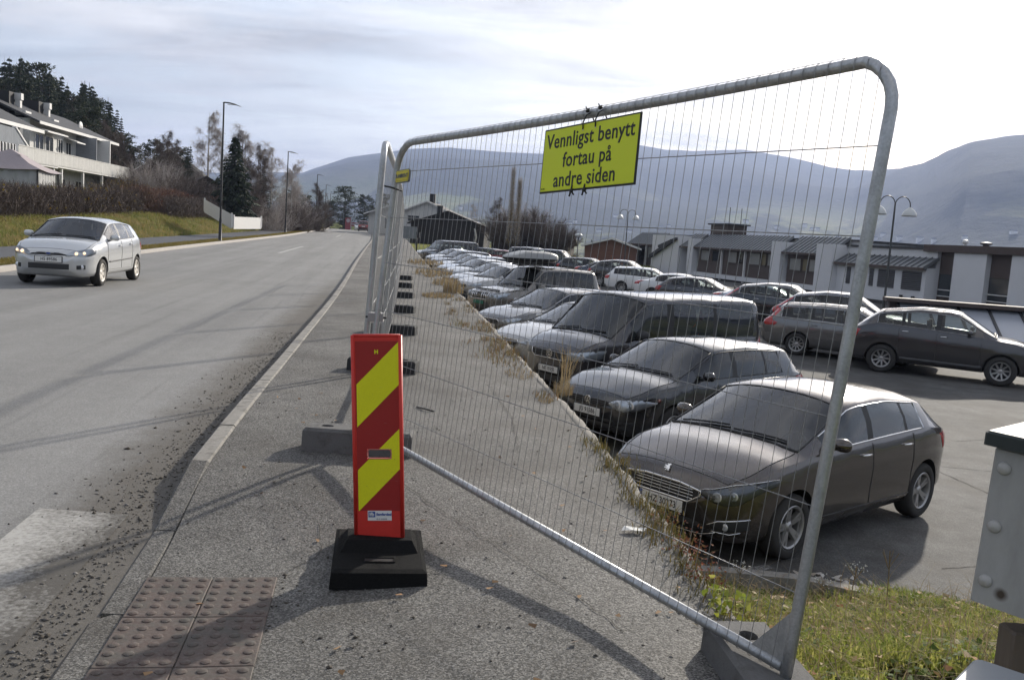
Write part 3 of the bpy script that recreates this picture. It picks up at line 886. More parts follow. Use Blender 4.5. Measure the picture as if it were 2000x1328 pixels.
        for k in range(nd):
            s = p['doors'][k+1]-.16
            for sd, f in ((0, 'left'), (1, 'right')):
                h, nr = self.hit(xo-s, zbelt(s)-p.get('handle', .115), f)
                hm = MB()
                hm.tube([h+Vector((-.085, 0, 0))+nr*.004, h+Vector((-.07, 0, .003))+nr*.03, h+Vector((.05, 0, .006))+nr*.032, h+Vector((.08, 0, .003))+nr*.004], [.008, .012, .012, .008], 8)
                par = doors.get(40+k*2+sd)
                mpart('handle', hm, M_CHROME if p.get('chromehandle') else paint_mat, par if par else t, True)
        # mirrors
        ms = p['dlo'][0][0] + p.get('mirr', .12)
        for sd in (1, -1):
            zb = zbelt(ms); h, nr = self.hit(xo-ms, zb+.03, 'left' if sd > 0 else 'right')
            m = MB(); k = p.get('mirror', 1.0)
            c = h + Vector((.0, sd*.115*k, .055*k))
            prof = []
            for a in range(7):
                f = a/6; rr_ = math.sin(math.pi*(.14+.80*f))**.7
                prof.append((rr_, f))
            vs = []; fs = []; n = 12
            for i, (rr_, f) in enumerate(prof):
                for q in range(n):
                    an = 2*math.pi*q/n; ca, sa = math.cos(an), math.sin(an)
                    ca = math.copysign(abs(ca)**.75, ca); sa = math.copysign(abs(sa)**.75, sa)
                    vs.append((c.x - .05*k + .12*k*f, c.y + .105*k*rr_*ca, c.z + .068*k*rr_*sa))
            for i in range(6):
                for q in range(n): fs.append((i*n+q, i*n+(q+1)%n, (i+1)*n+(q+1)%n, (i+1)*n+q))
            fs.append(tuple(reversed(range(n)))); fs.append(tuple(6*n+q for q in range(n)))
            m.add(vs, fs)
            m.tube([h-nr*.02, h+Vector((0, sd*.06*k, .02))], .022*k, 6)
            mpart('wing_mirror', m, M_BLACK if p.get('blackmirror') else paint_mat, t, True)
        # wheels
        ty, rim = wheel_set(p['wr'], p['rr'], p['spokes'], p['rstyle'], rim_mat or M_ALLOY)
        for s in (p['fo'], p['fo']+p['wb']):
            for sd in (1, -1):
                wh = bpy.data.objects.new('wheel', None); wh.empty_display_size = .1; COL.objects.link(wh); wh.parent = t
                wh.location = (xo-s, sd*(W-.115), p['wr']); wh.rotation_euler = (0, 0.3*sd+s, 0 if sd > 0 else math.pi)
                obj('tyre', ty, wh); obj('rim', rim, wh)
        # cabin
        if seats:
            m = MB(); hz = p.get('hip', .48); fl = lowz+.06
            xs = xo - (p['cowl']+p.get('seatf', 1.15))
            for yy in (-.37, .37):
                m.cbox(xs-.25, xs+.27, yy-.24, yy+.24, fl, hz+.10, .04)
                m.obox((xs-.33, yy, hz+.40), (.06, 0, .012), (0, .23, 0), (-.075, 0, .33))
                m.obox((xs-.43, yy, hz+.83), (.04, 0, 0), (0, .13, 0), (-.01, 0, .09))
            xr = xs-.92
            if xr > -xo+.5:
                m.cbox(xr-.3, xr+.22, -.62, .62, fl, hz+.10, .04)
                m.obox((xr-.36, 0, hz+.36), (.06, 0, .012), (0, .60, 0), (-.08, 0, .30))
                for yy in (-.38, .38): m.obox((xr-.46, yy, hz+.74), (.035, 0, 0), (0, .12, 0), (-.01, 0, .07))
            xd = xo-p['cowl']-.12
            m.obox((xd-.12, 0, zbelt(p['cowl']+.3)-.12), (.26, 0, .03), (0, W*.86, 0), (0, 0, .07))
            m.lathe([(.17, -.012), (.185, 0), (.17, .012), (.155, 0)], c=(xd-.50, .37, zbelt(p['cowl'])-.05), axis='x', n=18, closed=True)
            mpart('cabin', m, M_INT)
        # black seal round the windscreen, inner mirror
        sl = MB(); a_, b_ = p['cowl']+.03, p['wtop']-.04
        for sd in (1, -1):
            sl.tube([(xo-s, sd*float(np.interp(s, st, rows[11][0])), float(np.interp(s, st, rows[11][1]))) for s in np.linspace(a_, b_, 10)], .011, 5)
        for s in (a_, b_):
            P = []
            for f in np.linspace(-1, 1, 11):
                h, nr = self.hit(xo-s, f*.985*float(np.interp(s, st, rows[11][0])), 'top'); P.append(h)
            sl.tube(P, .016 if s == a_ else .010, 5)
        mpart('windscreen_seal', sl, M_BLACK, t, True)
        s = p['wtop']+.02; zt = float(np.interp(s, st, rows[14][1]))
        mpart('inner_mirror', MB().obox((xo-s+.02, 0, zt-.13), (.015, 0, 0), (0, .11, 0), (0, 0, .032)), M_BLACK)
        # roof rails
        if rails:
            for sd in (1, -1):
                m = MB(); s0, s1 = p['wtop']+.2, p['rend']-.12
                P = []
                for s in np.linspace(s0, s1, 12):
                    y_ = sd*float(np.interp(s, st, rows[11][0]))*.97; z_ = float(np.interp(s, st, rows[11][1]))
                    e = 0.0 if s in (s0,) else 1.0
                    P.append((xo-s, y_, z_+.055))
                P = [(P[0][0]+.06, P[0][1], P[0][2]-.06)] + P + [(P[-1][0]-.06, P[-1][1], P[-1][2]-.06)]
                m.tube(P, .014, 6); mpart('roof_rail', m, M_CHROME if rails == 'chrome' else M_BLACK, t, True)
        # number plate
        if plate is not None:
            z = p.get('platez', .48); h, nr = self.hit(0, z, 'front')
            pl = MB(); pl.cbox(-.26, .26, -.055, .055, 0, .006, .004)
            pm = pl.mesh('number_plate', M_PLATE_G if plate_kind == 'green' else M_PLATE)
            po = obj('number_plate', pm, t); tilt = math.atan2(nr.z, nr.x)
            po.matrix_local = Matrix.Translation(h + Vector((.022, 0, 0))) @ Matrix(((0,0,1,0),(1,0,0,0),(0,1,0,0),(0,0,0,1))) @ Matrix.Rotation(0, 4, 'X')
            if plate:
                tm = text_mesh(plate, .092, M_INK if plate_kind != 'green' else M_INK, bold=.0012, sx=.86, spacing=1.04)
                lo = obj('lettering', tm, po); lo.location = (.012, 0, .0065)
                if plate_kind == 'euro':
                    lo.location = (.022, 0, .0065)
                    bl = MB(); bl.box(-.258, -.222, -.053, .053, .0062, .0072); obj('country_band', bl.mesh('country_band', M_BLUE), po)
            bk = MB(); bk.box(-.275, .275, -.066, .066, -.02, -.001); bo = obj('plate_holder', bk.mesh('plate_holder', M_BLACK), t); bo.matrix_local = po.matrix_local
        if feat: feat(self, t, mpart, paint_mat, lit_lamps)
        return t

# ---- pieces shared by the fronts
def lamp(car, t, mpart, top, bot, lit_on=False, face='front', bulbs=((.5, .5, .05),), off=.004, trim=M_BLACK):
    """pair of head lamps: dark housing on the body, reflector bowls, clear lens"""
    for fl in (False, True):
        hs = car.patch(top, bot, face, off, 16, 6, fl)
        if fl: hs.f = [tuple(reversed(f)) for f in hs.f]
        o = mpart('headlight', hs, M_REFL if trim is None else trim, t, True)
        a, b = max(top[0][0], bot[0][0]), min(top[-1][0], bot[-1][0])
        for (fu, fv, r) in bulbs:
            u = a+(b-a)*fu
            zt = np.interp(u, [q[0] for q in top], [q[1] for q in top]); zb = np.interp(u, [q[0] for q in bot], [q[1] for q in bot])
            h, nr = car.hit(-u if fl else u, zb+(zt-zb)*fv, face)
            nr = (nr + Vector((1.2, 0, 0))).normalized()
            Mx = Matrix.Translation(h + nr*(off+.004)) @ nr.to_track_quat('Z', 'Y').to_matrix().to_4x4()
            m = MB(); m.lathe([(r, .0), (r*.86, .004), (r*.5, -.001), (r*.3, .002), (.001, .006)], n=18)
            m.v = [tuple(Mx @ Vector(v)) for v in m.v]
            mpart('reflector', m, M_REFL, o, True)
            if lit_on:
                m = MB(); m.lathe([(r*.62, .008), (r*.4, .014), (.001, .016)], n=14); m.v = [tuple(Mx @ Vector(v)) for v in m.v]
                mpart('bulb', m, M_LIT, o, True)
        ln = car.patch(top, bot, face, off+.016, 16, 6, fl)
        if fl: ln.f = [tuple(reversed(f)) for f in ln.f]
        mpart('lens', ln, M_LENS, o, True)
def inset(car, t, mpart, nm, top, bot, mat, face='front', off=.004, mirror=False, n=16, m=5, parent=None):
    out = []
    for fl in ((False, True) if mirror else (False,)):
        q = car.patch(top, bot, face, off, n, m, fl)
        if fl: q.f = [tuple(reversed(f)) for f in q.f]
        if face == 'rear': q.f = [tuple(reversed(f)) for f in q.f]
        out.append(mpart(nm, q, mat, parent or t, True))
    return out
def bars(car, t, mpart, nm, zs, half, mat, r=.006, off=.012, parent=None, curve=0.0):
    for z in zs:
        P = []
        for y in np.linspace(-half, half, 13):
            h, nr = car.hit(y, z + curve*(y/half)**2, 'front'); P.append(h + nr*off)
        mpart(nm, MB().tube(P, r, 6), mat, parent or t, True)
def outline(car, t, mpart, nm, pts, mat, r=.008, off=.008, face='front', parent=None, closed=True):
    q = list(pts) + ([pts[0]] if closed else [])
    out = []
    for a, b in zip(q[:-1], q[1:]):
        k = max(1, int(math.hypot(b[0]-a[0], b[1]-a[1])/.05))
        for i in range(k): out.append((a[0]+(b[0]-a[0])*i/k, a[1]+(b[1]-a[1])*i/k))
    out.append(q[-1])
    P = []
    for (u, v) in out:
        h, nr = car.hit(u, v, face); P.append(h+nr*off)
    return mpart(nm, MB().tube(P, r, 6), mat, parent or t, True)
def badge(car, t, mpart, z, kind, r=.055, y=0.0):
    h, nr = car.hit(y, z, 'front')
    nr = (nr + Vector((.8, 0, 0))).normalized() if kind != 'lion' else nr
    up = (Vector((0, 0, 1)) - nr*nr.z).normalized(); ri = up.cross(nr)
    Mx = Matrix.Identity(4)
    for i in range(3): Mx[i][0], Mx[i][1], Mx[i][2], Mx[i][3] = ri[i], up[i], nr[i], (h+nr*.012)[i]
    m = MB()
    def strokes(lines, w, hh):
        for a, b in lines:
            a, b = Vector((*a, 0)), Vector((*b, 0)); d = (b-a).normalized(); s = Vector((-d.y, d.x, 0))
            m.obox((a+b)/2 + Vector((0, 0, hh/2)), (b-a)/2 + d*w*.4, s*w/2, Vector((0, 0, hh/2)))
    if kind == 'ring_vw':
        m.lathe([(r, -.01), (r, .006), (r*.86, .008), (r*.86, -.004)], n=28)
        a = r*.82
        strokes([((-.36*a, .88*a), (0, .12*a)), ((.36*a, .88*a), (0, .12*a)), ((-.78*a, .50*a), (-.36*a, -.80*a)), ((.78*a, .50*a), (.36*a, -.80*a)), ((-.36*a, -.80*a), (0, -.05*a)), ((.36*a, -.80*a), (0, -.05*a))], r*.15, .006)
        o = mpart('emblem', m, M_CHROME)
        k = MB(); k.lathe([(r*.87, -.004), (.001, -.002)], n=24); k.v = [tuple(Mx @ Vector(v)) for v in k.v]; mpart('emblem_disc', k, M_INK, o)
    elif kind == 'oval':
        m.lathe([(r, -.006), (r, .006), (r*.86, .006)], n=28); m.v = [(v[0], v[1]*.42, v[2]) for v in m.v]
        o = mpart('emblem', m, M_CHROME)
        k = MB(); k.lathe([(r*.87, .004), (.001, .005)], n=24); k.v = [tuple(Mx @ Vector((v[0], v[1]*.42, v[2]))) for v in k.v]; mpart('emblem_disc', k, M_BLUE, o)
    elif kind == 'ellipses':
        for (sx, sy) in ((1, .68), (.36, .64), (.75, .27)):
            k = MB(); k.lathe([(r, 0), (r*1.0, .006), (r*.84, .006), (r*.84, 0)], n=24)
            dy = .0 if sy != .27 else r*.33
            m.add([(v[0]*sx, v[1]*sy+dy, v[2]) for v in k.v], k.f)
        o = mpart('emblem', m, M_CHROME)
    elif kind == 'lion':      # rampant animal outline on the bonnet edge
        q = [(-.30,-.95),(-.02,-.62),(-.10,-.30),(-.55,-.55),(-.80,-.30),(-.45,-.18),(-.20,.02),(-.62,.05),(-.95,.28),(-.60,.34),(-.15,.30),(-.05,.48),(-.42,.62),(-.30,.80),(.02,.74),(.30,.95),(.62,.72),(.42,.40),(.52,.02),(.78,-.25),(.60,-.62),(.95,-.82),(.55,-.95),(.30,-.66),(.38,-.36),(.16,-.50),(.10,-.86)]
        m.prism([(x*r, y_*r) for x, y_ in q][::-1], .006)
        o = mpart('emblem', m, M_CHROME)
    else:                     # winged or plain badge
        m.lathe([(r, -.006), (r, .006), (.001, .008)], n=20); o = mpart('emblem', m, M_CHROME)
    o.data.transform(Mx)
    return o
def wipers(car, t, mpart):
    p = car.p; m = MB()
    for (y0, y1) in ((.02, .60), (-.62, -.06)):
        P = []
        for f in np.linspace(0, 1, 7):
            y = y0+(y1-y0)*f; s = p['cowl']+.055+.05*f*(p['wtop']-p['cowl'])
            h, nr = car.hit(car.xo-s, y, 'top'); P.append(h+nr*.018)
        m.tube(P, .010, 5)
    mpart('wiper', m, M_BLACK, t, True)
# ------------------------------------------------------------------ kinds of vehicle
def spec(**k):
    d = dict(low=.20, wr=.315, rr=.21, spokes=5, rstyle='split', tumble=.955, roofw=.74)
    d.update(k); return d
HATCH = spec(L=4.20, W=1.80, H=1.475, wb=2.62, fo=.85, cowl=.97, wtop=1.86, rend=3.53, zrend=1.385, deck=4.12, zdeck=1.0, nose=.80, hood=1.03, beltf=.965, beltr=1.035,
             doors=[1.24, 2.24, 3.12], dlo=[(1.34, 2.17), (2.28, 2.97), (3.03, 3.37)], chromehandle=True, rr=.215, platez=.47, roofw=.78)
GOLF = spec(L=4.20, W=1.76, H=1.485, wb=2.58, fo=.87, cowl=.95, wtop=1.80, rend=3.68, zrend=1.41, deck=4.10, zdeck=1.0, nose=.785, hood=1.015, beltf=.955, beltr=1.005,
            doors=[1.22, 2.22, 3.10], dlo=[(1.33, 2.15), (2.26, 2.96), (3.02, 3.40)], platez=.50, rr=.20, roofw=.775)
VAN = spec(L=4.89, W=1.90, H=1.96, wb=3.00, fo=.91, cowl=.66, wtop=1.46, rend=4.66, zrend=1.92, deck=4.84, zdeck=1.16, nose=1.01, hood=1.20, beltf=1.14, beltr=1.16,
           doors=[1.00, 2.06, 3.24], dlo=[(1.08, 1.98), (2.16, 3.28), (3.38, 4.52)], roofw=.89, wr=.335, rr=.22, low=.22, tumble=.965, platez=.56, mirror=1.45, hip=.72, seatf=.95, handle=.17, tailw=.35, rdw=.02, blackmirror=True)
FIESTA = spec(L=3.92, W=1.68, H=1.46, wb=2.49, fo=.79, cowl=.84, wtop=1.64, rend=3.46, zrend=1.39, deck=3.83, zdeck=.98, nose=.77, hood=1.00, beltf=.945, beltr=1.03,
              doors=[1.08, 2.04, 2.84], dlo=[(1.20, 1.97), (2.07, 2.68), (2.75, 3.12)], wr=.295, rr=.20, platez=.56, rstyle='fat', spokes=7)
SALOON = spec(L=4.70, W=1.81, H=1.46, wb=2.72, fo=.94, cowl=1.20, wtop=2.12, rend=3.30, zrend=1.405, deck=4.15, zdeck=1.04, nose=.73, hood=.965, beltf=.93, beltr=1.0,
              doors=[1.46, 2.48, 3.40], dlo=[(1.60, 2.41), (2.52, 3.20), (3.25, 3.52)], rr=.215, platez=.46, rstyle='multi', spokes=10)
WAGON = spec(L=4.75, W=1.84, H=1.50, wb=2.76, fo=.93, cowl=1.16, wtop=2.08, rend=4.20, zrend=1.44, deck=4.62, zdeck=1.0, nose=.76, hood=.98, beltf=.95, beltr=1.03,
             doors=[1.42, 2.44, 3.40], dlo=[(1.56, 2.37), (2.48, 3.28), (3.36, 4.18)], rr=.22, platez=.47, rstyle='multi', spokes=10)
SUV = spec(L=4.56, W=1.87, H=1.72, wb=2.70, fo=.93, cowl=1.06, wtop=1.94, rend=3.78, zrend=1.60, deck=4.42, zdeck=1.12, nose=.90, hood=1.13, beltf=1.11, beltr=1.25,
           doors=[1.40, 2.40, 3.28], dlo=[(1.56, 2.33), (2.44, 3.16), (3.24, 3.80)], wr=.36, rr=.235, low=.26, platez=.56, rstyle='swirl', spokes=9, chromehandle=True)
JEEP = spec(L=4.78, W=1.88, H=1.87, wb=2.79, fo=.90, cowl=1.28, wtop=1.98, rend=4.36, zrend=1.80, deck=4.60, zdeck=1.16, nose=1.00, hood=1.17, beltf=1.14, beltr=1.18,
            doors=[1.46, 2.42, 3.30], dlo=[(1.60, 2.34), (2.45, 3.20), (3.30, 4.22)], roofw=.80, wr=.385, rr=.235, low=.30, platez=.66, rstyle='split', spokes=6, hip=.66, mirror=1.25, tailw=.45)
MPV = spec(L=4.40, W=1.78, H=1.80, wb=2.72, fo=.86, cowl=.86, wtop=1.80, rend=4.08, zrend=1.74, deck=4.32, zdeck=1.06, nose=.85, hood=1.07, beltf=1.04, beltr=1.08,
           doors=[1.14, 2.10, 3.06], dlo=[(1.34, 2.03), (2.14, 2.95), (3.05, 4.0)], roofw=.82, wr=.31, platez=.52, mirror=1.2, hip=.58, tailw=.35)
K = {n: Car(s) for n, s in dict(hatch=HATCH, golf=GOLF, van=VAN, fiesta=FIESTA, saloon=SALOON, wagon=WAGON, suv=SUV, jeep=JEEP, mpv=MPV).items()}

# ------------------------------------------------------------------ faces and tails
def side_trim(car, t, mpart, chrome=True):
    """thin bright strip under and over the side windows"""
    st, rows, xo = car.info['st'], car.info['rows'], car.xo
    a, b = car.p['dlo'][0][0], car.p['dlo'][-1][1]
    for sd in (1, -1):
        P = []
        for s in np.linspace(a, b, 24): P.append((xo-s, sd*(float(np.interp(s, st, rows[8][0]))+.004), float(np.interp(s, st, rows[8][1]))))
        Q = []
        for s in np.linspace(a, b, 24): Q.append((xo-s, sd*(float(np.interp(s, st, rows[10][0]))+.004), float(np.interp(s, st, rows[10][1]))))
        m = MB(); m.tube(P + Q[::-1], .008, 5)
        mpart('window_trim', m, M_CHROME if chrome else M_BLACK, t, True)
def tail(car, t, mpart, kind='corner'):
    p = car.p; W = p['W']/2; zd = p['zdeck']
    if kind == 'tall':      # lamps climbing the rear pillars
        T = [(W*.66, zd+.36), (W*.74, zd+.38), (W*.90, zd+.02), (W*.975, zd-.12)]
        B = [(W*.66, zd+.12), (W*.74, zd-.06), (W*.90, zd-.22), (W*.975, zd-.20)]
    else:
        T = [(W*.52, zd-.07), (W*.80, zd-.03), (W*.955, zd-.06)]; B = [(W*.52, zd-.19), (W*.80, zd-.25), (W*.955, zd-.24)]
    inset(car, t, mpart, 'tail_light', T, B, M_TAIL, 'rear', .012, True)
    z = zd-.30 if p['H'] < 1.8 else .85
    inset(car, t, mpart, 'rear_plate', [(-.26, z), (.26, z)], [(-.26, z-.11), (.26, z-.11)], M_PLATE, 'rear', .014)
    inset(car, t, mpart, 'rear_bumper', [(-W*.88, .44), (W*.88, .44)], [(-W*.88, .30), (W*.88, .30)], M_GREYPL, 'rear', .006)
def f_peugeot(car, t, mpart, pm, lit_on):
    z0 = .0
    lamp(car, t, mpart, [(.42,.672),(.55,.70),(.70,.755),(.865,.80)], [(.42,.65),(.52,.605),(.64,.575),(.76,.59),(.865,.745)], lit_on, bulbs=((.40, .45, .048), (.66, .48, .040)), trim=M_HOUS)
    outline(car, t, mpart, 'lamp_strip', [(.43, .678), (.55, .706), (.70, .762), (.86, .806)], M_CHROME, .004, .012, closed=False)
    g = inset(car, t, mpart, 'grille', [(-.44,.665),(-.2,.69),(.2,.69),(.44,.665)], [(-.44,.62),(-.30,.54),(.30,.54),(.44,.62)], M_BLACK, off=.004)[0]
    bars(car, t, mpart, 'grille_bar', (.575, .605, .635, .66), .36, M_CHROME, .004, .010, g)
    outline(car, t, mpart, 'grille_frame', [(-.45,.665),(-.2,.695),(.2,.695),(.45,.665),(.44,.62),(.31,.535),(-.31,.535),(-.44,.62)], M_CHROME, .012, .010, parent=g)
    inset(car, t, mpart, 'air_intake', [(-.62,.34),(-.4,.385),(.4,.385),(.62,.34)], [(-.62,.30),(-.4,.235),(.4,.235),(.62,.30)], M_BLACK, off=.004)
    outline(car, t, mpart, 'bumper_strip', [(-.60,.325),(-.45,.275),(-.25,.25),(.25,.25),(.45,.275),(.60,.325)], M_CHROME, .007, .012, closed=False)
    inset(car, t, mpart, 'fog_lamp_recess', [(.56,.40),(.66,.44),(.80,.445)], [(.56,.365),(.66,.325),(.80,.36)], M_BLACK, mirror=True)
    for sg in (1, -1):
        outline(car, t, mpart, 'fog_trim', [(sg*.54,.385),(sg*.62,.43),(sg*.80,.458)], M_CHROME, .007, .008, closed=False)
        outline(car, t, mpart, 'fog_trim', [(sg*.57,.335),(sg*.70,.318),(sg*.76,.338)], M_CHROME, .005, .008, closed=False)
        h, nr = car.hit(sg*.68, .385, 'front'); m = MB(); m.lathe([(.035, .014), (.03, .02), (.001, .016)], c=(0,0,0), axis='x', n=16)
        m.v = [(v[0]+h.x, v[1]+h.y, v[2]+h.z) for v in m.v]; mpart('fog_lamp', m, M_REFL, t, True)
    badge(car, t, mpart, .775, 'lion', .043)
    side_trim(car, t, mpart); wipers(car, t, mpart); tail(car, t, mpart)
def f_golf(car, t, mpart, pm, lit_on):
    lamp(car, t, mpart, [(.40,.665),(.50,.715),(.65,.735),(.78,.745),(.84,.71)], [(.40,.645),(.50,.595),(.65,.575),(.78,.60),(.84,.69)], lit_on, bulbs=((.34, .5, .058), (.68, .5, .055)), trim=None)
    g = inset(car, t, mpart, 'grille', [(-.41,.68),(.41,.68)], [(-.41,.625),(-.2,.585),(.2,.585),(.41,.625)], M_BLACK)[0]
    bars(car, t, mpart, 'grille_bar', (.60, .625, .65), .36, M_GREYPL, .005, .010, g)
    inset(car, t, mpart, 'air_intake', [(-.66,.37),(.66,.37)], [(-.66,.33),(-.5,.25),(.5,.25),(.66,.33)], M_BLACK)
    inset(car, t, mpart, 'bumper_strip', [(-.74,.435),(.74,.435)], [(-.74,.40),(.74,.40)], M_BLACK)
    badge(car, t, mpart, .645, 'ring_vw', .060); wipers(car, t, mpart); tail(car, t, mpart); side_trim(car, t, mpart, False)
def f_van(car, t, mpart, pm, lit_on):
    lamp(car, t, mpart, [(.50,.90),(.66,.925),(.80,.955),(.90,.985)], [(.50,.79),(.66,.775),(.80,.785),(.90,.83)], lit_on, bulbs=((.25, .5, .062), (.58, .5, .058)), trim=None)
    g = inset(car, t, mpart, 'grille', [(-.48,.905),(.48,.905)], [(-.48,.80),(-.40,.755),(.40,.755),(.48,.80)], M_BLACK)[0]
    bars(car, t, mpart, 'grille_bar', (.785, .825, .865), .45, M_GREYPL, .008, .012, g)
    outline(car, t, mpart, 'grille_frame', [(-.485,.90),(-.485,.80),(-.40,.75),(.40,.75),(.485,.80),(.485,.90)], M_CHROME, .009, .010, parent=g, closed=False)
    inset(car, t, mpart, 'air_intake', [(-.66,.46),(.66,.46)], [(-.66,.40),(-.5,.33),(.5,.33),(.66,.40)], M_BLACK)
    badge(car, t, mpart, .835, 'ring_vw', .078); wipers(car, t, mpart); tail(car, t, mpart, 'tall')
def f_fiesta(car, t, mpart, pm, lit_on):
    lamp(car, t, mpart, [(.34,.665),(.44,.735),(.60,.785),(.74,.80),(.79,.77)], [(.34,.65),(.44,.645),(.60,.64),(.74,.645),(.79,.70)], lit_on, bulbs=((.42, .42, .052), (.70, .45, .045)), trim=None)
    g = inset(car, t, mpart, 'grille', [(-.36,.665),(-.2,.70),(.2,.70),(.36,.665)], [(-.36,.645),(.36,.645)], M_BLACK)[0]
    badge(car, t, mpart, .68, 'oval', .055)
    inset(car, t, mpart, 'air_intake', [(-.44,.475),(.44,.475)], [(-.40,.36),(.40,.36)], M_BLACK)
    inset(car, t, mpart, 'fog_lamp_recess', [(.50,.45),(.72,.47)], [(.54,.37),(.68,.375)], M_BLACK, mirror=True)
    for sg in (1, -1):
        h, nr = car.hit(sg*.63, .42, 'front'); m = MB(); m.lathe([(.045, .012), (.04, .018), (.001, .014)], axis='x', n=16)
        m.v = [(v[0]+h.x, v[1]+h.y, v[2]+h.z) for v in m.v]; mpart('fog_lamp', m, M_REFL, t, True)
        f = 'left' if sg > 0 else 'right'
        mpart('side_moulding', car.line([(car.xo-1.18, .52), (car.xo-2.86, .56)], f, .016, .004), M_BLACK, t, True)
    wipers(car, t, mpart); tail(car, t, mpart); side_trim(car, t, mpart, False)
def f_ford(car, t, mpart, pm, lit_on):
    lamp(car, t, mpart, [(.46,.63),(.60,.70),(.74,.745),(.84,.74)], [(.46,.61),(.60,.575),(.74,.58),(.84,.66)], lit_on, bulbs=((.4, .5, .05), (.68, .5, .05)), trim=None)
    g = inset(car, t, mpart, 'grille', [(-.40,.61),(-.33,.655),(.33,.655),(.40,.61)], [(-.40,.60),(-.26,.535),(.26,.535),(.40,.60)], M_BLACK)[0]
    outline(car, t, mpart, 'grille_frame', [(-.41,.605),(-.33,.66),(.33,.66),(.41,.605),(.26,.53),(-.26,.53)], M_CHROME, .010, .010, parent=g)
    bars(car, t, mpart, 'grille_bar', (.57, .60, .63), .30, M_GREYPL, .004, .012, g)
    badge(car, t, mpart, .60, 'oval', .06)
    inset(car, t, mpart, 'air_intake', [(-.55,.36),(.55,.36)], [(-.48,.27),(.48,.27)], M_BLACK)
    wipers(car, t, mpart); tail(car, t, mpart); side_trim(car, t, mpart)
def f_jeep(car, t, mpart, pm, lit_on):
    lamp(car, t, mpart, [(.50,.98),(.66,1.0),(.80,1.02),(.88,1.0)], [(.50,.84),(.66,.80),(.80,.80),(.88,.88)], lit_on, bulbs=((.3, .5, .062), (.66, .5, .052)), trim=None)
    g = inset(car, t, mpart, 'grille', [(-.43,.97),(.43,.97)], [(-.40,.77),(.40,.77)], M_BLACK)[0]
    for y in (-.34, -.24, -.14, .14, .24, .34):
        outline(car, t, mpart, 'grille_bar', [(y, .95), (y, .79)], M_CHROME, .016, .010, parent=g, closed=False)
    outline(car, t, mpart, 'grille_frame', [(-.44,.975),(.44,.975),(.41,.765),(-.41,.765)], M_CHROME, .013, .010, parent=g)
    badge(car, t, mpart, .87, 'ellipses', .075)
    outline(car, t, mpart, 'bonnet_deflector', [(-.62, 1.035), (-.4, 1.045), (.4, 1.045), (.62, 1.035)], M_BLACK, .026, .03, closed=False)
    inset(car, t, mpart, 'air_intake', [(-.55,.52),(.55,.52)], [(-.5,.42),(.5,.42)], M_BLACK)
    wipers(car, t, mpart); tail(car, t, mpart, 'tall'); side_trim(car, t, mpart, False)
def f_plain(car, t, mpart, pm, lit_on):
    p = car.p; W = p['W']/2; n = p['nose']
    lamp(car, t, mpart, [(W*.50,n-.09),(W*.70,n-.02),(W*.93,n+.01)], [(W*.50,n-.13),(W*.70,n-.16),(W*.93,n-.09)], lit_on, bulbs=((.35, .5, .048), (.66, .5, .044)), trim=None)
    g = inset(car, t, mpart, 'grille', [(-W*.44,n-.09),(W*.44,n-.09)], [(-W*.38,n-.20),(W*.38,n-.20)], M_BLACK)[0]
    outline(car, t, mpart, 'grille_frame', [(-W*.45,n-.085),(W*.45,n-.085),(W*.39,n-.205),(-W*.39,n-.205)], M_CHROME, .008, .008, parent=g)
    badge(car, t, mpart, n-.14, 'disc', .05)
    inset(car, t, mpart, 'air_intake', [(-W*.6,.40),(W*.6,.40)], [(-W*.5,.30),(W*.5,.30)], M_BLACK)
    wipers(car, t, mpart); tail(car, t, mpart); side_trim(car, t, mpart, False)
def f_suv(car, t, mpart, pm, lit_on):
    f_plain(car, t, mpart, pm, lit_on); side_trim(car, t, mpart)
    for f in ('left', 'right'):
        mpart('sill_trim', car.line([(car.xo-1.36, .40), (car.xo-3.2, .42)], f, .045, -.01), M_GREYPL, t, True)
def f_volvo(car, t, mpart, pm, lit_on):
    p = car.p; W = p['W']/2
    inset(car, t, mpart, 'grille', [(-.35,p['nose']-.1),(.35,p['nose']-.1)], [(-.32,p['nose']-.24),(.32,p['nose']-.24)], M_BLACK)
    lamp(car, t, mpart, [(W*.50,.80),(W*.93,.86)], [(W*.50,.70),(W*.93,.78)], lit_on, trim=None)
    side_trim(car, t, mpart, True); tail(car, t, mpart, 'tall')

P_BROWN = paint('paint_brown_grey', (0.095, 0.080, 0.070), .75, .30, .18)
P_BLACK = paint('paint_black', (0.016, 0.016, 0.018), .1, .22, .10)
P_DKGREY = paint('paint_dark_grey', (0.055, 0.052, 0.055), .4, .28, .18)
P_SILVER = paint('paint_silver', (0.62, 0.625, 0.62), .28, .34, .10)
P_LTGREY = paint('paint_light_grey', (0.46, 0.45, 0.43), .3, .36, .18)
P_GREY = paint('paint_grey', (0.17, 0.165, 0.16), .5, .34, .25)
P_WHITE = paint('paint_white', (0.72, 0.72, 0.71), .0, .30, .12)
P_BLUE = paint('paint_dark_blue', (0.025, 0.032, 0.055), .4, .28, .18)
P_RED = paint('paint_red', (0.24, 0.022, 0.022), .2, .28, .12)
P_PALEBLUE = paint('paint_silver_blue', (0.46, 0.50, 0.56), .3, .34, .12)
P_OLIVE = paint('paint_olive_grey', (0.20, 0.185, 0.165), .5, .36, .3)

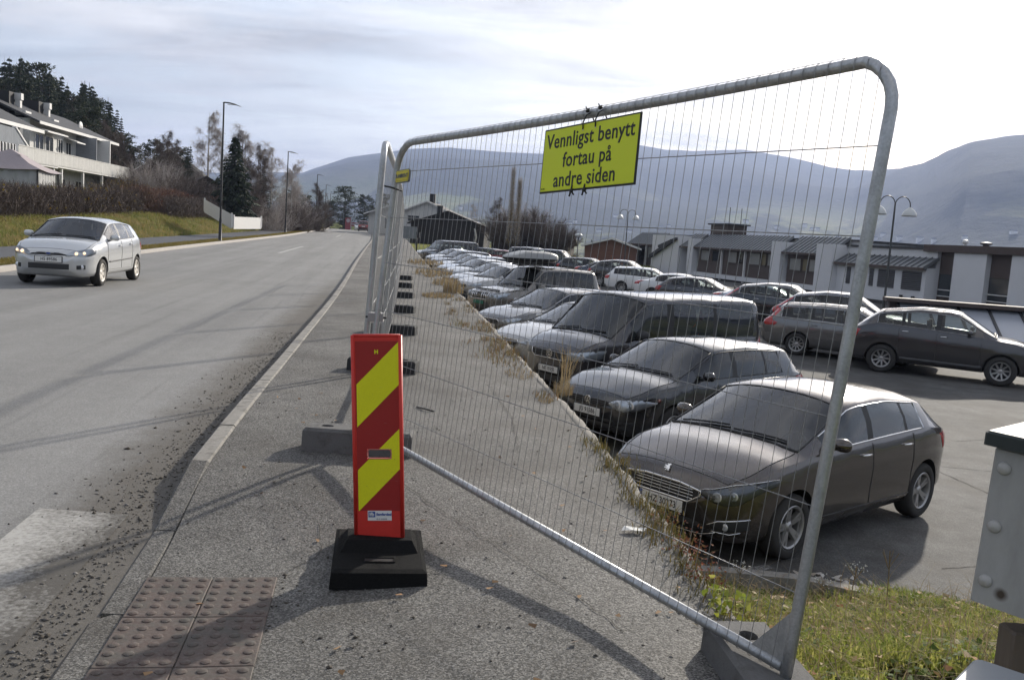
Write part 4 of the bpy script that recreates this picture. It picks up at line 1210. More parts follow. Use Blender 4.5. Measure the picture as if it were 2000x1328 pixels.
ROW_A = R_(219.5)      # nose-in to the pavement wall
ROW_B = R_(-28.0)      # the row opposite, nose away
G_A, G_B = 'cars parked nose-in along the pavement wall', 'cars parked in the far row'
QS = .974
def park_front(car, kind, front_xy, heading):
    """origin so that the plate is at front_xy"""
    L = K[kind].p['L']/2 - .02
    x = front_xy[0]*QS - L*math.cos(heading); y = front_xy[1]*QS - L*math.sin(heading)
    return (x, y, float(zlot(y)))
def row_a(kind, front, label, paint_m, hd=ROW_A, name='parked_car', cat='car', **kw):
    return K[kind].build(name, label, cat, paint_m, park_front(None, kind, front, hd), hd, G_A, **kw)
row_a('hatch', (1.57, 8.50), 'dark brown-grey hatchback with chrome grille, plate HZ 30273, closest to the tall fence post', P_BROWN, plate='HZ 30273', plate_kind='euro', feat=f_peugeot, hd=R_(220.8))
row_a('golf', (1.18, 12.85), 'black hatchback with round chrome emblem, plate JU 91586, beside the brown-grey hatchback', P_BLACK, plate='JU 91586', feat=f_golf)
row_a('van', (0.72, 16.2), 'dark grey passenger van with big windscreen and plate NF 19350', P_DKGREY, name='parked_van', cat='van', plate='NF 19350', feat=f_van, hd=R_(218))
row_a('saloon', (-0.10, 19.6), 'light silver car with chrome oval grille next to the dark van', P_LTGREY, plate='SU 29903', feat=f_ford)
row_a('wagon', (-0.62, 23.9), 'grey estate car between the silver car and the jeep with roof box', P_GREY, plate='', feat=f_ford)
jeep = row_a('jeep', (-1.15, 29.3), 'olive grey jeep with upright grille, green plate and long roof box', P_OLIVE, plate='', plate_kind='green', feat=f_jeep, rails='black')
_rest = [('wagon', (-2.30, 38.2), 'silver grey car with dark slatted grille just past the jeep', P_LTGREY, f_plain),
         ('saloon', (-2.85, 42.6), 'silver saloon second past the jeep with roof box', P_SILVER, f_plain),
         ('hatch', (-3.55, 47.0), 'white hatchback third past the jeep with roof box', P_WHITE, f_plain),
         ('wagon', (-4.25, 51.6), 'pale silver estate fourth past the jeep', P_PALEBLUE, f_plain),
         ('saloon', (-4.95, 56.4), 'silver saloon fifth past the jeep', P_SILVER, f_plain),
         ('wagon', (-5.75, 61.8), 'dark estate with roof rails sixth past the jeep', P_BLUE, f_plain),
         ('hatch', (-6.55, 67.2), 'white hatchback in front of the far black minivan', P_WHITE, f_plain)]
for kind, fr, lab, pm_, ft in _rest:
    row_a(kind, fr, lab, pm_, feat=ft, plate='')
row_a('van', (-7.6, 74.0), 'black minivan with silver roof at the far end of the row', P_BLACK, name='parked_van', cat='van', feat=f_van)
row_a('wagon', (-8.9, 79.5), 'pale grey car farthest along the wall, behind the black minivan', P_LTGREY, feat=f_plain, rails='chrome')

# roof box on the jeep (strapped on, lifts off)
def roof_box():
    m = MB(); n = 18; L, W, H = 2.15, .80, .40
    vs = []; fs = []; q = 14
    for i in range(n+1):
        f = i/n; x = L/2 - L*f
        e = (1-abs(2*f-1)**4.5)**.5 if 0 < f < 1 else 0.02
        nose = min(1, .35+f*1.8)
        for k in range(q):
            a = 2*math.pi*k/q; ca, sa = math.cos(a), math.sin(a)
            ca = math.copysign(abs(ca)**.55, ca); sa = math.copysign(abs(sa)**.6, sa)
            vs.append((x, W/2*e**.5*ca, H*.32 + (H*.62*nose if sa > 0 else H*.32)*e*sa))
    for i in range(n):
        for k in range(q): fs.append((i*q+k, i*q+(k+1) % q, (i+1)*q+(k+1) % q, (i+1)*q+k))
    fs.append(tuple(range(q))); fs.append(tuple(reversed(range(n*q, n*q+q))))
    m.add(vs, [tuple(reversed(f)) for f in fs]); return m
rb = thing('roof_box', 'long silver-grey roof box on top of the olive jeep', 'roof box')
rb.location = (jeep.location.x + .35*math.cos(ROW_A), jeep.location.y + .35*math.sin(ROW_A), jeep.location.z + 1.99)
rb.rotation_euler = (0, 0, ROW_A)
box_m = roof_box()
up_ = MB(); up_.add(box_m.v, [f for f in box_m.f if sum(box_m.v[i][2] for i in f)/len(f) > .13])
dn_ = MB(); dn_.add(box_m.v, [f for f in box_m.f if sum(box_m.v[i][2] for i in f)/len(f) <= .13])
up_.build('lid', flat('roof_box_grey', (.30, .30, .29), .35, .2), rb, True)
dn_.build('tray', M_BLACK, rb, True)
for x in (-.5, .5):
    MB().box(x-.03, x+.03, -.62, .62, -.07, .01).build('crossbar', M_BLACK, rb)

# ---- opposite row, tails towards us
def row_b(kind, mid, label, paint_m, hd=ROW_B, name='parked_car', **kw):
    return K[kind].build(name, label, 'car', paint_m, (mid[0]*QS, mid[1]*QS, float(zlot(mid[1]*QS))), hd, G_B, **kw)
_mid = (10.95, 22.85)
row_b('suv', (11.35, 23.55), 'dark grey crossover with bright window trim, near right by the glazed roof', P_DKGREY, rails='black', feat=f_suv, hd=R_(-28.2), rim_mat=M_ALLOY)
row_b('wagon', (9.9, 26.2), 'grey estate car with tall red tail lights partly behind the fence post', P_GREY, rails='black', feat=f_volvo, tint=False)
row_b('suv', (11.1, 30.0), 'dark crossover with tall red tail lamps beside the grey estate', P_BLUE, feat=f_volvo, tint=True)
row_b('suv', (10.3, 34.2), 'black crossover with red tail lamps half hidden behind the dark van', P_BLACK, feat=f_volvo)
row_b('saloon', (11.0, 38.8), 'silver saloon with curved roof behind the black crossover', P_PALEBLUE, feat=f_plain)
row_b('hatch', (8.9, 42.6), 'dark grey hatchback between the two pale saloons', P_DKGREY, feat=f_plain)
row_b('saloon', (8.6, 46.2), 'white saloon with red tail lights in the far row', P_WHITE, feat=f_plain)
row_b('wagon', (7.6, 51.5), 'white estate car in the far row above the jeep roof', P_WHITE, feat=f_plain, hd=R_(-22))
row_b('suv', (6.9, 57.0), 'dark car with pale roof behind the white estate', P_DKGREY, feat=f_plain)
row_b('saloon', (6.4, 61.5), 'dark blue saloon second behind the white estate', P_BLUE, feat=f_plain)
row_b('wagon', (5.4, 66.5), 'black estate with chrome rails above the roof box', P_BLACK, feat=f_plain, rails='chrome')
row_b('jeep', (3.2, 71.0), 'dark large off-roader left of the black estate', P_BLUE, feat=f_plain, hd=R_(-20))
row_b('jeep', (1.5, 75.5), 'grey off-roader at the lawn, partly behind the dark off-roader', P_GREY, feat=f_plain, hd=R_(-20))
row_b('hatch', (-1.4, 77.5), 'dark red hatchback parked by the lawn edge', P_RED, feat=f_plain, hd=R_(150))
row_b('wagon', (-3.4, 80.5), 'black estate with roof box shape parked beside the lawn', P_BLACK, feat=f_plain, hd=R_(150), rails='black')

# ---- moving traffic
fx, fy = (-9.88, 20.4)
K['fiesta'].build('passing_car', 'small silver hatchback with lit headlights driving towards us, plate HS 89586', 'car', P_SILVER, (fx, fy, 0.0), math.atan2(-.99, .125), plate='HS 89586', feat=f_fiesta, rim_mat=M_COVER, lit_lamps=True)
def driver():
    """seated figure holding the wheel, one continuous skin"""
    J = [(0,0,.52,.15,.13),(-.06,0,.72,.16,.12),(-.10,0,.92,.19,.11),(-.10,0,1.02,.075,.07),(-.08,0,1.10,.085,.095),(-.07,0,1.22,.09,.10),
         (-.08,.19,.95,.065,.065),(.06,.25,.76,.055,.055),(.30,.15,.82,.042,.042),(-.08,-.19,.95,.065,.065),(.06,-.25,.76,.055,.055),(.30,-.15,.82,.042,.042),
         (.38,.11,.50,.085,.085),(.38,-.11,.50,.085,.085)]
    E = [(0,1),(1,2),(2,3),(3,4),(4,5),(2,6),(6,7),(7,8),(2,9),(9,10),(10,11),(0,12),(0,13)]
    me = bpy.data.meshes.new('person'); me.from_pydata([j[:3] for j in J], E, []); o = bpy.data.objects.new('person', me); COL.objects.link(o)
    sk = o.modifiers.new('skin', 'SKIN'); 
    if not me.skin_vertices: bpy.context.view_layer.objects.active = o
    for k, j in enumerate(J): me.skin_vertices[0].data[k].radius = (j[3], j[4]); me.skin_vertices[0].data[k].use_root = (k == 0)
    sb = o.modifiers.new('sub', 'SUBSURF'); sb.levels = 2; sb.render_levels = 2
    dg = bpy.context.evaluated_depsgraph_get(); dg.update()
    m2 = bpy.data.meshes.new_from_object(o.evaluated_get(dg)); bpy.data.objects.remove(o)
    t = NT('driver_clothes'); z = t.sepxyz(t.ocoord())[2]; t.color(t.mix(t.rng(z, 1.0, 1.02), (.03, .03, .04), (.40, .24, .18))).set(Roughness=.8)
    m2.materials.clear(); m2.materials.append(t.m); m2.polygons.foreach_set('use_smooth', [True]*len(m2.polygons)); return m2
_hd = math.atan2(-.99, .125); _c, _s = math.cos(_hd), math.sin(_hd)
_lx, _ly = K['fiesta'].xo-1.95, .36
dr = obj('person', driver()); dr.location = (fx+_lx*_c-_ly*_s, fy+_lx*_s+_ly*_c, .02); dr.rotation_euler = (0, 0, _hd)
tag(dr, 'driver in dark jacket holding the wheel of the passing silver hatchback', 'person')
hr = MB()      # short dark hair cap
hr.lathe([(.098, 1.19), (.106, 1.24), (.098, 1.29), (.06, 1.325), (.001, 1.335)], c=(-.085, 0, 0), n=14)
hr.build('hair', flat('dark_hair', (.02, .016, .012), .8), dr, True)
K['mpv'].build('passing_van', 'small red and grey van driving away near the road crest', 'van', paint('paint_red_grey', (.16, .05, .05), .3, .3, .2), (-26.6, 154.0, float(zroad(154))), math.atan2(.98, -.165), feat=f_plain)
K['hatch'].build('passing_car', 'white car just coming over the road crest beside the red sign', 'car', P_WHITE, (-31.2, 176.0, float(zroad(176))-.1), math.atan2(-.98, .165), feat=f_plain)
# ================================================================== barrier fence
def galv(name, c=(0.50, 0.51, 0.52), rough=0.42):
    t = NT(name)
    n = t.noise(18, 5, 0.7, sc3=(1, 1, 0.35)); sp = t.voro(140, out='Color')
    v = t.math('MULTIPLY', t.rng(n, .3, .7, .72, 1.1), t.rng(t.sepxyz(sp)[0], 0, 1, .88, 1.06))
    t.color(t.mix(1.0, c, v, 'MULTIPLY')).set(Metallic=0.85, Roughness=t.rng(n, .3, .7, rough+.12, rough-.08))
    return t.m
M_GALV = galv('galvanised_tube')
M_WIRE = galv('fence_wire', (0.36, 0.36, 0.365), 0.45)
M_RUBBER = flat('recycled_rubber', (0.017, 0.017, 0.017), 0.95, var=0.5, scale=90, spec=0.15, bump=0.9)
M_FOOT = concrete('foot_grey', (0.155, 0.152, 0.148), dirt=0.5, scale=7)
M_FOOT_D = flat('foot_dark', (0.030, 0.030, 0.030), 0.9, var=0.4, scale=30, bump=0.4)
M_STEEL = flat('dull_steel', (0.33, 0.33, 0.33), 0.5, 0.7)

class Panel:
    def __init__(s, P0, P1, lean, shear=0.03, h=(1.955, 1.955), sag=0.0, b=(0.03, 0.03)):
        s.P0, s.P1 = Vector(P0), Vector(P1); d = s.P1-s.P0; s.L = d.length; s.d = d.normalized()
        n = Vector((-s.d.y, s.d.x, 0)).normalized()          # away from the road user
        s.up = n*math.sin(lean) + Vector((0, 0, 1))*math.cos(lean); s.w = -n
        s.shear, s.h, s.sag, s.b = shear, h, sag, b
    def top(s, u): f = u/s.L; return s.h[0] + (s.h[1]-s.h[0])*f - s.sag*4*f*(1-f)
    def bot(s, u): f = u/s.L; return s.b[0] + (s.b[1]-s.b[0])*f
    def at(s, u, v, w=0.0): return s.P0 + s.d*(u + s.shear*v) + s.up*v + s.w*w
def build_panel(pn, label, detailed, foot=-0.15):
    t = thing('barrier_fence', label, 'fence', pn.P0, 0.0, 'temporary mesh barrier panels')
    o = pn.P0
    def P(u, v, w=0.0): return pn.at(u, v, w) - o
    rad = .17; L = pn.L; r = .021
    n = 12 if detailed else 8
    # bent top frame: one tube up, over and down
    pts = [P(0, foot)] + [P(0, v) for v in np.linspace(.1, pn.top(0)-rad, 5)]
    for a in np.linspace(0, math.pi/2, 7)[1:]: pts.append(P(rad*(1-math.cos(a)), pn.top(0)-rad+rad*math.sin(a)))
    for u in np.linspace(rad, L-rad, 12)[1:]: pts.append(P(u, pn.top(u)))
    for a in np.linspace(0, math.pi/2, 7)[1:]: pts.append(P(L-rad+rad*math.sin(a), pn.top(L)-rad+rad*math.cos(a)))
    pts += [P(L, v) for v in np.linspace(pn.top(L)-rad, .1, 5)[1:]] + [P(L, foot)]
    MB().tube(pts, r, n).build('frame', M_GALV, t, True)
    MB().tube([P(.02, pn.bot(0)), P(L*.5, pn.bot(L*.5)), P(L-.02, pn.bot(L))], r*.95, n).build('bottom_rail', M_GALV, t, True)
    hs = [1.768, 1.475, 1.181, .875, .568, .263]
    nv = int(L/.0515)
    wv = MB(); wh = MB(); wr = .00125
    for k in range(1, nv):
        u = L*k/nv
        if not detailed and k % 2: continue
        y0, y1 = pn.bot(u), pn.top(u)
        if u < rad: y1 -= rad - math.sqrt(max(0, rad*rad-(rad-u)**2))
        if L-u < rad: y1 -= rad - math.sqrt(max(0, rad*rad-(rad-L+u)**2))
        pl = [P(u, y0-.024, .004), P(u, y0-.014, .021), P(u, y0, .0245), P(u, y0+.02, .020), P(u, y0+.5, .010), P(u, y1-.5, .010), P(u, y1-.022, .020), P(u, y1, .0245), P(u, y1+.016, .020), P(u, y1+.026, .004)]
        if detailed: MB().tube(pl, wr, 5).build('vertical_wire', M_WIRE, t, True)
        else: wv.tube(pl, wr, 3)
    for v in hs:
        pl = [P(u, v - (.04*(1-u/L) if False else 0), .012) for u in np.linspace(.01, L-.01, 8)]
        if detailed: MB().tube(pl, wr*1.7, 5).build('horizontal_wire', M_WIRE, t, True)
        else: wh.tube(pl, wr*1.25, 3)
    if detailed:
        MB().tube([P(u, pn.top(u)+.027, .003) for u in np.linspace(.2, L-.2, 14)], wr, 5).build('horizontal_wire', M_WIRE, t, True)
        # gusset at the bottom corner
        for (uu, sg) in ((L, -1),):
            q = [P(uu-.02, .0), P(uu-.16, .015), P(uu-.02, .19)]
            m = MB(); m.add(q + [p_ + pn.w*.006 for p_ in q], [(0,1,2), (5,4,3), (0,3,4,1), (1,4,5,2), (2,5,3,0)]); m.build('gusset', M_GALV, t)
    else:
        wv.build('vertical_wires', M_WIRE, t, True, 'stuff'); wh.build('horizontal_wires', M_WIRE, t, True, 'stuff')
    return t
NEAR = Panel((-.955, 5.83, .215), (1.013, 2.925, .212), R_(4.2), shear=.035, h=(1.95, 2.055), sag=.018, b=(.085, -.005))
near_panel = build_panel(NEAR, 'mesh barrier panel carrying the yellow sign, standing across the pavement', True, foot=-.12)
JT = [(-.985, 5.80), (-1.39, 9.50), (-1.81, 13.1), (-2.25, 16.7), (-2.70, 20.4), (-3.16, 24.1), (-3.61, 27.8)]
ordn = ['second', 'third', 'fourth', 'fifth', 'sixth', 'seventh']
for i in range(6):
    a, b = JT[i], JT[i+1]
    za, zb = float(zwalk(a[0], a[1]))+.12, float(zwalk(b[0], b[1]))+.12
    dx, dy = b[0]-a[0], b[1]-a[1]; q = 3.5/math.hypot(dx, dy); e = (1-q)/2
    pn = Panel((a[0]+dx*e, a[1]+dy*e, za), (b[0]-dx*e, b[1]-dy*e, zb), R_(-(2.6 - .35*i)), shear=-.002, h=(1.95, 1.95))
    build_panel(pn, 'mesh barrier panel seen edge-on along the pavement, %s counting from the yellow sign' % ordn[i], False)
# clamps and cable tie at the first joint
def clamp(z, lab):
    t = thing('fence_clamp', lab, 'clamp')
    c = NEAR.at(-.02, z)
    MB().obox(c, (.05, 0, 0), (0, .032, 0), (0, 0, .028)).build('jaw', M_STEEL, t)
    MB().tube([c+Vector((-.065, -.02, 0)), c+Vector((.07, -.02, 0))], .008, 6).build('bolt', M_BLACK, t)
clamp(.82, 'steel clamp joining the barrier posts at waist height')
m = MB(); c = NEAR.at(-.015, 1.66)
m.tube([c+Vector((-.05, -.03, .012)), c+Vector((.0, -.036, .004)), c+Vector((.06, -.03, -.012))], .006, 5)
m.tube([c+Vector((-.05, .03, .012)), c+Vector((-.056, 0, .014)), c+Vector((-.05, -.03, .012))], .006, 5)
tag(m.build('cable_tie', M_BLACK, None, True), 'black cable tie round the two barrier posts below the small yellow plate', 'cable tie')

# feet
def foot(name, label, c, rot, mat, w=.24, l=.74, h=.135, holes=True, grp='barrier foot blocks'):
    t = thing(name, label, 'ballast block', c, rot, grp)
    m = MB(); q = .02
    vs = []
    for z, i in ((0, 0), (h-q, .004), (h, q)):
        vs += [(-l/2+i, -w/2+i, z), (l/2-i, -w/2+i, z), (l/2-i, w/2-i, z), (-l/2+i, w/2-i, z)]
    fs = [(3,2,1,0)] + [(k*4+j, k*4+(j+1) % 4, k*4+4+(j+1) % 4, k*4+4+j) for k in range(2) for j in range(4)] + [(8,9,10,11)]
    m.add(vs, fs[:-1])
    a, b = l/2-q, w/2-q
    for (xa, xb, xc) in ((-a, 0, -l*.30), (0, a, l*.30)):      # top face with two post holes
        n = 16; sq = []; ci = []
        for k in range(n):
            an = 2*math.pi*(k+.5)/n; ca, sa = math.cos(an), math.sin(an); f = min((( xb-xc) if ca > 0 else (xc-xa))/max(1e-6, abs(ca)), b/max(1e-6, abs(sa)))
            sq.append((xc+ca*f, sa*f, h)); ci.append((xc+.042*ca, .034*sa, h))
        dp = [(c_[0], c_[1], .01) for c_ in ci]
        m.add(sq+ci+dp, [(k, (k+1) % n, n+(k+1) % n, n+k) for k in range(n)] + [(n+k, n+(k+1) % n, 2*n+(k+1) % n, 2*n+k) for k in range(n)] + [tuple(2*n+k for k in range(n))])
        m.add([(xa, -b, h), (xb, -b, h), (xb, b, h), (xa, b, h)] + sq, [(0,)+tuple(4+k for k in range(n) if False)] if False else [])
        cs = [(xa, -b, h), (xb, -b, h), (xb, b, h), (xa, b, h)]
        for cx_, cy_, _ in cs:      # corner fillers
            near = sorted(range(n), key=lambda k: (sq[k][0]-cx_)**2+(sq[k][1]-cy_)**2)[:2]
            m.add([(cx_, cy_, h), sq[near[0]], sq[near[1]]], [(0, 1, 2)])
    m.build('block', mat, t)
    return t
foot('ballast_block', 'grey concrete foot block behind the red and yellow marker', (-.985, 5.95, float(zwalk(-.985, 5.95))), R_(-1), M_FOOT, w=.22, h=.16)
foot('ballast_block', 'grey concrete foot block under the tall fence post at the grass', (.985, 3.02, .045), R_(96), M_FOOT, w=.26, h=.135, l=.72)
side = ['first', 'second', 'third', 'fourth', 'fifth', 'sixth']
for i in range(1, 7):
    x, y_ = JT[i]
    foot('ballast_block', 'black rubber foot block under the far barrier panels, %s past the marker' % side[i-1], (x+.03, y_+.02, float(zwalk(x, y_))), R_(-4), M_FOOT_D)

# yellow sign tied to the near panel
M_SIGN = flat('sign_yellow', (0.66, 0.74, 0.012), 0.45, var=0.04, scale=3)
M_SIGNBACK = flat('sign_black', (0.012, 0.013, 0.013), 0.5)
sg = thing('notice_sign', 'yellow sign with black lettering tied to the fence top', 'sign')
C00, C10, C11, C01 = NEAR.at(1.675, 1.617, .034), NEAR.at(2.365, 1.650, .034), NEAR.at(2.345, 1.965, .034), NEAR.at(1.652, 1.922, .034)
sg.location = (C00+C11)/2
ex = ((C10+C11-C00-C01)/2); sw = ex.length; ex.normalize(); ey = ((C01+C11-C00-C10)/2); sh = ey.length
ey = (ey - ex*ey.dot(ex)).normalized(); ez = ex.cross(ey)
sg.rotation_euler = Matrix((ex, ey, ez)).transposed().to_euler()
MB().cbox(-sw/2, sw/2, -sh/2, sh/2, -.004, .003, .002).build('plate', M_SIGNBACK, sg)
MB().cbox(-sw/2+.008, sw/2-.008, -sh/2+.008, sh/2-.008, .003, .0045, .001).build('face', M_SIGN, sg)
for txt, yy, xx in (('Vennligst benytt', .088, .0), ('fortau på', -.008, .0), ('andre siden', -.100, -.01)):
    me = text_mesh(txt, .098, M_SIGNBACK, bold=.0010, sx=.93, spacing=1.06)
    o = obj('lettering', me, sg); o.location = (xx, yy, .0052)
me = text_mesh('N. N', .012, M_SIGNBACK); o = obj('lettering', me, sg); o.location = (-sw/2+.03, -sh/2+.02, .0052)
for (x, y_) in ((-.045, sh/2-.012), (.045, sh/2-.010)):
    k = MB(); k.lathe([(.005, .005), (.001, .0055)], n=10); k.v = [(v[0]+x, v[1]+y_-.02, v[2]) for v in k.v]; k.build('eyelet', M_PLATE, sg)
    m = MB(); m.tube([(x, y_-.02, .006), (x+.004, y_+.01, .012), (x+.014, y_+.045, .004), (x+.016, y_+.062, -.02), (x+.006, y_+.03, -.05)], .0035, 5)
    m.obox((x+.016, y_+.066, 0), (.008, .002, 0), (-.002, .006, 0), (0, 0, .006)); m.tube([(x+.016, y_+.066, 0), (x+.006, y_+.085, .006)], .003, 5); m.tube([(x+.016, y_+.066, 0), (x+.034, y_+.072, .006)], .003, 5)
    m.build('cable_tie', M_BLACK, sg, True)
for (x, y_) in ((-.085, -sh/2+.004), (.01, -sh/2+.004)):
    m = MB(); m.tube([(x, y_+.02, .006), (x, y_-.006, .012), (x-.004, y_-.02, -.012)], .004, 5); m.tube([(x, y_-.006, .010), (x-.014, y_-.03, .006)], .0045, 5); m.obox((x, y_-.008, .008), (.008, 0, 0), (0, .007, 0), (0, 0, .005))
    m.build('cable_tie', M_BLACK, sg, True)
# little owner plate by the left post
pl = thing('owner_plate', 'small yellow plate with grey lettering at the fence corner', 'sign')
c = NEAR.at(.155, 1.735, .034); pl.location = c; pl.rotation_euler = Matrix((ex, NEAR.up, ex.cross(NEAR.up))).transposed().to_euler()
MB().cbox(-.095, .095, -.042, .042, -.002, .001, .012).build('plate', flat('plate_grey_edge', (.16, .17, .18), .5), pl)
MB().cbox(-.086, .086, -.035, .035, .001, .002, .010).build('face', flat('plate_yellow', (.66, .55, .03), .45), pl)
o = obj('lettering', text_mesh('RAMIRENT', .034, flat('plate_text', (.10, .11, .12), .5), bold=.001), pl); o.location = (0, 0, .0028)

# ================================================================== hazard marker
def sheeting(name, c, rough):
    """retroreflective sheeting: fine cells, scratches, road spray"""
    t = NT(name); q = t.ocoord(); v = t.voro(330, vec=q)
    col = t.mix(t.rng(v, .1, .7), tuple(x*.90 for x in c), tuple(min(1, x*1.06) for x in c))
    col = t.mix(t.rng(t.noise(2.2, 5, .6, vec=q), .35, .7, 0, .22), col, tuple(x*.62 for x in c))
    sp = t.rng(t.noise(70, 4, .75, vec=q), .66, .70, 0, .55); col = t.mix(sp, col, (.10, .085, .07))
    sc_ = t.rng(t.noise(14, 3, .6, vec=q, sc3=(1, 1, 9)), .70, .73, 0, .35); col = t.mix(sc_, col, tuple(.5*x+.18 for x in c))
    t.color(col).set(Roughness=rough, Specular_IOR_Level=.4); return t.m
M_RED = flat('marker_red', (0.32, 0.020, 0.018), 0.4, var=0.06, scale=5)
M_REDP = flat('marker_red_plastic', (0.58, 0.030, 0.020), 0.5, var=0.15, scale=14)
M_YEL = sheeting('marker_yellow', (0.76, 0.74, 0.012), 0.40)
M_RED = sheeting('marker_red_sheet', (0.33, 0.020, 0.018), 0.42)
mk = thing('hazard_marker', 'red and yellow striped hazard marker on black rubber base', 'traffic marker', (-.560, 4.085, float(zwalk(-.56, 4.085))-.004), R_(9))
def pyr(m, w0, l0, w1, l1, z0, z1):
    vs = [(-w0/2, -l0/2, z0), (w0/2, -l0/2, z0), (w0/2, l0/2, z0), (-w0/2, l0/2, z0), (-w1/2, -l1/2, z1), (w1/2, -l1/2, z1), (w1/2, l1/2, z1), (-w1/2, l1/2, z1)]
    m.add(vs, [(3,2,1,0),(4,5,6,7),(0,1,5,4),(1,2,6,5),(2,3,7,6),(3,0,4,7)])
m = MB(); pyr(m, .43, .60, .42, .585, 0, .072); pyr(m, .42, .585, .385, .53, .072, .082); m.build('base', M_RUBBER, mk)
m = MB(); pyr(m, .36, .26, .30, .16, .080, .128); m.v = [(v[0], v[1]+.06, v[2]) for v in m.v]; m.build('socket', M_RUBBER, mk)
m = MB(); m.box(-.065, .065, -.185, -.14, .0825, .0835); m.build('grip_slot', M_BLACK, mk)
m = MB()
for (a, b, c_, d) in ((-.071, .071, -.140, -.132), (-.071, .071, -.193, -.185), (-.071, -.065, -.185, -.14), (.065, .071, -.185, -.14)): m.box(a, b, c_, d, .081, .0875)
m.build('slot_rim', M_RUBBER, mk)
pw, ph = .236, .965
Mp = Matrix.Translation((0, .045, .118)) @ Matrix.Rotation(R_(-9), 4, 'Z') @ Matrix.Rotation(R_(-3.9), 4, 'Y') @ Matrix.Rotation(R_(-1.2), 4, 'X')
def onpanel(mb, nm, mat, smooth=False):
    mb.v = [tuple(Mp @ Vector(v)) for v in mb.v]; return mb.build(nm, mat, mk, smooth)
m = MB()      # hollow moulded panel with rounded flanges and a through slot
u0, u1, v0, v1 = .29*pw-pw/2, .77*pw-pw/2, ph*(1-.604), ph*(1-.556)
m.box(-pw/2+.014, pw/2-.014, -.011, .012, 0, v0); m.box(-pw/2+.014, pw/2-.014, -.011, .012, v1, ph)
m.box(-pw/2+.014, u0, -.011, .012, v0, v1); m.box(u1, pw/2-.014, -.011, .012, v0, v1)
onpanel(m, 'panel', M_REDP)
for sg_ in (-1, 1):
    m = MB(); m.tube([(sg_*(pw/2-.008), -.008, 0), (sg_*(pw/2-.008), -.008, ph)], .0095, 8); m.tube([(sg_*(pw/2-.008), .006, 0), (sg_*(pw/2-.008), .006, ph)], .0095, 8); onpanel(m, 'flange', M_REDP, True)
m = MB(); m.tube([(-pw/2+.008, -.006, ph-.002), (pw/2-.008, -.006, ph-.002)], .008, 8); onpanel(m, 'top_edge', M_REDP, True)
def sheet(poly, y0=-.0112, th=.0012):
    """flat sheet on the front face; poly in fractions (u from left, v from top)"""
    q = [(u*pw-pw/2, ph*(1-v)) for u, v in poly]; n = len(q)
    return MB().add([(x, y0, z) for x, z in q] + [(x, y0-th, z) for x, z in q], [tuple(range(n)), tuple(reversed(range(n, 2*n)))] + [(i, n+i, n+(i+1) % n, (i+1) % n) for i in range(n)])
for poly in ([(.085,.028),(.95,.028),(.95,.556),(.085,.556)], [(.085,.604),(.95,.604),(.95,.862),(.085,.862)], [(.085,.556),(.285,.556),(.285,.604),(.085,.604)], [(.775,.556),(.95,.556),(.95,.604),(.775,.604)]):
    onpanel(sheet(poly), 'red_sheet', M_RED)
def clip(poly, inside, cut):
    out = []
    for a, b in zip(poly, poly[1:]+poly[:1]):
        ia, ib = inside(a), inside(b)
        if ia: out.append(a)
        if ia != ib: out.append(cut(a, b))
    return out
S1 = [(.945,.030),(.945,.238),(.10,.448),(.10,.238)]; S2 = [(.945,.454),(.945,.653),(.10,.866),(.10,.660)]
def hc(c): return lambda a, b: (a[0]+(b[0]-a[0])*(c-a[1])/(b[1]-a[1]), c)
def vc(c): return lambda a, b: (c, a[1]+(b[1]-a[1])*(c-a[0])/(b[0]-a[0]))
onpanel(sheet(S1, -.0126), 'yellow_stripe', M_YEL)
S2b = clip(S2, lambda p_: p_[1] < .862, hc(.862))
up_ = clip(S2b, lambda p_: p_[1] < .556, hc(.556)); lo_ = clip(S2b, lambda p_: p_[1] > .604, hc(.604)); md_ = clip(clip(S2b, lambda p_: p_[1] > .556, hc(.556)), lambda p_: p_[1] < .604, hc(.604))
mr_ = clip(md_, lambda p_: p_[0] > .775, vc(.775)); ml_ = clip(md_, lambda p_: p_[0] < .285, vc(.285))
for q in (up_, lo_, mr_, ml_):
    if len(q) > 2: onpanel(sheet(q, -.0126), 'yellow_stripe', M_YEL)
m = MB()
ring = [(u0+.012+.012*math.cos(a), (v0+v1)/2+.022*math.sin(a)) for a in np.linspace(math.pi/2, 1.5*math.pi, 8)] + [(u1-.012+.012*math.cos(a), (v0+v1)/2+.022*math.sin(a)) for a in np.linspace(-math.pi/2, math.pi/2, 8)]
m.tube([(x, -.013, z) for x, z in ring+ring[:1]], .0028, 6); onpanel(m, 'grip_rim', flat('grip_pink', (.45, .16, .13), .5), True)
onpanel(sheet([(.28,.862),(.76,.862),(.76,.911),(.28,.911)], -.0126), 'sticker', M_PLATE)
onpanel(sheet([(.295,.866),(.43,.866),(.43,.894),(.295,.894)], -.0140, .0005), 'sticker_mark', M_BLUE)
def ptext(txt, size, u, v, mat, bold=0.0, sx=1.0, y0=-.0145):
    me = text_mesh(txt, size, mat, bold=bold, sx=sx)
    me.transform(Mp @ Matrix.Translation((u*pw-pw/2, y0, ph*(1-v))) @ Matrix.Rotation(R_(90), 4, 'X')); return obj('lettering', me, mk)
ptext('H', .026, .50, .080, M_YEL, .0012); ptext('Samferdsel', .0165, .605, .880, M_BLUE, .0006); ptext('tlf. 61 24 60 00', .008, .56, .903, M_INK); ptext('lfb', .024, .362, .880, M_PLATE, .0006, y0=-.0152)

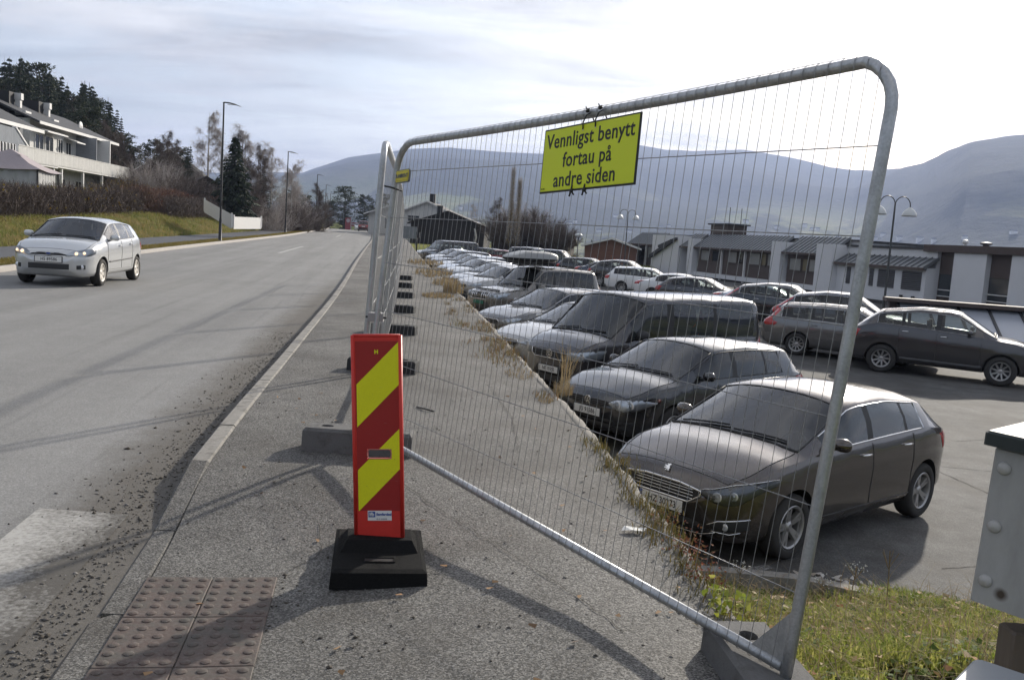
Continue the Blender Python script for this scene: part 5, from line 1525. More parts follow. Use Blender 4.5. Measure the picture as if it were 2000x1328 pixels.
# ================================================================== tactile slabs and crossing paint
def tactile_mat():
    t = NT('tactile_iron')
    q = t.pos(); n = t.noise(5, 6, .65); n2 = t.noise(60, 4, .7)
    col = t.mix(n, (.062, .040, .033), (.11, .078, .065))
    col = t.mix(t.rng(n2, .45, .62, 0, .6), col, (.13, .115, .10)); col = t.mix(t.rng(t.noise(9, 6, .7), .47, .62, 0, .9), col, (.075, .068, .058))
    t.color(col).set(Roughness=.75).bump(n2, .5, .004); return t.m
M_TACT = tactile_mat()
def tactile_mesh(w, l):
    m = MB(); m.cbox(-w/2+.002, w/2-.002, -l/2+.002, l/2-.002, -.03, .006, .003)
    nx, ny = int(round(w/.07)), int(round(l/.07))
    for i in range(nx):
        for j in range(ny):
            m.lathe([(.021, .005), (.019, .009), (.012, .0115), (.001, .012)], c=(-w/2+(i+.5)*w/nx, -l/2+(j+.5)*l/ny, 0), n=10)
    return m.mesh('tactile_slab', M_TACT, 'auto')
tm_ = tactile_mesh(.28, .42)
pav = bpy.data.objects['pavement']
ang = R_(9.5); ux, uy = Vector((math.cos(ang), math.sin(ang), 0)), Vector((-math.sin(ang), math.cos(ang), 0))
org = Vector((-1.535, 3.795, 0))
for i in range(2):
    for j in range(5):
        c = org + ux*(.14+.28*i) - uy*(.21+.42*j)
        o = obj('tactile_slab', tm_, pav)
        # follow the fall of the dropped kerb
        z0 = float(zwalk(c.x, c.y)); zx = float(zwalk(c.x+.12*ux.x, c.y+.12*ux.y))-float(zwalk(c.x-.12*ux.x, c.y-.12*ux.y)); zy = float(zwalk(c.x+.2*uy.x, c.y+.2*uy.y))-float(zwalk(c.x-.2*uy.x, c.y-.2*uy.y))
        o.location = (c.x, c.y, z0+.005); o.rotation_euler = (math.atan2(zy, .4), -math.atan2(zx, .24), ang)
M_CRACK = flat('crack_dark', (.050, .047, .042), .95)
def crack(pts, w, seed, zf=None, par=None):
    r = random.Random(seed); P = [Vector((x, y, 0)) for x, y in pts]; Q = []
    for a, b in zip(P[:-1], P[1:]):
        n = max(2, int((b-a).length/.05)); s_ = Vector((-(b-a).y, (b-a).x, 0)).normalized()
        for i in range(n): Q.append(a+(b-a)*i/n + s_*r.uniform(-.010, .010))
    Q.append(P[-1]); vs = []; fs = []
    for i, q in enumerate(Q):
        d = (Q[min(i+1, len(Q)-1)]-Q[max(i-1, 0)]).normalized(); s_ = Vector((-d.y, d.x, 0))*w*r.uniform(.4, 1.1)*.5
        for e in (q-s_, q+s_): vs.append((e.x, e.y, float(zwalk(e.x, e.y))+.0065 if zf is None else float(zf(e.y))+.004))
    for i in range(len(Q)-1): fs.append((2*i, 2*i+1, 2*i+3, 2*i+2))
    m = MB(); m.add(vs, [tuple(reversed(f)) for f in fs]); m.build('crack', M_CRACK, par or pav)
crack([(-.66, 5.35), (-.35, 4.85), (-.02, 4.35), (.22, 3.95), (.52, 3.4)], .006, 1)
crack([(-2.05, 7.6), (-1.6, 7.5), (-1.2, 7.62), (-.9, 7.55)], .008, 2)
crack([(-1.0, 3.85), (-.86, 4.2), (-.95, 4.6), (-1.2, 4.9)], .005, 3)
lot_ = bpy.data.objects['car_park']
for k_, pts_ in enumerate([[(4.2, 8.2), (5.4, 8.6), (6.3, 8.3), (7.6, 8.8)], [(5.2, 12.0), (6.0, 12.6), (7.4, 12.4), (9.0, 13.2)], [(6.6, 16.5), (7.8, 17.4), (9.6, 17.2)], [(5.6, 9.9), (6.2, 11.2), (6.0, 12.6)], [(7.4, 14.5), (9.5, 15.5), (12.5, 15.2)]]):
    crack(pts_, .016, 20+k_, zlot, lot_)
crack([(.1, 10.5), (-.2, 9.0), (.05, 7.4), (.1, 6.2)], .007, 4)
def worn_paint(name, c=(.62, .60, .55), a=.40, b=.62, dirt=(.075, .068, .058)):
    t = NT(name)
    big = t.noise(2.2, 5, .65); sm = t.noise(38, 4, .7)
    q = t.sepxyz(t.pos())
    lat = t.math('ADD', q[0], t.math('MULTIPLY', q[1], .16))
    f = t.math('ADD', t.math('MULTIPLY', big, .5), t.math('MULTIPLY', sm, .5))
    wear = t.rng(t.math('ADD', f, t.rng(lat, -1.68, -1.25, -.16, .10)), a, b)
    t.color(t.mix(wear, c, dirt)).set(Roughness=.8).bump(sm, .4, .004); return t.m
M_ZEBRA = worn_paint('crossing_paint', (.38, .37, .345), .33, .58)
for k, (xa, xb) in enumerate(((-2.47, -1.985), (-3.47, -2.97), (-4.47, -3.97))):
    ys_ = np.linspace(4.65, .6, 16)
    X = np.stack([np.full(16, xa) + (ys_[0]-ys_)*.155, np.full(16, xb) + (ys_[0]-ys_)*.155]); Y = np.broadcast_to(ys_, X.shape)
    obj('crossing_stripe', grid_mesh('crossing_stripe', X, Y, zroad(Y)+.004, M_ZEBRA), road)
# broken centre line far ahead, faint
M_LINE = worn_paint('lane_paint', (.34, .335, .32), .42, .66, (.16, .155, .15))
for y0 in (44.0, 92.0, 116.0):
    ys_ = np.linspace(y0, y0+12, 8); xm = .52*RK(ys_)+.48*LK(ys_)
    X = np.stack([xm-.10, xm+.10]); Y = np.broadcast_to(ys_, X.shape)
    obj('lane_line', grid_mesh('lane_line', X, Y, zroad(Y)+.006, M_LINE), road)
# paint left in the car park
lotobj = bpy.data.objects['car_park']
M_BAY = worn_paint('bay_paint', (.42, .41, .38), .48, .60, (.09, .088, .085))
for (a, b, w) in (((2.05, 7.65), (2.5, 7.95), .10), ((12.9, 21.2), (15.2, 20.0), .10), ((12.2, 25.9), (15.8, 24.0), .10)):
    a, b = Vector((*a, 0)), Vector((*b, 0)); d = (b-a).normalized(); s_ = Vector((-d.y, d.x, 0))*w/2
    m = MB(); m.add([(p_.x, p_.y, float(zlot(p_.y))+.005) for p_ in (a-s_, b-s_, b+s_, a+s_)], [(0,1,2,3)]); m.build('bay_line', M_BAY, lotobj)

# kerb round the grass slope
pts = [(1.15, 7.30), (1.9, 7.36), (2.55, 7.30), (3.05, 7.08), (3.5, 6.7), (3.95, 6.2), (4.35, 5.6)]
for i, (a, b) in enumerate(zip(pts[:-1], pts[1:])):
    a, b = Vector((*a, -1.25)), Vector((*b, -1.25)); d = (b-a); dn = d.normalized(); s_ = Vector((-dn.y, dn.x, 0))
    m = MB(); m.obox((a+b)/2+Vector((0, 0, .09)), d/2-dn*.006, s_*.065, Vector((0, 0, .10))); m.build('kerb_stone', M_KERB, lotobj)

# ================================================================== cabinet at the right edge
def cab_mat():
    t = NT('cabinet_white'); q = t.pos(); z = t.sepxyz(q)[2]
    n = t.noise(9, 6, .7, sc3=(1, 1, .3)); f = t.noise(90, 3)
    col = t.mix(t.rng(n, .35, .7, 0, .8), (.40, .395, .38), (.28, .275, .26))
    d = t.n.new('ShaderNodeVectorMath'); d.operation = 'DISTANCE'; t.l.new(t.ocoord(), d.inputs[0]); d.inputs[1].default_value = (.095, -.003, -.225)
    col = t.mix(t.rng(t.math('ADD', d.outputs['Value'], t.math('MULTIPLY', n, .02)), .018, .035, .95, 0), col, (.045, .026, .012))
    t.color(col).set(Roughness=.55).bump(f, .12, .003); return t.m
M_CAB = cab_mat()
M_WOODP = NT('weathered_post'); _n = M_WOODP.noise(14, 6, .7, sc3=(1, 1, .12)); M_WOODP.color(M_WOODP.mix(_n, (.075, .055, .042), (.20, .165, .135))).set(Roughness=.9).bump(_n, .6, .01); M_WOODP = M_WOODP.m
cb = thing('metal_cabinet', 'pale metal cabinet with round bolts and dark green lid', 'cabinet', (1.665, 3.02, .735), R_(8)); cb.rotation_euler = (0, R_(2.0), R_(-48))
MB().cbox(0, .42, 0, .34, -.28, .27, .006).build('body', M_CAB, cb)
MB().cbox(-.03, .45, -.03, .37, .275, .325, .008).build('lid', flat('lid_green', (.026, .034, .033), .6), cb)
for z in (.205, .0, -.195):
    k = MB(); k.lathe([(.022, .001), (.022, .006), (.016, .013), (.001, .015)], axis='y', n=16); k.v = [(v[0]+.040, -v[1], v[2]+z) for v in k.v]
    k.build('bolt', flat('bolt_pale%d' % int(z*100), (.42, .41, .39), .45), cb, True)
MB().cbox(.19, .40, -.006, .0, -.10, .06, .003).build('name_plate', M_GREYPL, cb)
tp = thing('timber_post', 'weathered timber post carrying the pale cabinet', 'post', (1.83, 2.99, -.28)); 
MB().cbox(-.055, .055, -.05, .05, -.2, .66, .008).build('shaft', M_WOODP, tp)
MB().cbox(.10, .21, .22, .31, 1.46, 1.54, .006).build('cap', flat('post_white', (.45, .43, .40), .7, var=.25, scale=30), tp)
MB().cbox(.11, .20, .23, .30, .9, 1.46, .004).build('upper_shaft', flat('post_white2', (.42, .40, .37), .7, var=.25, scale=30), tp)
gb = thing('grit_box', 'flat grey box top in the lower corner below the cabinet', 'box', (1.49, 2.62, -.02), R_(-42))
MB().cbox(.0, .6, -.5, .0, -.1, .405, .012).build('body', flat('box_grey', (.20, .21, .225), .5, var=.15), gb)
MB().cbox(-.02, .62, -.52, .02, .407, .44, .012).build('lid', flat('box_lid', (.27, .285, .30), .45, var=.15), gb)

# ================================================================== lamps
M_POLE = flat('pole_black', (.016, .016, .017), .45, var=.1)
def street_lamp(loc, label):
    t = thing('street_lamp', label, 'street lamp', loc, R_(9), 'black street lamps along the footpath')
    MB().lathe([(.12, 0), (.12, .02), (.095, .05), (.085, 1.2), (.062, 1.35), (.045, 7.7), (.045, 7.85), (.001, 7.9)], n=12).build('pole', M_POLE, t, True)
    m = MB(); P = [(-.05, 0, 7.83), (.06, 0, 7.86), (.32, 0, 7.85), (.62, 0, 7.80), (.95, 0, 7.71)]
    wd = [.05, .055, .11, .15, .07]; th = [.05, .05, .045, .035, .012]
    vs = []; fs = []
    for (x, y_, z), w, h in zip(P, wd, th): vs += [(x, -w, z-h*.3), (x, w, z-h*.3), (x, w*.8, z+h), (x, -w*.8, z+h)]
    for i in range(len(P)-1):
        for k in range(4): fs.append((i*4+k, i*4+(k+1) % 4, i*4+4+(k+1) % 4, i*4+4+k))
    fs += [(3,2,1,0), tuple(range(len(vs)-4, len(vs)))]
    m.add(vs, fs); m.build('lamp_head', M_POLE, t)
    MB().box(.2, .7, -.09, .09, 7.775, 7.79).build('diffuser', M_REFL, t)
    MB().box(-.07, .07, -.11, -.085, 2.0, 2.3).build('service_hatch', M_POLE, t)
    return t
LAMPS = [(-17.3, 52.2), (-22.95, 88.6), (-29.8, 132), (-36.4, 168.7), (-44.0, 209), (-52.6, 250)]
lbl = ['closest and tallest black street lamp on the grass verge', 'second black street lamp from the white fence', 'third black street lamp along the verge', 'fourth black street lamp along the verge', 'fifth black street lamp along the verge', 'sixth and farthest black street lamp along the verge']
s0 = street_lamp((LAMPS[0][0], LAMPS[0][1], float(zroad(52.2))+.12), lbl[0])
for (x, y_), lb in zip(LAMPS[1:], lbl[1:]):
    dup(s0, (x, y_, float(zroad(min(y_, 172)))+.12), R_(9), lb)
M_SHADE = flat('lamp_shade_white', (.62, .63, .62), .35, var=.06)
M_POLEG = flat('pole_grey_green', (.045, .05, .05), .45)
def twin_lamp(loc, label, h=5.6):
    t = thing('twin_lamp', label, 'lamp post', loc, R_(4), 'twin-armed lamps over the car park')
    MB().lathe([(.10, 0), (.10, .03), (.075, .06), (.07, 1.1), (.05, 1.25), (.038, h-.9), (.035, h-.3), (.001, h-.28)], n=12).build('pole', M_POLEG, t, True)
    for sg_ in (-1, 1):
        P = [(0, 0, h-.55)] + [(sg_*(.33-.33*math.cos(a)), 0, h-.38+.36*math.sin(a)) for a in np.linspace(0, math.pi, 11)] + [(sg_*.66, 0, h-.46)]
        a_ = MB().tube(P, .022, 8).build('arm', M_POLEG, t, True)
        s_ = MB(); s_.lathe([(.035, .06), (.07, .03), (.16, -.03), (.25, -.14), (.30, -.27), (.305, -.31), (.295, -.31), (.24, -.15), (.001, -.04)], c=(sg_*.66, 0, h-.50), n=24)
        s_.build('shade', M_SHADE, t, True)
    return t
tl0 = twin_lamp((15.62, 38.0, float(zlot(38.0))-.1), 'twin-armed lamp with white bowl shades, close behind the tall fence post')
dup(tl0, (9.03, 76.0, float(zlot(76.0))-.1), R_(4), 'twin-armed lamp with white bowl shades, far, beside the brick house')
sl = thing('bollard_lamp', 'short lamp with flat white globe above the far cars', 'lamp post', (4.75, 72.0, float(zlot(72.0))))
MB().lathe([(.06, 0), (.05, .1), (.045, 3.0), (.001, 3.02)], n=10).build('pole', M_POLEG, sl, True)
MB().lathe([(.05, 2.95), (.26, 2.98), (.30, 3.06), (.27, 3.15), (.10, 3.22), (.001, 3.23)], n=16).build('shade', M_SHADE, sl, True)
# ================================================================== buildings
def boards(name, a, b, width=.14, axis=0, rough=.8):
    """painted upright boards: colour varies from board to board"""
    t = NT(name); q = t.sepxyz(t.ocoord())
    k = t.math('FLOOR', t.math('DIVIDE', q[axis], width))
    w = t.n.new('ShaderNodeTexWhiteNoise'); w.noise_dimensions = '1D'; t.l.new(k, w.inputs['W'])
    fr = t.math('FRACT', t.math('DIVIDE', q[axis], width))
    col = t.mix(w.outputs['Value'], a, b)
    col = t.mix(t.rng(fr, .90, .94), col, tuple(x*.45 for x in a))
    n = t.noise(3, 5, .65); col = t.mix(t.rng(n, .45, .75, 0, .35), col, tuple(x*.6 for x in a))
    t.color(col).set(Roughness=rough, Specular_IOR_Level=.25); return t.m
M_WHITEW = boards('white_boards', (.62, .61, .58), (.68, .67, .64))
M_GREYW = boards('grey_boards', (.20, .215, .235), (.25, .265, .285))
M_BROWNW = boards('brown_boards', (.075, .060, .052), (.10, .082, .07))
M_DKWOOD = boards('dark_boards', (.030, .026, .024), (.045, .040, .036))
M_TRIM = flat('white_trim', (.66, .65, .63), .6, var=.06)
M_PLASTER = flat('white_plaster', (.68, .68, .69), .85, var=.05, scale=1.2)
M_ROOFD = flat('dark_roof_tile', (.045, .046, .050), .75, var=.3, scale=2.5, bump=.4)
M_ROOFG = flat('grey_roof', (.20, .19, .185), .8, var=.15, scale=1.5)
M_PANE = flat('window_glass', (.030, .036, .042), .06, var=.2, scale=.6, spec=.8)
M_PANE_L = flat('window_blind', (.28, .28, .27), .25, var=.25, scale=.9)
M_CHIM = flat('chimney_black', (.015, .015, .016), .7)
M_BRICK = flat('red_brick', (.17, .085, .058), .9, var=.3, scale=4)
M_METAL_R = flat('seamed_metal', (.17, .178, .185), .45, .3, .12, scale=1.0)

def window(parent, x0, x1, z0, z1, y, mat=None, fr=M_TRIM, mull=1, fw=.07):
    w = bpy.data.objects.new('window', None); w.empty_display_size = .2; COL.objects.link(w); w.parent = parent
    m = MB()
    m.box(x0, x0+fw, y-.05, y+.02, z0, z1); m.box(x1-fw, x1, y-.05, y+.02, z0, z1)
    m.box(x0+fw, x1-fw, y-.05, y+.02, z0, z0+fw); m.box(x0+fw, x1-fw, y-.05, y+.02, z1-fw, z1)
    for k in range(1, mull+1):
        xm = x0 + (x1-x0)*k/(mull+1); m.box(xm-fw*.4, xm+fw*.4, y-.045, y+.02, z0+fw, z1-fw)
    m.build('frame', fr, w)
    MB().box(x0+fw, x1-fw, y-.015, y-.003, z0+fw, z1-fw).build('pane', mat or M_PANE, w)
    return w
def gable_house(name, label, c, rot, W, D, ze, zp, wall, roofm, base, over=.4, wins=(), chim=None, door=None):
    """gable wall faces local -y; W wide, D deep"""
    t = thing(name, label, 'house', (c[0], c[1], base), rot)
    h, p_ = ze-base, zp-base
    m = MB(); m.add([(-W/2,0,-2),(W/2,0,-2),(W/2,0,h),(0,0,p_),(-W/2,0,h),(-W/2,D,-2),(W/2,D,-2),(W/2,D,h),(0,D,p_),(-W/2,D,h)],
          [(0,1,2,3,4),(9,8,7,6,5),(1,6,7,2),(5,0,4,9)]); m.build('wall', wall, t)
    sl = (p_-h)/(W/2)
    for sg_ in (-1, 1):
        m = MB(); th = .16; x1 = sg_*(W/2+over); z1 = h-over*sl
        vs = [(0,-over,p_+.02),(x1,-over,z1+.02),(x1,D+over,z1+.02),(0,D+over,p_+.02)]
        vs += [(v[0],v[1],v[2]+th) for v in vs]
        m.add(vs, [(0,1,2,3),(7,6,5,4),(0,4,5,1),(1,5,6,2),(2,6,7,3),(3,7,4,0)]); m.build('roof', roofm, t)
        m = MB(); m.add([(0,-over-.03,p_-.02),(x1,-over-.03,z1-.02),(x1,-over-.03,z1+.17),(0,-over-.03,p_+.17),(0,-over,p_-.02),(x1,-over,z1-.02),(x1,-over,z1+.17),(0,-over,p_+.17)], [(0,1,2,3),(7,6,5,4),(0,4,5,1),(1,5,6,2),(2,6,7,3),(3,7,4,0)]); m.build('barge_board', M_TRIM if wall != M_DKWOOD else M_DKWOOD, t)
    for (x0, x1, z0, z1) in wins: window(t, x0, x1, z0, z1, -.02)
    if chim:
        for (cx, cy, cz) in chim: MB().box(cx-.35, cx+.35, cy-.35, cy+.35, p_-1.5, cz).build('chimney', M_CHIM, t)
    return t

# ---- row house behind the hedge
def railing(parent, x0, x1, y, z0, z1, mat, nm='balcony', endcaps=True, step=.125):
    b = bpy.data.objects.new(nm, None); b.empty_display_size = .2; COL.objects.link(b); b.parent = parent
    m = MB(); x = x0+.02
    while x < x1-.05: m.box(x, x+step*.78, y-.02, y, z0+.06, z1-.05); x += step
    m.build('railing_boards', mat, b, kind='stuff')
    MB().box(x0, x1, y-.05, y+.03, z1-.05, z1).build('top_rail', mat, b)
    MB().box(x0, x1, y, y+.04, z0+.15, z0+.23).build('lower_rail', mat, b)
    return b
rot = math.atan2(18.0, -1.9)      # local x runs along the facade away from us, -y... towards the hill
rh = thing('row_house', 'grey and white two-storey row house with long white balcony behind the hedge', 'house', (-37.8, 69.5, 2.0), rot)
# local: x = along the facade (away), y = to the left (into the house)
LN = 16.6
MB().box(0, LN, 0, 8, -1, 3.0).build('ground_floor', M_WHITEW, rh)
MB().box(0, LN, 0, 8, 3.0, 6.3).build('upper_floor', M_WHITEW, rh)
m = MB(); ov = .9
for (y0, y1, za, zb) in ((-ov, 4.0, 5.95, 7.95), (4.0, 8+ov, 7.95, 5.95)):
    vs = [(-.5, y0, za), (LN+.7, y0, za), (LN+.7, y1, zb), (-.5, y1, zb)]; vs += [(v[0], v[1], v[2]+.16) for v in vs]
    MB().add(vs, [(3,2,1,0),(4,5,6,7),(0,1,5,4),(1,2,6,5),(2,3,7,6),(3,0,4,7)]).build('roof', M_ROOFD, rh)
MB().box(-.5, LN+.7, -ov-.06, -ov, 5.90, 6.12).build('gutter', M_TRIM, rh)
m = MB(); m.add([(LN, 0, 6.3), (LN, 8, 6.3), (LN, 4, 7.9), (LN-.1, 0, 6.3), (LN-.1, 8, 6.3), (LN-.1, 4, 7.9)], [(0,1,2),(5,4,3),(0,2,5,3),(2,1,4,5)]); m.build('gable', M_WHITEW, rh)
for x in (2.5, 8.0):
    MB().box(x, x+.9, 2.6, 3.9, 6.9, 8.5).build('chimney', M_CHIM, rh)
    MB().box(x+1.0, x+1.35, 2.2, 2.6, 6.8, 8.0).build('chimney_flashing', M_TRIM, rh)
    MB().box(x+.95, x+1.4, 2.1, 2.7, 8.0, 8.5).build('chimney_cap', M_TRIM, rh)
for x in (1.2, 6.6): MB().box(x, x+1.0, .8, 1.6, 6.75, 6.95).build('roof_light', M_TRIM, rh)
for (x0, x1, z0, z1) in ((.8, 2.4, 3.2, 5.3), (2.7, 4.3, 3.2, 5.3), (5.2, 6.2, 3.3, 5.3), (6.8, 8.0, 3.9, 5.2), (13.2, 14.3, 3.6, 5.2), (14.7, 15.8, 3.6, 5.2), (15.95, 16.5, 3.6, 5.2)): window(rh, x0, x1, z0, z1, -.03, M_PANE)
for (x0, x1, z0, z1) in ((1.5, 3.4, .2, 2.1), (5.0, 6.8, .2, 2.1), (9.0, 10.4, .2, 2.1), (14.0, 15.8, .2, 2.1)): window(rh, x0, x1, z0, z1, -.03, M_PANE)
MB().box(9.2, 9.35, -1.7, 0, 3.0, 5.85).build('partition', M_GREYW, rh)
MB().box(9.35, 12.6, -.12, -.02, 3.0, 5.85).build('grey_panel', M_GREYW, rh)
MB().box(12.6, 12.75, -1.7, 0, 3.0, 5.95).build('partition', M_TRIM, rh)
MB().box(.0, LN+1.2, -1.75, 0, 2.78, 2.98).build('balcony_floor', M_TRIM, rh)
railing(rh, 0, LN+1.2, -1.78, 2.85, 3.92, M_WHITEW)
for x in (2.0, 6.5, 11.0, 15.4, 17.4): MB().box(x-.09, x+.09, -1.65, -1.47, -.6, 2.78).build('post', M_TRIM, rh)
for (x0, x1) in ((6.9, 8.4), (11.3, 13.0), (13.4, 15.1)): railing(rh, x0, x1, -1.7, -.2, 1.1, M_WHITEW, 'terrace_screen')
def awning(x0, x1, z):
    m = MB(); m.add([(x0, -.05, z), (x1, -.05, z), (x1, -1.1, z-.35), (x0, -1.1, z-.35), (x0, -.05, z+.05), (x1, -.05, z+.05), (x1, -1.1, z-.25), (x0, -1.1, z-.25)], [(3,2,1,0),(4,5,6,7),(0,1,5,4),(1,2,6,5),(2,3,7,6),(3,0,4,7)]); m.build('awning', M_TRIM, rh)
awning(.6, 4.6, 5.75); awning(6.5, 8.4, 5.5)
MB().lathe([(.02, 0), (.40, .10), (.45, .16)], c=(14.2, 1.3, 7.2), axis='y', n=14).build('satellite_dish', M_TRIM, rh)

nu = thing('end_house', 'nearer end of the row house with grey boarded side wall and balcony', 'house', (-34.5, 58.0, 2.0), rot)
MB().box(-6, 8.5, 1.2, 8, -1, 5.2).build('wall', M_GREYW, nu)
m = MB(); m.add([(-6, -.6, 2.9), (6.6, -.6, 2.75), (3.2, -.6, 4.75), (-6, -.6, 4.85), (-6, -.45, 2.9), (6.6, -.45, 2.75), (3.2, -.45, 4.75), (-6, -.45, 4.85)], [(0,1,2,3),(7,6,5,4),(0,4,5,1),(1,5,6,2),(2,6,7,3),(3,7,4,0)]); m.build('stair_wall', M_GREYW, nu)
m = MB(); m.obox((4.9, -.52, 3.8), (1.78, 0, -1.04), (0, .14, 0), (.03, 0, .05)); m.build('sloping_trim', M_TRIM, nu)
for (y0, y1, za, zb) in ((-.2, 4.2, 5.0, 7.0), (4.2, 8.8, 7.0, 5.0)):
    vs = [(-7, y0, za), (8.6, y0, za), (8.6, y1, zb), (-7, y1, zb)]; vs += [(v[0], v[1], v[2]+.16) for v in vs]
    MB().add(vs, [(3,2,1,0),(4,5,6,7),(0,1,5,4),(1,2,6,5),(2,3,7,6),(3,0,4,7)]).build('roof', M_ROOFD, nu)
MB().box(-7, 8.6, -.28, -.2, 4.95, 5.2).build('gutter', M_TRIM, nu)
MB().box(-6, 6.9, -1.9, 1.2, 2.45, 2.62).build('balcony_floor', M_TRIM, nu)
railing(nu, 0.4, 6.9, -1.93, 2.5, 3.55, M_WHITEW)
MB().box(-6, .3, -1.85, -1.80, 2.6, 3.5).build('white_screen', M_PLASTER, nu)
b = MB()
for k in range(14): b.box(-6+.45*k, -5.94+.45*k, -1.97, -1.90, 2.5, 3.5)
b.build('black_balusters', M_BLACK, nu, kind='stuff')
for x in (1.0, 6.5): MB().box(x-.09, x+.09, -1.8, -1.6, -.6, 2.45).build('post', M_TRIM, nu)
M_PLANT = flat('box_plants', (.10, .085, .03), .9, var=.5, scale=8)

# ---- garden pavilion
pv = thing('garden_pavilion', 'pinkish grey garden pavilion tent with pale curtains behind the hedge', 'pavilion', (-28.9, 51.2, 1.75), R_(12))
M_TENT = flat('tent_cloth', (.34, .29, .295), .8, var=.1); M_CURT = flat('tent_curtain', (.42, .42, .41), .85, var=.2, scale=3)
def hip(nm, a, za, b, zb, sag=.12):
    m = MB(); n = 8; vs = []; fs = []
    for k in range(4):
        for i in range(n+1):
            f = i/n
            c0 = [(-1,-1),(1,-1),(1,1),(-1,1)][k]; c1 = [(1,-1),(1,1),(-1,1),(-1,-1)][k]
            x, y_ = c0[0]+(c1[0]-c0[0])*f, c0[1]+(c1[1]-c0[1])*f
            for j, (r_, z) in enumerate(((a, za), ((a+b)/2, (za+zb)/2-sag), (b, zb))): vs.append((x*r_, y_*r_, z - (.10*math.sin(math.pi*f) if j == 0 else 0) - (0.04 if j == 0 else 0)))
    for k in range(4):
        for i in range(n):
            for j in range(2):
                q = k*(n+1)*3 + i*3 + j; fs.append((q, q+3, q+4, q+1))
    m.add(vs, fs); return m.build(nm, M_TENT, pv, True)
hip('roof', 2.15, 1.95, .5, 2.75); hip('vent_top', .7, 2.72, .04, 3.0, .03)
for (x, y_) in ((-1.95,-1.95),(1.95,-1.95),(1.95,1.95),(-1.95,1.95)): MB().box(x-.04, x+.04, y_-.04, y_+.04, -.3, 1.95).build('pole', M_BLACK, pv)
def curtain(p0, p1, seed):
    m = MB(); n = 30; vs = []; fs = []
    for i in range(n+1):
        f = i/n; x, y_ = p0[0]+(p1[0]-p0[0])*f, p0[1]+(p1[1]-p0[1])*f; w = .06*math.sin(f*38+seed)
        vs += [(x+w, y_+w, -.3), (x+w*.5, y_+w*.5, 1.85)]
    for i in range(n): fs.append((i*2, i*2+2, i*2+3, i*2+1))
    m.add(vs, fs); m.build('curtain', M_CURT, pv, True)
curtain((-1.9,-1.95), (1.9,-1.95), 1); curtain((1.95,-1.9), (1.95,1.2), 2)

# ---- other houses on the left and far ahead
gable_house('brown_house', 'dark brown gabled house among the bare trees above the bank', (-47.5, 122, 0), R_(14), 8.5, 9, 7.4, 10.4, M_BROWNW, M_ROOFD, 3.0, wins=((-2.6,-1.5,2.0,3.2),(1.2,2.3,2.0,3.2)))
gable_house('garden_shed', 'small dark shed with white window trim behind the bare bushes', (-35.2, 101, 0), R_(30), 4.2, 5, 5.0, 6.1, M_DKWOOD, M_ROOFD, 3.0, wins=((-.2,.9,.5,1.6),))
gable_house('white_house', 'white gabled house with black chimney beyond the car park', (-12.6, 122, 0), R_(-4), 8.6, 10, 3.9, 5.75, M_WHITEW, M_ROOFD, .4, wins=((-2.6,-.9,2.6,3.5),), chim=[(.2, 3.0, 6.6)])
gable_house('dark_barn', 'low dark brown barn in front of the white house', (-8.9, 112, 0), R_(-3), 9.2, 9, 2.75, 4.35, M_DKWOOD, M_ROOFD, .2, chim=[(-1.6, 4.0, 5.0)])
gable_house('pale_villa', 'pale house with dark hipped roof at the roadside beyond the fence', (-19.0, 133, 0), R_(6), 6.5, 8, 4.0, 5.2, M_WHITEW, M_ROOFD, 1.0, over=.7, wins=((-2.4,-1.6,.8,2.6),(-.9,-.1,.8,2.6)))
gable_house('brick_house', 'red-brown brick gable house behind the orange bush', (9.9, 96, 0), R_(-8), 5.6, 9, 1.42, 2.25, M_BRICK, M_ROOFG, -2.6)
gable_house('grey_roof_house', 'low house with broad grey roof behind the lawn', (6.3, 108, 0), R_(80), 7.0, 9, 1.3, 2.35, M_BROWNW, M_ROOFG, -2.2)

# ---- filling station far ahead
st_ = thing('filling_station', 'filling station canopy with red and white fascia beyond the crest', 'filling station', (-35.4, 214, .5), R_(8))
st_.scale = (.7, .7, .62)
M_FR = flat('fascia_red', (.24, .05, .06), .6); M_FW = flat('fascia_white', (.34, .30, .33), .6)
MB().box(-7.5, 5.5, 0, 10, 2.55, 3.05).build('fascia', M_FR, st_); MB().box(-7.5, 5.5, -.04, 10, 3.07, 3.55).build('fascia_band', M_FW, st_); MB().box(-7.6, 5.6, -.06, 10, 3.57, 3.95).build('fascia_top', M_FR, st_)
for x in (-6.5, -1, 4.5): MB().box(x-.2, x+.2, 2, 2.4, -1.5, 2.55).build('column', M_FW, st_)
MB().box(-4, 5, 8, 14, -1.5, 2.5).build('shop', M_PANE, st_)
px_ = thing('price_pylon', 'tall red filling station pylon sign beside the road', 'sign', (-38.9, 205, .2), R_(10))
px_.scale = (.75, .75, .8)
MB().box(-.9, .7, -.15, .15, .6, 4.6).build('panel', M_FR, px_); MB().box(.72, .95, -.1, .1, -1, 5.0).build('edge_post', M_FW, px_); MB().lathe([(.55, -.16), (.40, -.18), (.001, -.18)], c=(-.05, 0, 3.8), axis='y', n=18).build('disc', M_FW, px_); MB().box(-.7, -.3, -.1, .1, -1, .6).build('foot', M_FW, px_)

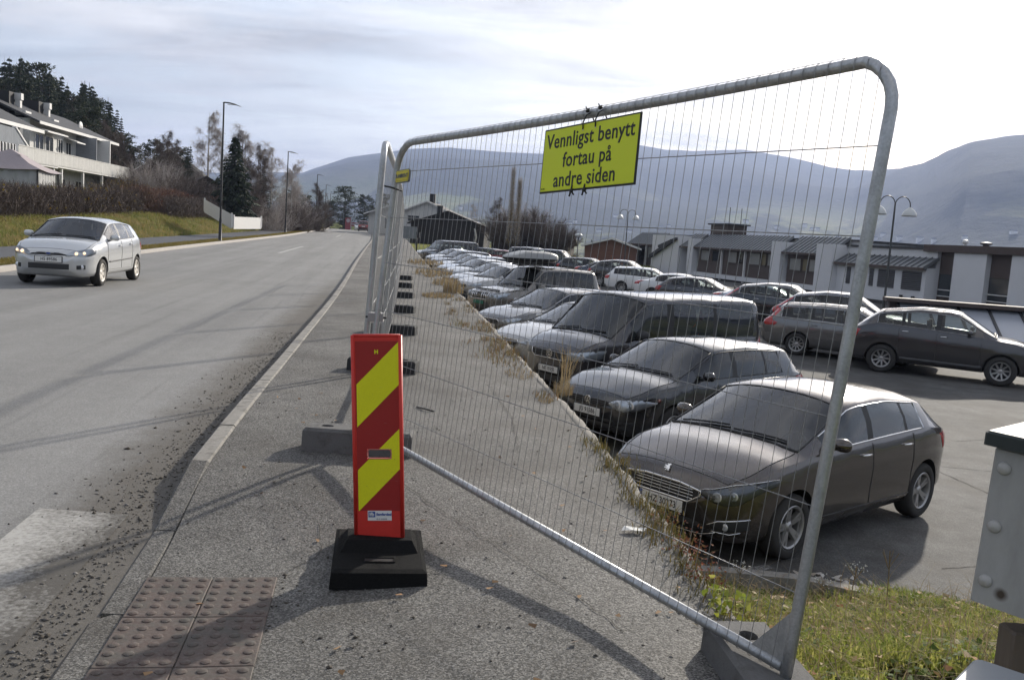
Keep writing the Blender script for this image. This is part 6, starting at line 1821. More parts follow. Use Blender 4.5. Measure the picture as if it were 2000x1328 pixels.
# ---- the long municipal building beyond the car park
TX, TY = .24452, -.96964
sc_ = thing('school_building', 'long two-storey public building with seamed roofs and brown window bands', 'building', (13.2, 100.0, 0.0), math.atan2(TY, TX))
M_BRCLAD = flat('brown_cladding', (.085, .064, .057), .75, var=.15, scale=2)
M_OCHRE = flat('window_ochre', (.16, .13, .07), .5)
MB().box(-1, 38.4, 1.2, 14, -4, 3.0).build('main_wall', M_PLASTER, sc_)
MB().box(-1.2, 38.6, 1.0, 14.2, 3.0, 3.12).build('parapet', M_ROOFD, sc_)
def mansard(s0, s1, ze=2.0, zt=3.25, y0=-.75, y1=1.0, parent=sc_):
    r = MB(); vs = [(s0, y0, ze), (s1, y0, ze), (s1-.0, y1, zt), (s0, y1, zt)]; vs += [(v[0], v[1]+.05, v[2]-.12) for v in vs]
    r.add(vs, [(0,1,2,3),(7,6,5,4),(0,4,5,1),(1,5,6,2),(2,6,7,3),(3,7,4,0)]); ro = r.build('seamed_roof', M_METAL_R, parent)
    n = int((s1-s0)/.55)
    for k in range(n+1):
        s = s0+.03+(s1-s0-.06)*k/n
        sm = MB(); sm.add([(s-.02, y0, ze+.002), (s+.02, y0, ze+.002), (s+.02, y1, zt+.002), (s-.02, y1, zt+.002), (s-.02, y0, ze+.07), (s+.02, y0, ze+.07), (s+.02, y1, zt+.07), (s-.02, y1, zt+.07)], [(3,2,1,0),(4,5,6,7),(0,1,5,4),(1,2,6,5),(2,3,7,6),(3,0,4,7)])
        sm.build('roof_seam', M_METAL_R, ro)
    MB().box(s0, s1, y0-.05, y0+.03, ze-.16, ze-.001).build('eaves_board', M_BRCLAD, parent)
for a, b in ((-1.2, 6.2), (12.6, 15.2), (16.0, 30.2), (31.5, 37.6)): mansard(a, b)
def bay(a, b, z0, z1, wz0, wz1, wins, parent=sc_):
    MB().box(a, b, -.35, 1.19, z0, z1).build('cladding', M_BRCLAD, parent)
    for (x0, x1, mt) in wins: window(parent, x0, x1, wz0, wz1, -.37, mt, flat('frame_brown', (.07, .055, .045), .6) if 'frame_brown' not in bpy.data.materials else bpy.data.materials['frame_brown'], 0, .08)
bay(-.9, 5.9, -.2, 1.98, .5, 1.75, ((-.3, 1.3, M_PANE_L), (1.8, 3.4, M_PANE), (4.0, 5.5, M_PANE_L)))
bay(16.2, 30.0, -.28, 1.98, .75, 1.8, ((16.9, 18.6, M_PANE_L), (19.2, 20.6, M_PANE), (22.2, 23.9, M_PANE_L), (24.1, 24.9, M_PANE), (26.0, 27.8, M_PANE_L), (28.0, 28.8, M_OCHRE), (28.9, 29.9, M_PANE_L)))
bay(31.9, 36.3, -.35, 1.98, .6, 1.6, ((32.2, 33.9, M_PANE_L), (34.0, 34.8, M_OCHRE), (34.9, 36.1, M_PANE_L)))
for s in (1.6, 3.7, 21.2, 25.4): MB().box(s-.08, s+.08, -.55, -.37, -3.9, 1.85).build('column', M_TRIM, sc_)
for (a, b) in ((16.0, 30.2), (31.6, 37.4)): MB().box(a, b, -.62, .9, -.66, -.30).build('white_band', M_PLASTER, sc_)
MB().box(16.0, 30.2, -.1, .5, -4, -.67).build('lower_storey', M_BRCLAD, sc_); MB().box(31.6, 37.4, -.1, .5, -4, -.67).build('lower_storey', M_BRCLAD, sc_)
for s in (17.5, 20.0, 22.5, 26.0, 28.0, 33.0, 35.0): window(sc_, s, s+1.4, -2.6, -1.0, -.13, M_PANE, bpy.data.materials['frame_brown'], 0, .07)
for (a, b, zt) in ((6.2, 12.8, 3.3), (14.9, 16.0, 3.0), (30.2, 31.6, 3.0), (36.4, 38.4, 2.95)): MB().box(a, b, -.85, 1.25, -4, zt-.3 if a == 6.2 else zt-.25).build('white_fin', M_PLASTER, sc_)
m = MB(); m.obox((9.0, -1.05, 1.6), (2.6, 0, .85), (0, .15, 0), (-.05, 0, .15)); m.build('slanted_canopy', M_ROOFD, sc_)
m = MB(); m.obox((10.4, -1.0, 2.25), (2.1, 0, .42), (0, .10, 0), (-.03, 0, .12)); m.build('slanted_canopy', M_ROOFD, sc_)
MB().box(15.4, 18.8, 1.1, 3.0, 3.13, 4.15).build('roof_plant_room', M_BRCLAD, sc_); MB().box(15.1, 19.1, .9, 3.2, 4.15, 4.27).build('plant_room_roof', M_ROOFD, sc_)
for (s, y_, z0, z1) in ((17.2, 2.0, 4.27, 5.8), (18.3, 2.6, 4.27, 5.7), (38.7, 1.6, 2.7, 4.0)): MB().tube([(s, y_, z0), (s, y_, z1)], .035, 6).build('aerial', M_POLE, sc_)
MB().lathe([(.05, 0), (.34, .05), (.36, .10)], c=(38.8, 1.35, 3.95), axis='y', n=16).build('satellite_dish', M_POLE, sc_)
# wing with louvred doors
MB().box(38.4, 47.4, .35, 14, -4, 2.62).build('wing_wall', M_PLASTER, sc_); MB().box(38.3, 47.4, .2, 14, 2.62, 2.75).build('wing_parapet', M_ROOFD, sc_)
MB().box(38.4, 47.45, -.35, .34, -.75, 1.5).build('lean_to_wall', M_PLASTER, sc_)
mansard(38.1, 47.6, 1.50, 2.12, -.7, .33)
M_LOUV = flat('louvre_grey', (.115, .115, .12), .6, var=.08)
for (a, b) in ((39.6, 40.0), (41.0, 41.5), (42.1, 42.5), (43.0, 44.6), (45.35, 47.1)):
    lv = bpy.data.objects.new('louvre', None); COL.objects.link(lv); lv.parent = sc_
    MB().box(a, b, -.39, -.352, .1, 1.24).build('louvre_back', M_LOUV, lv)
    for k in range(9):
        z = .16+.12*k; m = MB(); m.obox(((a+b)/2, -.42, z), ((b-a)/2, 0, 0), (0, .035, -.02), (0, .004, .006)); m.build('slat', M_LOUV, lv)
for s in (45.6, 46.7): MB().box(s-.06, s+.06, -.6, -.42, -.75, -.25).build('bollard_vent', M_BLACK, sc_)
# taller block with brown fascia and white panels
MB().box(46.6, 76, .6, 16, -4, 2.5).build('block_wall', M_BRCLAD, sc_); MB().box(46.4, 76.2, .1, 16, 2.5, 2.92).build('fascia', M_BRCLAD, sc_)
for (a, b) in ((48.9, 51.45), (53.25, 55.8), (57.5, 60.2), (62, 64.6)): MB().box(a, b, .25, .59, -4, 2.49).build('white_panel', M_PLASTER, sc_)
for (a, b) in ((47.5, 48.8), (51.5, 53.2), (55.9, 57.4)):
    MB().box(a+.1, b-.1, .5, .595, -.1, 1.2).build('tall_window', M_PANE, sc_)
    for z in (.25, -.12): MB().box(a, b, .45, .58, z, z+.05).build('window_bar', M_TRIM, sc_)
for (s, y_) in ((49.3, 2), (50.6, 4), (53.6, 3)): MB().lathe([(.18, 2.92), (.18, 3.05), (.32, 3.08), (.32, 3.18), (.001, 3.24)], c=(s, y_, 0), n=12).build('roof_vent', M_LOUV, sc_)
MB().tube([(52.95, 2.5, 2.9), (52.95, 2.5, 8.7)], .03, 6).build('mast', M_POLE, sc_)
MB().lathe([(.09, 2.92), (.09, 3.1), (.20, 3.14), (.16, 3.28), (.001, 3.34)], c=(48.2, 1.5, 0), n=12).build('roof_globe', M_SHADE, sc_)
# low glazed roof at the lot edge
gr = thing('glazed_roof', 'low lean-to roof of pale panels with dark bars behind the crossover', 'roof', (15.2, 34.7, -.28), math.atan2(-2.8, 11.5))
M_PANEL = flat('pale_roof_panel', (.34, .36, .40), .3, .1, .06)
MB().box(-.3, 16, 2.4, 2.9, -4, .42).build('upper_wall', M_BRCLAD, gr)
MB().box(-.5, 16, 2.0, 3.0, .36, .52).build('ridge_board', M_BRCLAD, gr)
npan = 14
for k in range(npan):
    a, b = k*1.14, (k+1)*1.14
    m = MB(); vs = [(a+.05, -.9, -1.05), (b-.05, -.9, -1.05), (b-.05, 2.38, .33), (a+.05, 2.38, .33)]; vs += [(v[0], v[1]+.02, v[2]-.05) for v in vs]
    m.add(vs, [(0,1,2,3),(7,6,5,4),(0,4,5,1),(1,5,6,2),(2,6,7,3),(3,7,4,0)]); m.build('panel', M_PANEL, gr)
    m = MB(); m.add([(a-.05, -.95, -1.03), (a+.05, -.95, -1.03), (a+.05, 2.38, .38), (a-.05, 2.38, .38), (a-.05, -.95, -1.12), (a+.05, -.95, -1.12), (a+.05, 2.38, .28), (a-.05, 2.38, .28)], [(0,1,2,3),(7,6,5,4),(0,4,5,1),(1,5,6,2),(2,6,7,3),(3,7,4,0)]); m.build('glazing_bar', M_BLACK, gr)
MB().box(-.3, 16, -.9, -.7, -4, -1.1).build('lower_wall', M_BRCLAD, gr)

# ---- white board fence on the bank
wf = thing('white_fence', 'white board fence stepping down the grassy bank', 'fence', (0, 0, 0))
def fence_run(p0, p1, h):
    p0, p1 = Vector(p0), Vector(p1); d = p1-p0; n = int(d.length/.16); dn = d/n
    dh = Vector((dn.x, dn.y, 0)).normalized(); s_ = Vector((-dh.y, dh.x, 0))
    for k in range(n):
        c = p0+dn*(k+.5); m = MB(); m.obox(c+Vector((0, 0, h/2-.1)), dh*.074, s_*.012, Vector((0, 0, h/2+.1))); m.build('board', M_TRIM, wf)
    for q in (p0, p1): MB().obox(q+Vector((0, 0, h/2)), dh*.05, s_*.05, Vector((0, 0, h/2+.12))).build('post', M_TRIM, wf)
fence_run((-23.6, 67.5, 2.25), (-19.2, 60.2, 1.22), .75)
fence_run((-19.1, 60.3, 1.22), (-18.9, 66.0, 1.3), .62)
# ================================================================== plants
def leafmat(name, cols, rough=.8, trans=0.0, spec=.2, patch=None):
    """colour picked per leaf"""
    t = NT(name)
    g = t.n.new('ShaderNodeNewGeometry'); r = g.outputs['Random Per Island']
    cr = t.n.new('ShaderNodeValToRGB'); cr.color_ramp.interpolation = 'LINEAR'
    while len(cr.color_ramp.elements) < len(cols): cr.color_ramp.elements.new(.5)
    for i, (e, c) in enumerate(zip(cr.color_ramp.elements, cols)): e.position = i/(len(cols)-1); e.color = (*c, 1)
    t.l.new(r, cr.inputs[0])
    colr = cr.outputs[0]
    if patch:      # stands of different growth
        colr = t.mix(t.rng(t.noise(patch[0], 4, .6), .42, .60, 0, .75), colr, patch[1]); colr = t.mix(t.rng(t.noise(patch[0]*2.3, 4, .6), .52, .66, 0, .75), colr, patch[2])
    t.color(colr).set(Roughness=rough, Specular_IOR_Level=spec)
    if trans:
        tl = t.n.new('ShaderNodeBsdfTranslucent'); t.l.new(colr, tl.inputs[0])
        mx = t.n.new('ShaderNodeMixShader'); mx.inputs[0].default_value = trans
        t.l.new(t.b.outputs[0], mx.inputs[1]); t.l.new(tl.outputs[0], mx.inputs[2]); t.l.new(mx.outputs[0], t.out.inputs[0])
    return t.m
M_SPRUCE = leafmat('spruce_needles', [(.018,.028,.020),(.034,.048,.030),(.055,.066,.042)], trans=.1)
M_PINE = leafmat('pine_needles', [(.026,.038,.025),(.046,.060,.035),(.075,.080,.046)], trans=.1)
M_BARK = flat('bark_brown', (.06, .045, .036), .95, var=.4, scale=9)
M_BIRCHB = flat('birch_bark', (.38, .36, .33), .85, var=.45, scale=7)
M_TWIG = leafmat('birch_twigs', [(.28,.245,.225),(.40,.36,.335),(.52,.48,.45)])
M_TWIG_D = leafmat('dark_twigs', [(.075,.058,.050),(.12,.095,.082),(.17,.135,.115)])
M_TWIG_R = leafmat('red_twigs', [(.11,.068,.055),(.16,.095,.07),(.20,.125,.09)])
M_OCHRE_L = leafmat('ochre_leaves', [(.20,.12,.02),(.30,.20,.03),(.16,.15,.04)], trans=.3)
M_ORANGE_L = leafmat('orange_leaves', [(.42,.10,.03),(.55,.17,.05),(.34,.09,.04)], trans=.3)
M_RED_L = leafmat('red_leaves', [(.14,.045,.03),(.20,.07,.04),(.16,.10,.04)], trans=.25)
M_STRAW = leafmat('dry_straw', [(.26,.20,.11),(.38,.30,.18),(.20,.145,.08),(.32,.24,.13)], trans=.3)
M_BLADE = leafmat('grass_blades', [(.15,.21,.035),(.27,.33,.06),(.38,.38,.10),(.50,.43,.17),(.18,.25,.04),(.34,.36,.08)], trans=.45, patch=(1.6, (.32, .31, .08), (.12, .18, .03)))
M_BLADE_B = leafmat('bank_blades', [(.16,.19,.04),(.24,.25,.07),(.34,.29,.12),(.19,.22,.05),(.28,.21,.09),(.13,.17,.035)], trans=.35, patch=(.45, (.33, .25, .12), (.10, .15, .03)))

def quads(P, D, Ln, Wd, rs, face=None):
    """thin quads: base points, directions, lengths, widths -> verts, faces"""
    n = len(P); D = D/np.maximum(1e-9, np.linalg.norm(D, axis=1, keepdims=True))
    a = rs.randn(n, 3) if face is None else face; S = np.cross(D, a); S /= np.maximum(1e-9, np.linalg.norm(S, axis=1, keepdims=True))
    w = (Wd*np.ones(n))[:, None]*.5; L = (Ln*np.ones(n))[:, None]
    V = np.stack([P-S*w, P+S*w, P+D*L+S*w*.45, P+D*L-S*w*.45], 1).reshape(-1, 3)
    return V, np.arange(4*n).reshape(n, 4)
def blades(P, Hh, Wd, rs, lean=.35):
    """bent grass blades: two quads each"""
    n = len(P); a = rs.rand(n)*2*np.pi; d = np.stack([np.cos(a), np.sin(a), 0*a], 1); s = np.stack([-np.sin(a), np.cos(a), 0*a], 1)
    h = (Hh*np.ones(n))[:, None]; w = (Wd*np.ones(n))[:, None]*.5; l = (lean*rs.rand(n))[:, None]*h*1.6; up = np.array([[0, 0, 1.0]])
    m_ = P + up*h*.6 + d*l*.35; t_ = P + up*h*(1-.25*rs.rand(n)[:, None]) + d*l
    V = np.stack([P-s*w, P+s*w, m_+s*w*.8, m_-s*w*.8, t_+s*w*.12, t_-s*w*.12], 1).reshape(-1, 3)
    i = np.arange(n)[:, None]*6
    F = np.concatenate([i+np.array([[0,1,2,3]]), i+np.array([[3,2,4,5]])], 0)
    return V, F
def cat_mesh(name, parts, mat):
    V = []; F = []; b = 0
    for v, f in parts: V.append(v); F.append(f+b); b += len(v)
    return np_mesh(name, np.concatenate(V), np.concatenate(F), mat)

def spruce_meshes(h, r0, seed, dens=1.0):
    rs = np.random.RandomState(seed); P = []; D = []; L = []; W = []
    z = h*.06
    while z < h*.99:
        f = z/h; R = r0*(1-f)**.85*(.82+.36*rs.rand()); nb = max(4, int((10 if f < .7 else 7)*dens))
        a0 = rs.rand()*6.28
        for k in range(nb):
            a = a0+6.283*k/nb+rs.randn()*.2; Rb = R*(.65+.5*rs.rand()); m = max(3, int(Rb/.22))
            for i in range(m):
                q = (i+.6)/m; x = Rb*q; zz = z - .30*Rb*q**1.3 + .10*Rb*q*q
                c = np.array([math.cos(a)*x, math.sin(a)*x, zz])
                for s in range(2):
                    P.append(c+rs.randn(3)*.04); aa = a + (1 if s else -1)*(.5+.5*rs.rand())
                    D.append((math.cos(aa), math.sin(aa), -.38-.5*rs.rand())); L.append(.26+.30*Rb*.35); W.append(.13+.10*rs.rand())
            P.append(np.array([0, 0, z])); D.append((math.cos(a), math.sin(a), -.25)); L.append(Rb*.9); W.append(.12)
        z += h*(.022+.012*rs.rand())
    P.append(np.array([0, 0, h*.96])); D.append((0, 0, 1)); L.append(h*.06); W.append(.09)
    V, F = quads(np.array(P), np.array(D), np.array(L), np.array(W), rs)
    tr = MB().tube([(0, 0, -.6), (0, 0, h*.5), (0, 0, h*.97)], [h*.016+.04, h*.010, .01], 7)
    return np_mesh('crown', V, F, M_SPRUCE), tr.mesh('trunk', M_BARK, True)
def pine_meshes(h, r0, seed, bare=.30):
    rs = np.random.RandomState(seed); P = []; D = []; L = []; tr = MB()
    tr.tube([(0, 0, -.6), (.1, .05, h*.5), (0, .1, h*.93)], [h*.017+.05, h*.012, .03], 7)
    n = int(50+r0*14)
    for k in range(n):
        f = bare+(1-bare)*(k+rs.rand())/n; g = (f-bare)/(1-bare)
        R = r0*(math.sin(math.pi*min(1, .18+.80*(1-g)))**.8)*(.55+.6*rs.rand()); a = rs.rand()*6.283
        c = np.array([math.cos(a)*R*.75, math.sin(a)*R*.75, f*h + .12*R])
        tr.tube([(0, 0, f*h-.2*R), tuple(c)], [.05, .02], 4)
        m = 46
        q = rs.randn(m, 3)*np.array([[.38, .38, .17]])*max(.55, R*.42)
        P.append(c+q); d = q*np.array([[1, 1, .6]])+rs.randn(m, 3)*.35+np.array([[0, 0, .35]]); D.append(d); L.append(.22+.2*rs.rand(m))
    V, F = quads(np.concatenate(P), np.concatenate(D), np.concatenate(L), .16, rs)
    return np_mesh('crown', V, F, M_PINE), tr.mesh('trunk', M_BARK, True)
def birch_meshes(h, r0, seed, bark=None, twig=None, droop=.35, ntw=3400, low=.22, leaf=None):
    rs = np.random.RandomState(seed); tr = MB(); TP = []; TD = []
    bend = rs.randn(2)*.25
    def tp(f): return np.array([bend[0]*math.sin(f*2.5), bend[1]*math.sin(f*2.1), f*h])
    tr.tube([tuple(tp(f)) for f in np.linspace(-.03, .97, 8)], [max(.012, (h*.0135+.02)*(1-f)**.9) for f in np.linspace(0, .97, 8)], 6)
    tips = []
    nb = 30
    for k in range(nb):
        f = low+(.95-low)*k/nb; a = rs.rand()*6.283; l = r0*(1.15-(f-low)/(1-low)*.85)*(.6+.5*rs.rand())
        p0 = tp(f); d = np.array([math.cos(a)*.75, math.sin(a)*.75, .75]); p1 = p0+d*l*.6; p2 = p1+(d+np.array([0, 0, -.5]))*l*.45
        tr.tube([tuple(p0), tuple(p1), tuple(p2)], [.030*(1.2-f), .018*(1.2-f), .006], 4)
        for j in range(6):
            q = .25+.75*rs.rand(); b = p0+(p1-p0)*min(1, q*1.6) if q < .6 else p1+(p2-p1)*(q-.6)/.4
            e = b+(rs.randn(3)*.30+d*.35)*l*.55
            tips.append((b, e))
    per = max(4, ntw//len(tips))
    for b, e in tips:
        TP.append(b[None]+(e-b)[None]*rs.rand(per, 1)); TD.append((e-b)[None]*.6+rs.randn(per, 3)*.5*np.linalg.norm(e-b)+np.array([[0, 0, -droop]]))
    P = np.concatenate(TP); D = np.concatenate(TD)
    V, F = quads(P, D, .30+.45*rs.rand(len(P)), .012, rs)
    B = np.array([b for b, e in tips]); E = np.array([e for b, e in tips])
    V2, F2 = quads(B, E-B, np.linalg.norm(E-B, axis=1), .018, rs)
    parts = [(V, F), (V2, F2)]
    cm = cat_mesh('crown', parts, twig or M_TWIG)
    lm = None
    if leaf:
        n = 2200; i = rs.randint(0, len(P), n); Vl, Fl = quads(P[i]+rs.randn(n, 3)*.15, rs.randn(n, 3), .11, .10, rs); lm = np_mesh('leaves', Vl, Fl, leaf)
    return cm, tr.mesh('trunk', bark or M_BIRCHB, True), lm
def bush_meshes(h, r, seed, twig, n=2600, leaf=None, nl=1500, lsize=.08, flat_=1.0):
    rs = np.random.RandomState(seed)
    k = 60; a = rs.rand(k)*6.283; q = rs.rand(k)**.5
    B = np.stack([np.cos(a)*q*r*.35, np.sin(a)*q*r*.35, 0*a], 1)
    D = np.stack([np.cos(a)*q*r*.9, np.sin(a)*q*r*.9, h*(.65+.4*rs.rand(k))*np.sqrt(1-.55*q*q)], 1)
    V1, F1 = quads(B, D, np.linalg.norm(D, axis=1), .035, rs)
    i = rs.randint(0, k, n); f = .18+.82*rs.rand(n, 1)
    P = B[i]+D[i]*f; d = D[i]*.35/np.linalg.norm(D[i], axis=1, keepdims=True)+rs.randn(n, 3)*.42+np.array([[0, 0, .25]])
    V2, F2 = quads(P, d, h*(.10+.16*rs.rand(n)), .018, rs)
    cm = cat_mesh('twigs', [(V1, F1), (V2, F2)], twig); lm = None
    if leaf:
        j = rs.randint(0, n, nl); V, F = quads(P[j]+rs.randn(nl, 3)*h*.10, rs.randn(nl, 3), lsize, lsize*.8, rs); lm = np_mesh('leaves', V, F, leaf)
    return cm, lm
def gz(x, y):
    """height of whatever ground is there"""
    d = float(LK(min(max(y, -3), 190)))-x
    if 3.9 < d < 10.5: return float(zbank(np.array(x), np.array(y)))
    return float(ground_z(np.array([[x]], dtype=float), np.array([[y]], dtype=float))[0, 0])
def plant_tree(name, label, meshes, x, y, rot=0.0, sc=1.0, group=None, cat='tree', z=None, names=('crown', 'trunk', 'leaves'), fat=1.0):
    t = thing(name, label, cat, (x, y, gz(x, y)-.1 if z is None else z), rot, group); t.scale = (sc*fat, sc*fat, sc)
    for nm, me in zip(names, meshes):
        if me is not None: obj(nm, me, t)
    return t

# ---- conifer wood on the hillside
rs = np.random.RandomState(12)
SP = [spruce_meshes(15, 2.6, 1), spruce_meshes(17, 3.0, 2), spruce_meshes(13, 2.3, 3), spruce_meshes(16, 2.5, 4)]
PN = [pine_meshes(16, 2.8, 5, .35), pine_meshes(14, 3.2, 6, .28)]
BI = [birch_meshes(13, 2.6, 7), birch_meshes(12, 2.4, 8)]
_TOP = np.array([(-31.4, 0.1467), (-29.98, 0.1437), (-28.52, 0.1405), (-27.26, 0.1317), (-25.45, 0.1237), (-24.52, 0.1134), (-23.69, 0.09), (-23.32, 0.073)])      # azimuth, slope of the wood's skyline
cand = []
for yy in np.arange(102, 176, 3.9):
    for xx in np.arange(-110, -40, 3.6):
        x = xx+rs.randn()*1.4; y = yy+rs.randn()*1.4
        az_ = math.degrees(math.atan2(x, y))
        if -33 < az_ < -22.9: cand.append((x, y, az_))
for i, (x, y, az_) in enumerate(sorted(cand, key=lambda c: c[1])):
    z0 = gz(x, y); top = 1.6+math.hypot(x, y)*float(np.interp(az_, _TOP[:,0], _TOP[:,1]))
    need = (top-z0)*(1.0-.42*rs.rand()**1.3)*(.80 if y < 120 else 1.0)
    if need < 4: continue
    kind = rs.choice(3, p=[.82, .08, .10])
    if kind == 0:
        k = rs.randint(4); plant_tree('spruce_tree', 'dark spruce in the wood on the hillside behind the row house', SP[k], x, y, rs.rand()*6, min(1.5, need/(15, 17, 13, 16)[k]), 'spruces in the hillside wood', fat=.95)
    elif kind == 1:
        k = rs.randint(2); plant_tree('pine_tree', 'dark pine in the wood on the hillside behind the row house', PN[k], x, y, rs.rand()*6, min(1.5, need/(16, 14)[k]), 'pines in the hillside wood', fat=1.3)
    else:
        k = rs.randint(2); plant_tree('birch_tree', 'bare birch among the conifers of the hillside wood', BI[k], x, y, rs.rand()*6, min(1.4, need*.8/(13, 12)[k]), 'birches in the hillside wood')

# ---- trees between the row house and the road (each its own place)
BIG = spruce_meshes(8.6, 2.7, 21, 1.25)
BR = [birch_meshes(11, 2.5, 31, ntw=6500), birch_meshes(10, 2.8, 32, ntw=6500), birch_meshes(9, 2.6, 33, twig=M_TWIG_D, bark=M_BARK, ntw=6000)]
BU = [bush_meshes(4.0, 2.6, 41, M_TWIG_D, 4200), bush_meshes(3.0, 2.4, 42, M_TWIG_R, 3600), bush_meshes(2.2, 1.9, 43, M_TWIG_D, 2600, M_OCHRE_L, 900, .09), bush_meshes(1.8, 1.6, 44, M_TWIG_R, 1800, M_ORANGE_L, 2600, .10), bush_meshes(5.0, 3.0, 45, M_TWIG, 4600), bush_meshes(4.4, 3.2, 46, M_TWIG_D, 13000)]
plant_tree('spruce_tree', 'tall dark spruce standing alone beside the closest street lamp', BIG, -27.3, 86, .4, 1.0)
plant_tree('birch_tree', 'tall bare birch left of the lone spruce', BR[0], -36.0, 104, .7, 1.06)
plant_tree('birch_tree', 'bare birch right of the lone spruce', BR[1], -31.3, 103, 1.9, 1.05)
plant_tree('birch_tree', 'bare birch with round crown between the two closest street lamps', BR[1], -29.3, 106, 3.1, .98)
plant_tree('birch_tree', 'smaller bare birch nearest the second street lamp', BR[0], -29.4, 116, 4.1, .80)
plant_tree('bare_tree', 'dark leafless tree right behind the lone spruce', BR[2], -29.6, 95, 1.0, 1.0)
plant_tree('bare_tree', 'dark leafless tree above the white fence', BR[2], -28.6, 98, 2.6, .85)
plant_tree('bare_tree', 'dark leafless tree in front of the brown house', BR[2], -40.0, 100, 5.0, .82)
plant_tree('birch_tree', 'pale bare birch above the brown house', BI[0], -46.5, 118, 2.0, .70)
plant_tree('pine_tree', 'round dark pine right of the row house', PN[1], -45.5, 112, .6, .56)
plant_tree('spruce_tree', 'small dark spruce touching the end of the row house', SP[1], -46.6, 104, 2.6, .42)
plant_tree('spruce_tree', 'slim dark spruce between the brown house and the pale birch', SP[0], -39.6, 108, 1.6, .50)
plant_tree('pine_tree', 'dark pine with rounded top beside the brown house', PN[0], -42.2, 112, 3.6, .46)
for i, (x, y, k, s_, lab) in enumerate([(-33.5, 92, 0, .95, 'dark bare thicket left of the lone spruce'), (-37.5, 94, 0, 1.05, 'dark bare thicket below the brown house'), (-26.6, 96, 4, .85, 'grey bare thicket right of the lone spruce'),
        (-26.0, 104, 0, 1.0, 'dark bare thicket behind the second street lamp'), (-29.0, 88, 1, .9, 'reddish bare shrub at the foot of the lone spruce'), (-27.2, 118, 0, 1.15, 'bare thicket farthest along the bank'),
        (-30.5, 126, 0, 1.1, 'bare thicket near the third street lamp'), (-34.0, 76, 2, 1.1, 'ochre-leaved shrub below the long balcony'), (-36.8, 83, 2, 1.25, 'yellow-leaved shrub at the end of the row house'), (-31.0, 73, 1, .7, 'reddish shrub above the hedge end')]):
    plant_tree('bare_shrub', lab, BU[k], x, y, i*1.1, s_, 'shrubs on the bank', 'shrub', names=('twigs', 'leaves'))
_fill = [(-44.5, 98, 2, .95, 'left of the brown shed'), (-41.5, 94, 2, .80, 'just right of the row house end'), (-38.4, 97, 2, .90, 'in the middle of the thicket'), (-35.8, 92, 2, .78, 'low in front of the tall birch'), (-33.0, 99, 0, .86, 'between the tall birch and the lone spruce'), (-31.0, 108, 2, 1.05, 'behind the lone spruce on its right'), (-28.0, 110, 1, .92, 'left of the second street lamp'), (-27.6, 124, 2, .80, 'right of the second street lamp'), (-29.9, 134, 2, .72, 'close to the third street lamp')]
for i, (x, y, k, s_, lab) in enumerate(_fill):
    plant_tree('bare_tree', 'leafless tree ' + lab, BR[k], x, y, i*.9+.3, s_, 'leafless trees behind the bank')
for i, (x, y, k, s_, lab) in enumerate([(-43.0, 90, 0, 1.1, 'at the foot of the row house end'), (-39.5, 88, 0, 1.0, 'right of the yellow-leaved shrub'), (-35.0, 87, 4, .95, 'above the red hedge'), (-31.5, 84, 0, .9, 'left of the white fence top'), (-30.5, 98, 0, 1.1, 'behind the lone spruce foot'), (-28.2, 92, 0, .95, 'right of the lone spruce foot'), (-28.8, 112, 4, 1.0, 'under the second street lamp')]):
    plant_tree('bare_shrub', 'bare shrub ' + lab, BU[k], x, y, i*1.3, s_, 'shrubs on the bank', 'shrub', names=('twigs', 'leaves'))
plant_tree('spruce_tree', 'dark spruce left of the tall bare birch', SP[3], -38.0, 103, 1.0, .44, fat=1.2)
plant_tree('spruce_tree', 'dark spruce right behind the lone spruce', SP[0], -28.8, 101, 1.0, .45, fat=1.2)
plant_tree('pine_tree', 'dark bushy pine leaning over the third street lamp', PN[1], -30.6, 121, 1.0, .42)
plant_tree('pine_tree', 'low dark pine beside the third street lamp', PN[1], -31.0, 130, 2.0, .40)
plant_tree('spruce_tree', 'small dark conifer at the far end of the bank', SP[2], -33.6, 136, 2.0, .40)
# group of tall pines beyond the crest
FP = [pine_meshes(13, 3.6, 51, .12), pine_meshes(12, 3.0, 52, .10)]
for i, (x, y, k, s_, lab) in enumerate([(-44.3, 228, 0, 1.15, 'broadest dark pine beyond the road crest'), (-40.0, 232, 1, 1.08, 'dark pine second from the left beyond the crest'), (-36.6, 226, 1, .82, 'smallest dark pine in the group beyond the crest'), (-33.4, 224, 0, 1.02, 'rightmost dark pine in the group beyond the crest'), (-47.6, 226, 1, .86, 'leftmost dark pine in the group beyond the crest'), (-31.2, 228, 1, .70, 'low dark pine behind the filling station')]):
    plant_tree('pine_tree', lab, FP[k], x, y, i*1.3, s_*.84, 'pines beyond the crest', z=float(zroad(170))-2.2)
for i, (x, y, s_) in enumerate([(-50, 190, .5), (-53.5, 205, .6), (-57, 226, .7), (-62, 240, .8)]):
    plant_tree('birch_tree', ['bare birch nearest the crest on the left verge', 'second bare birch at the crest', 'third bare birch at the crest', 'farthest bare birch at the crest'][i], BI[i % 2], x, y, i, s_)

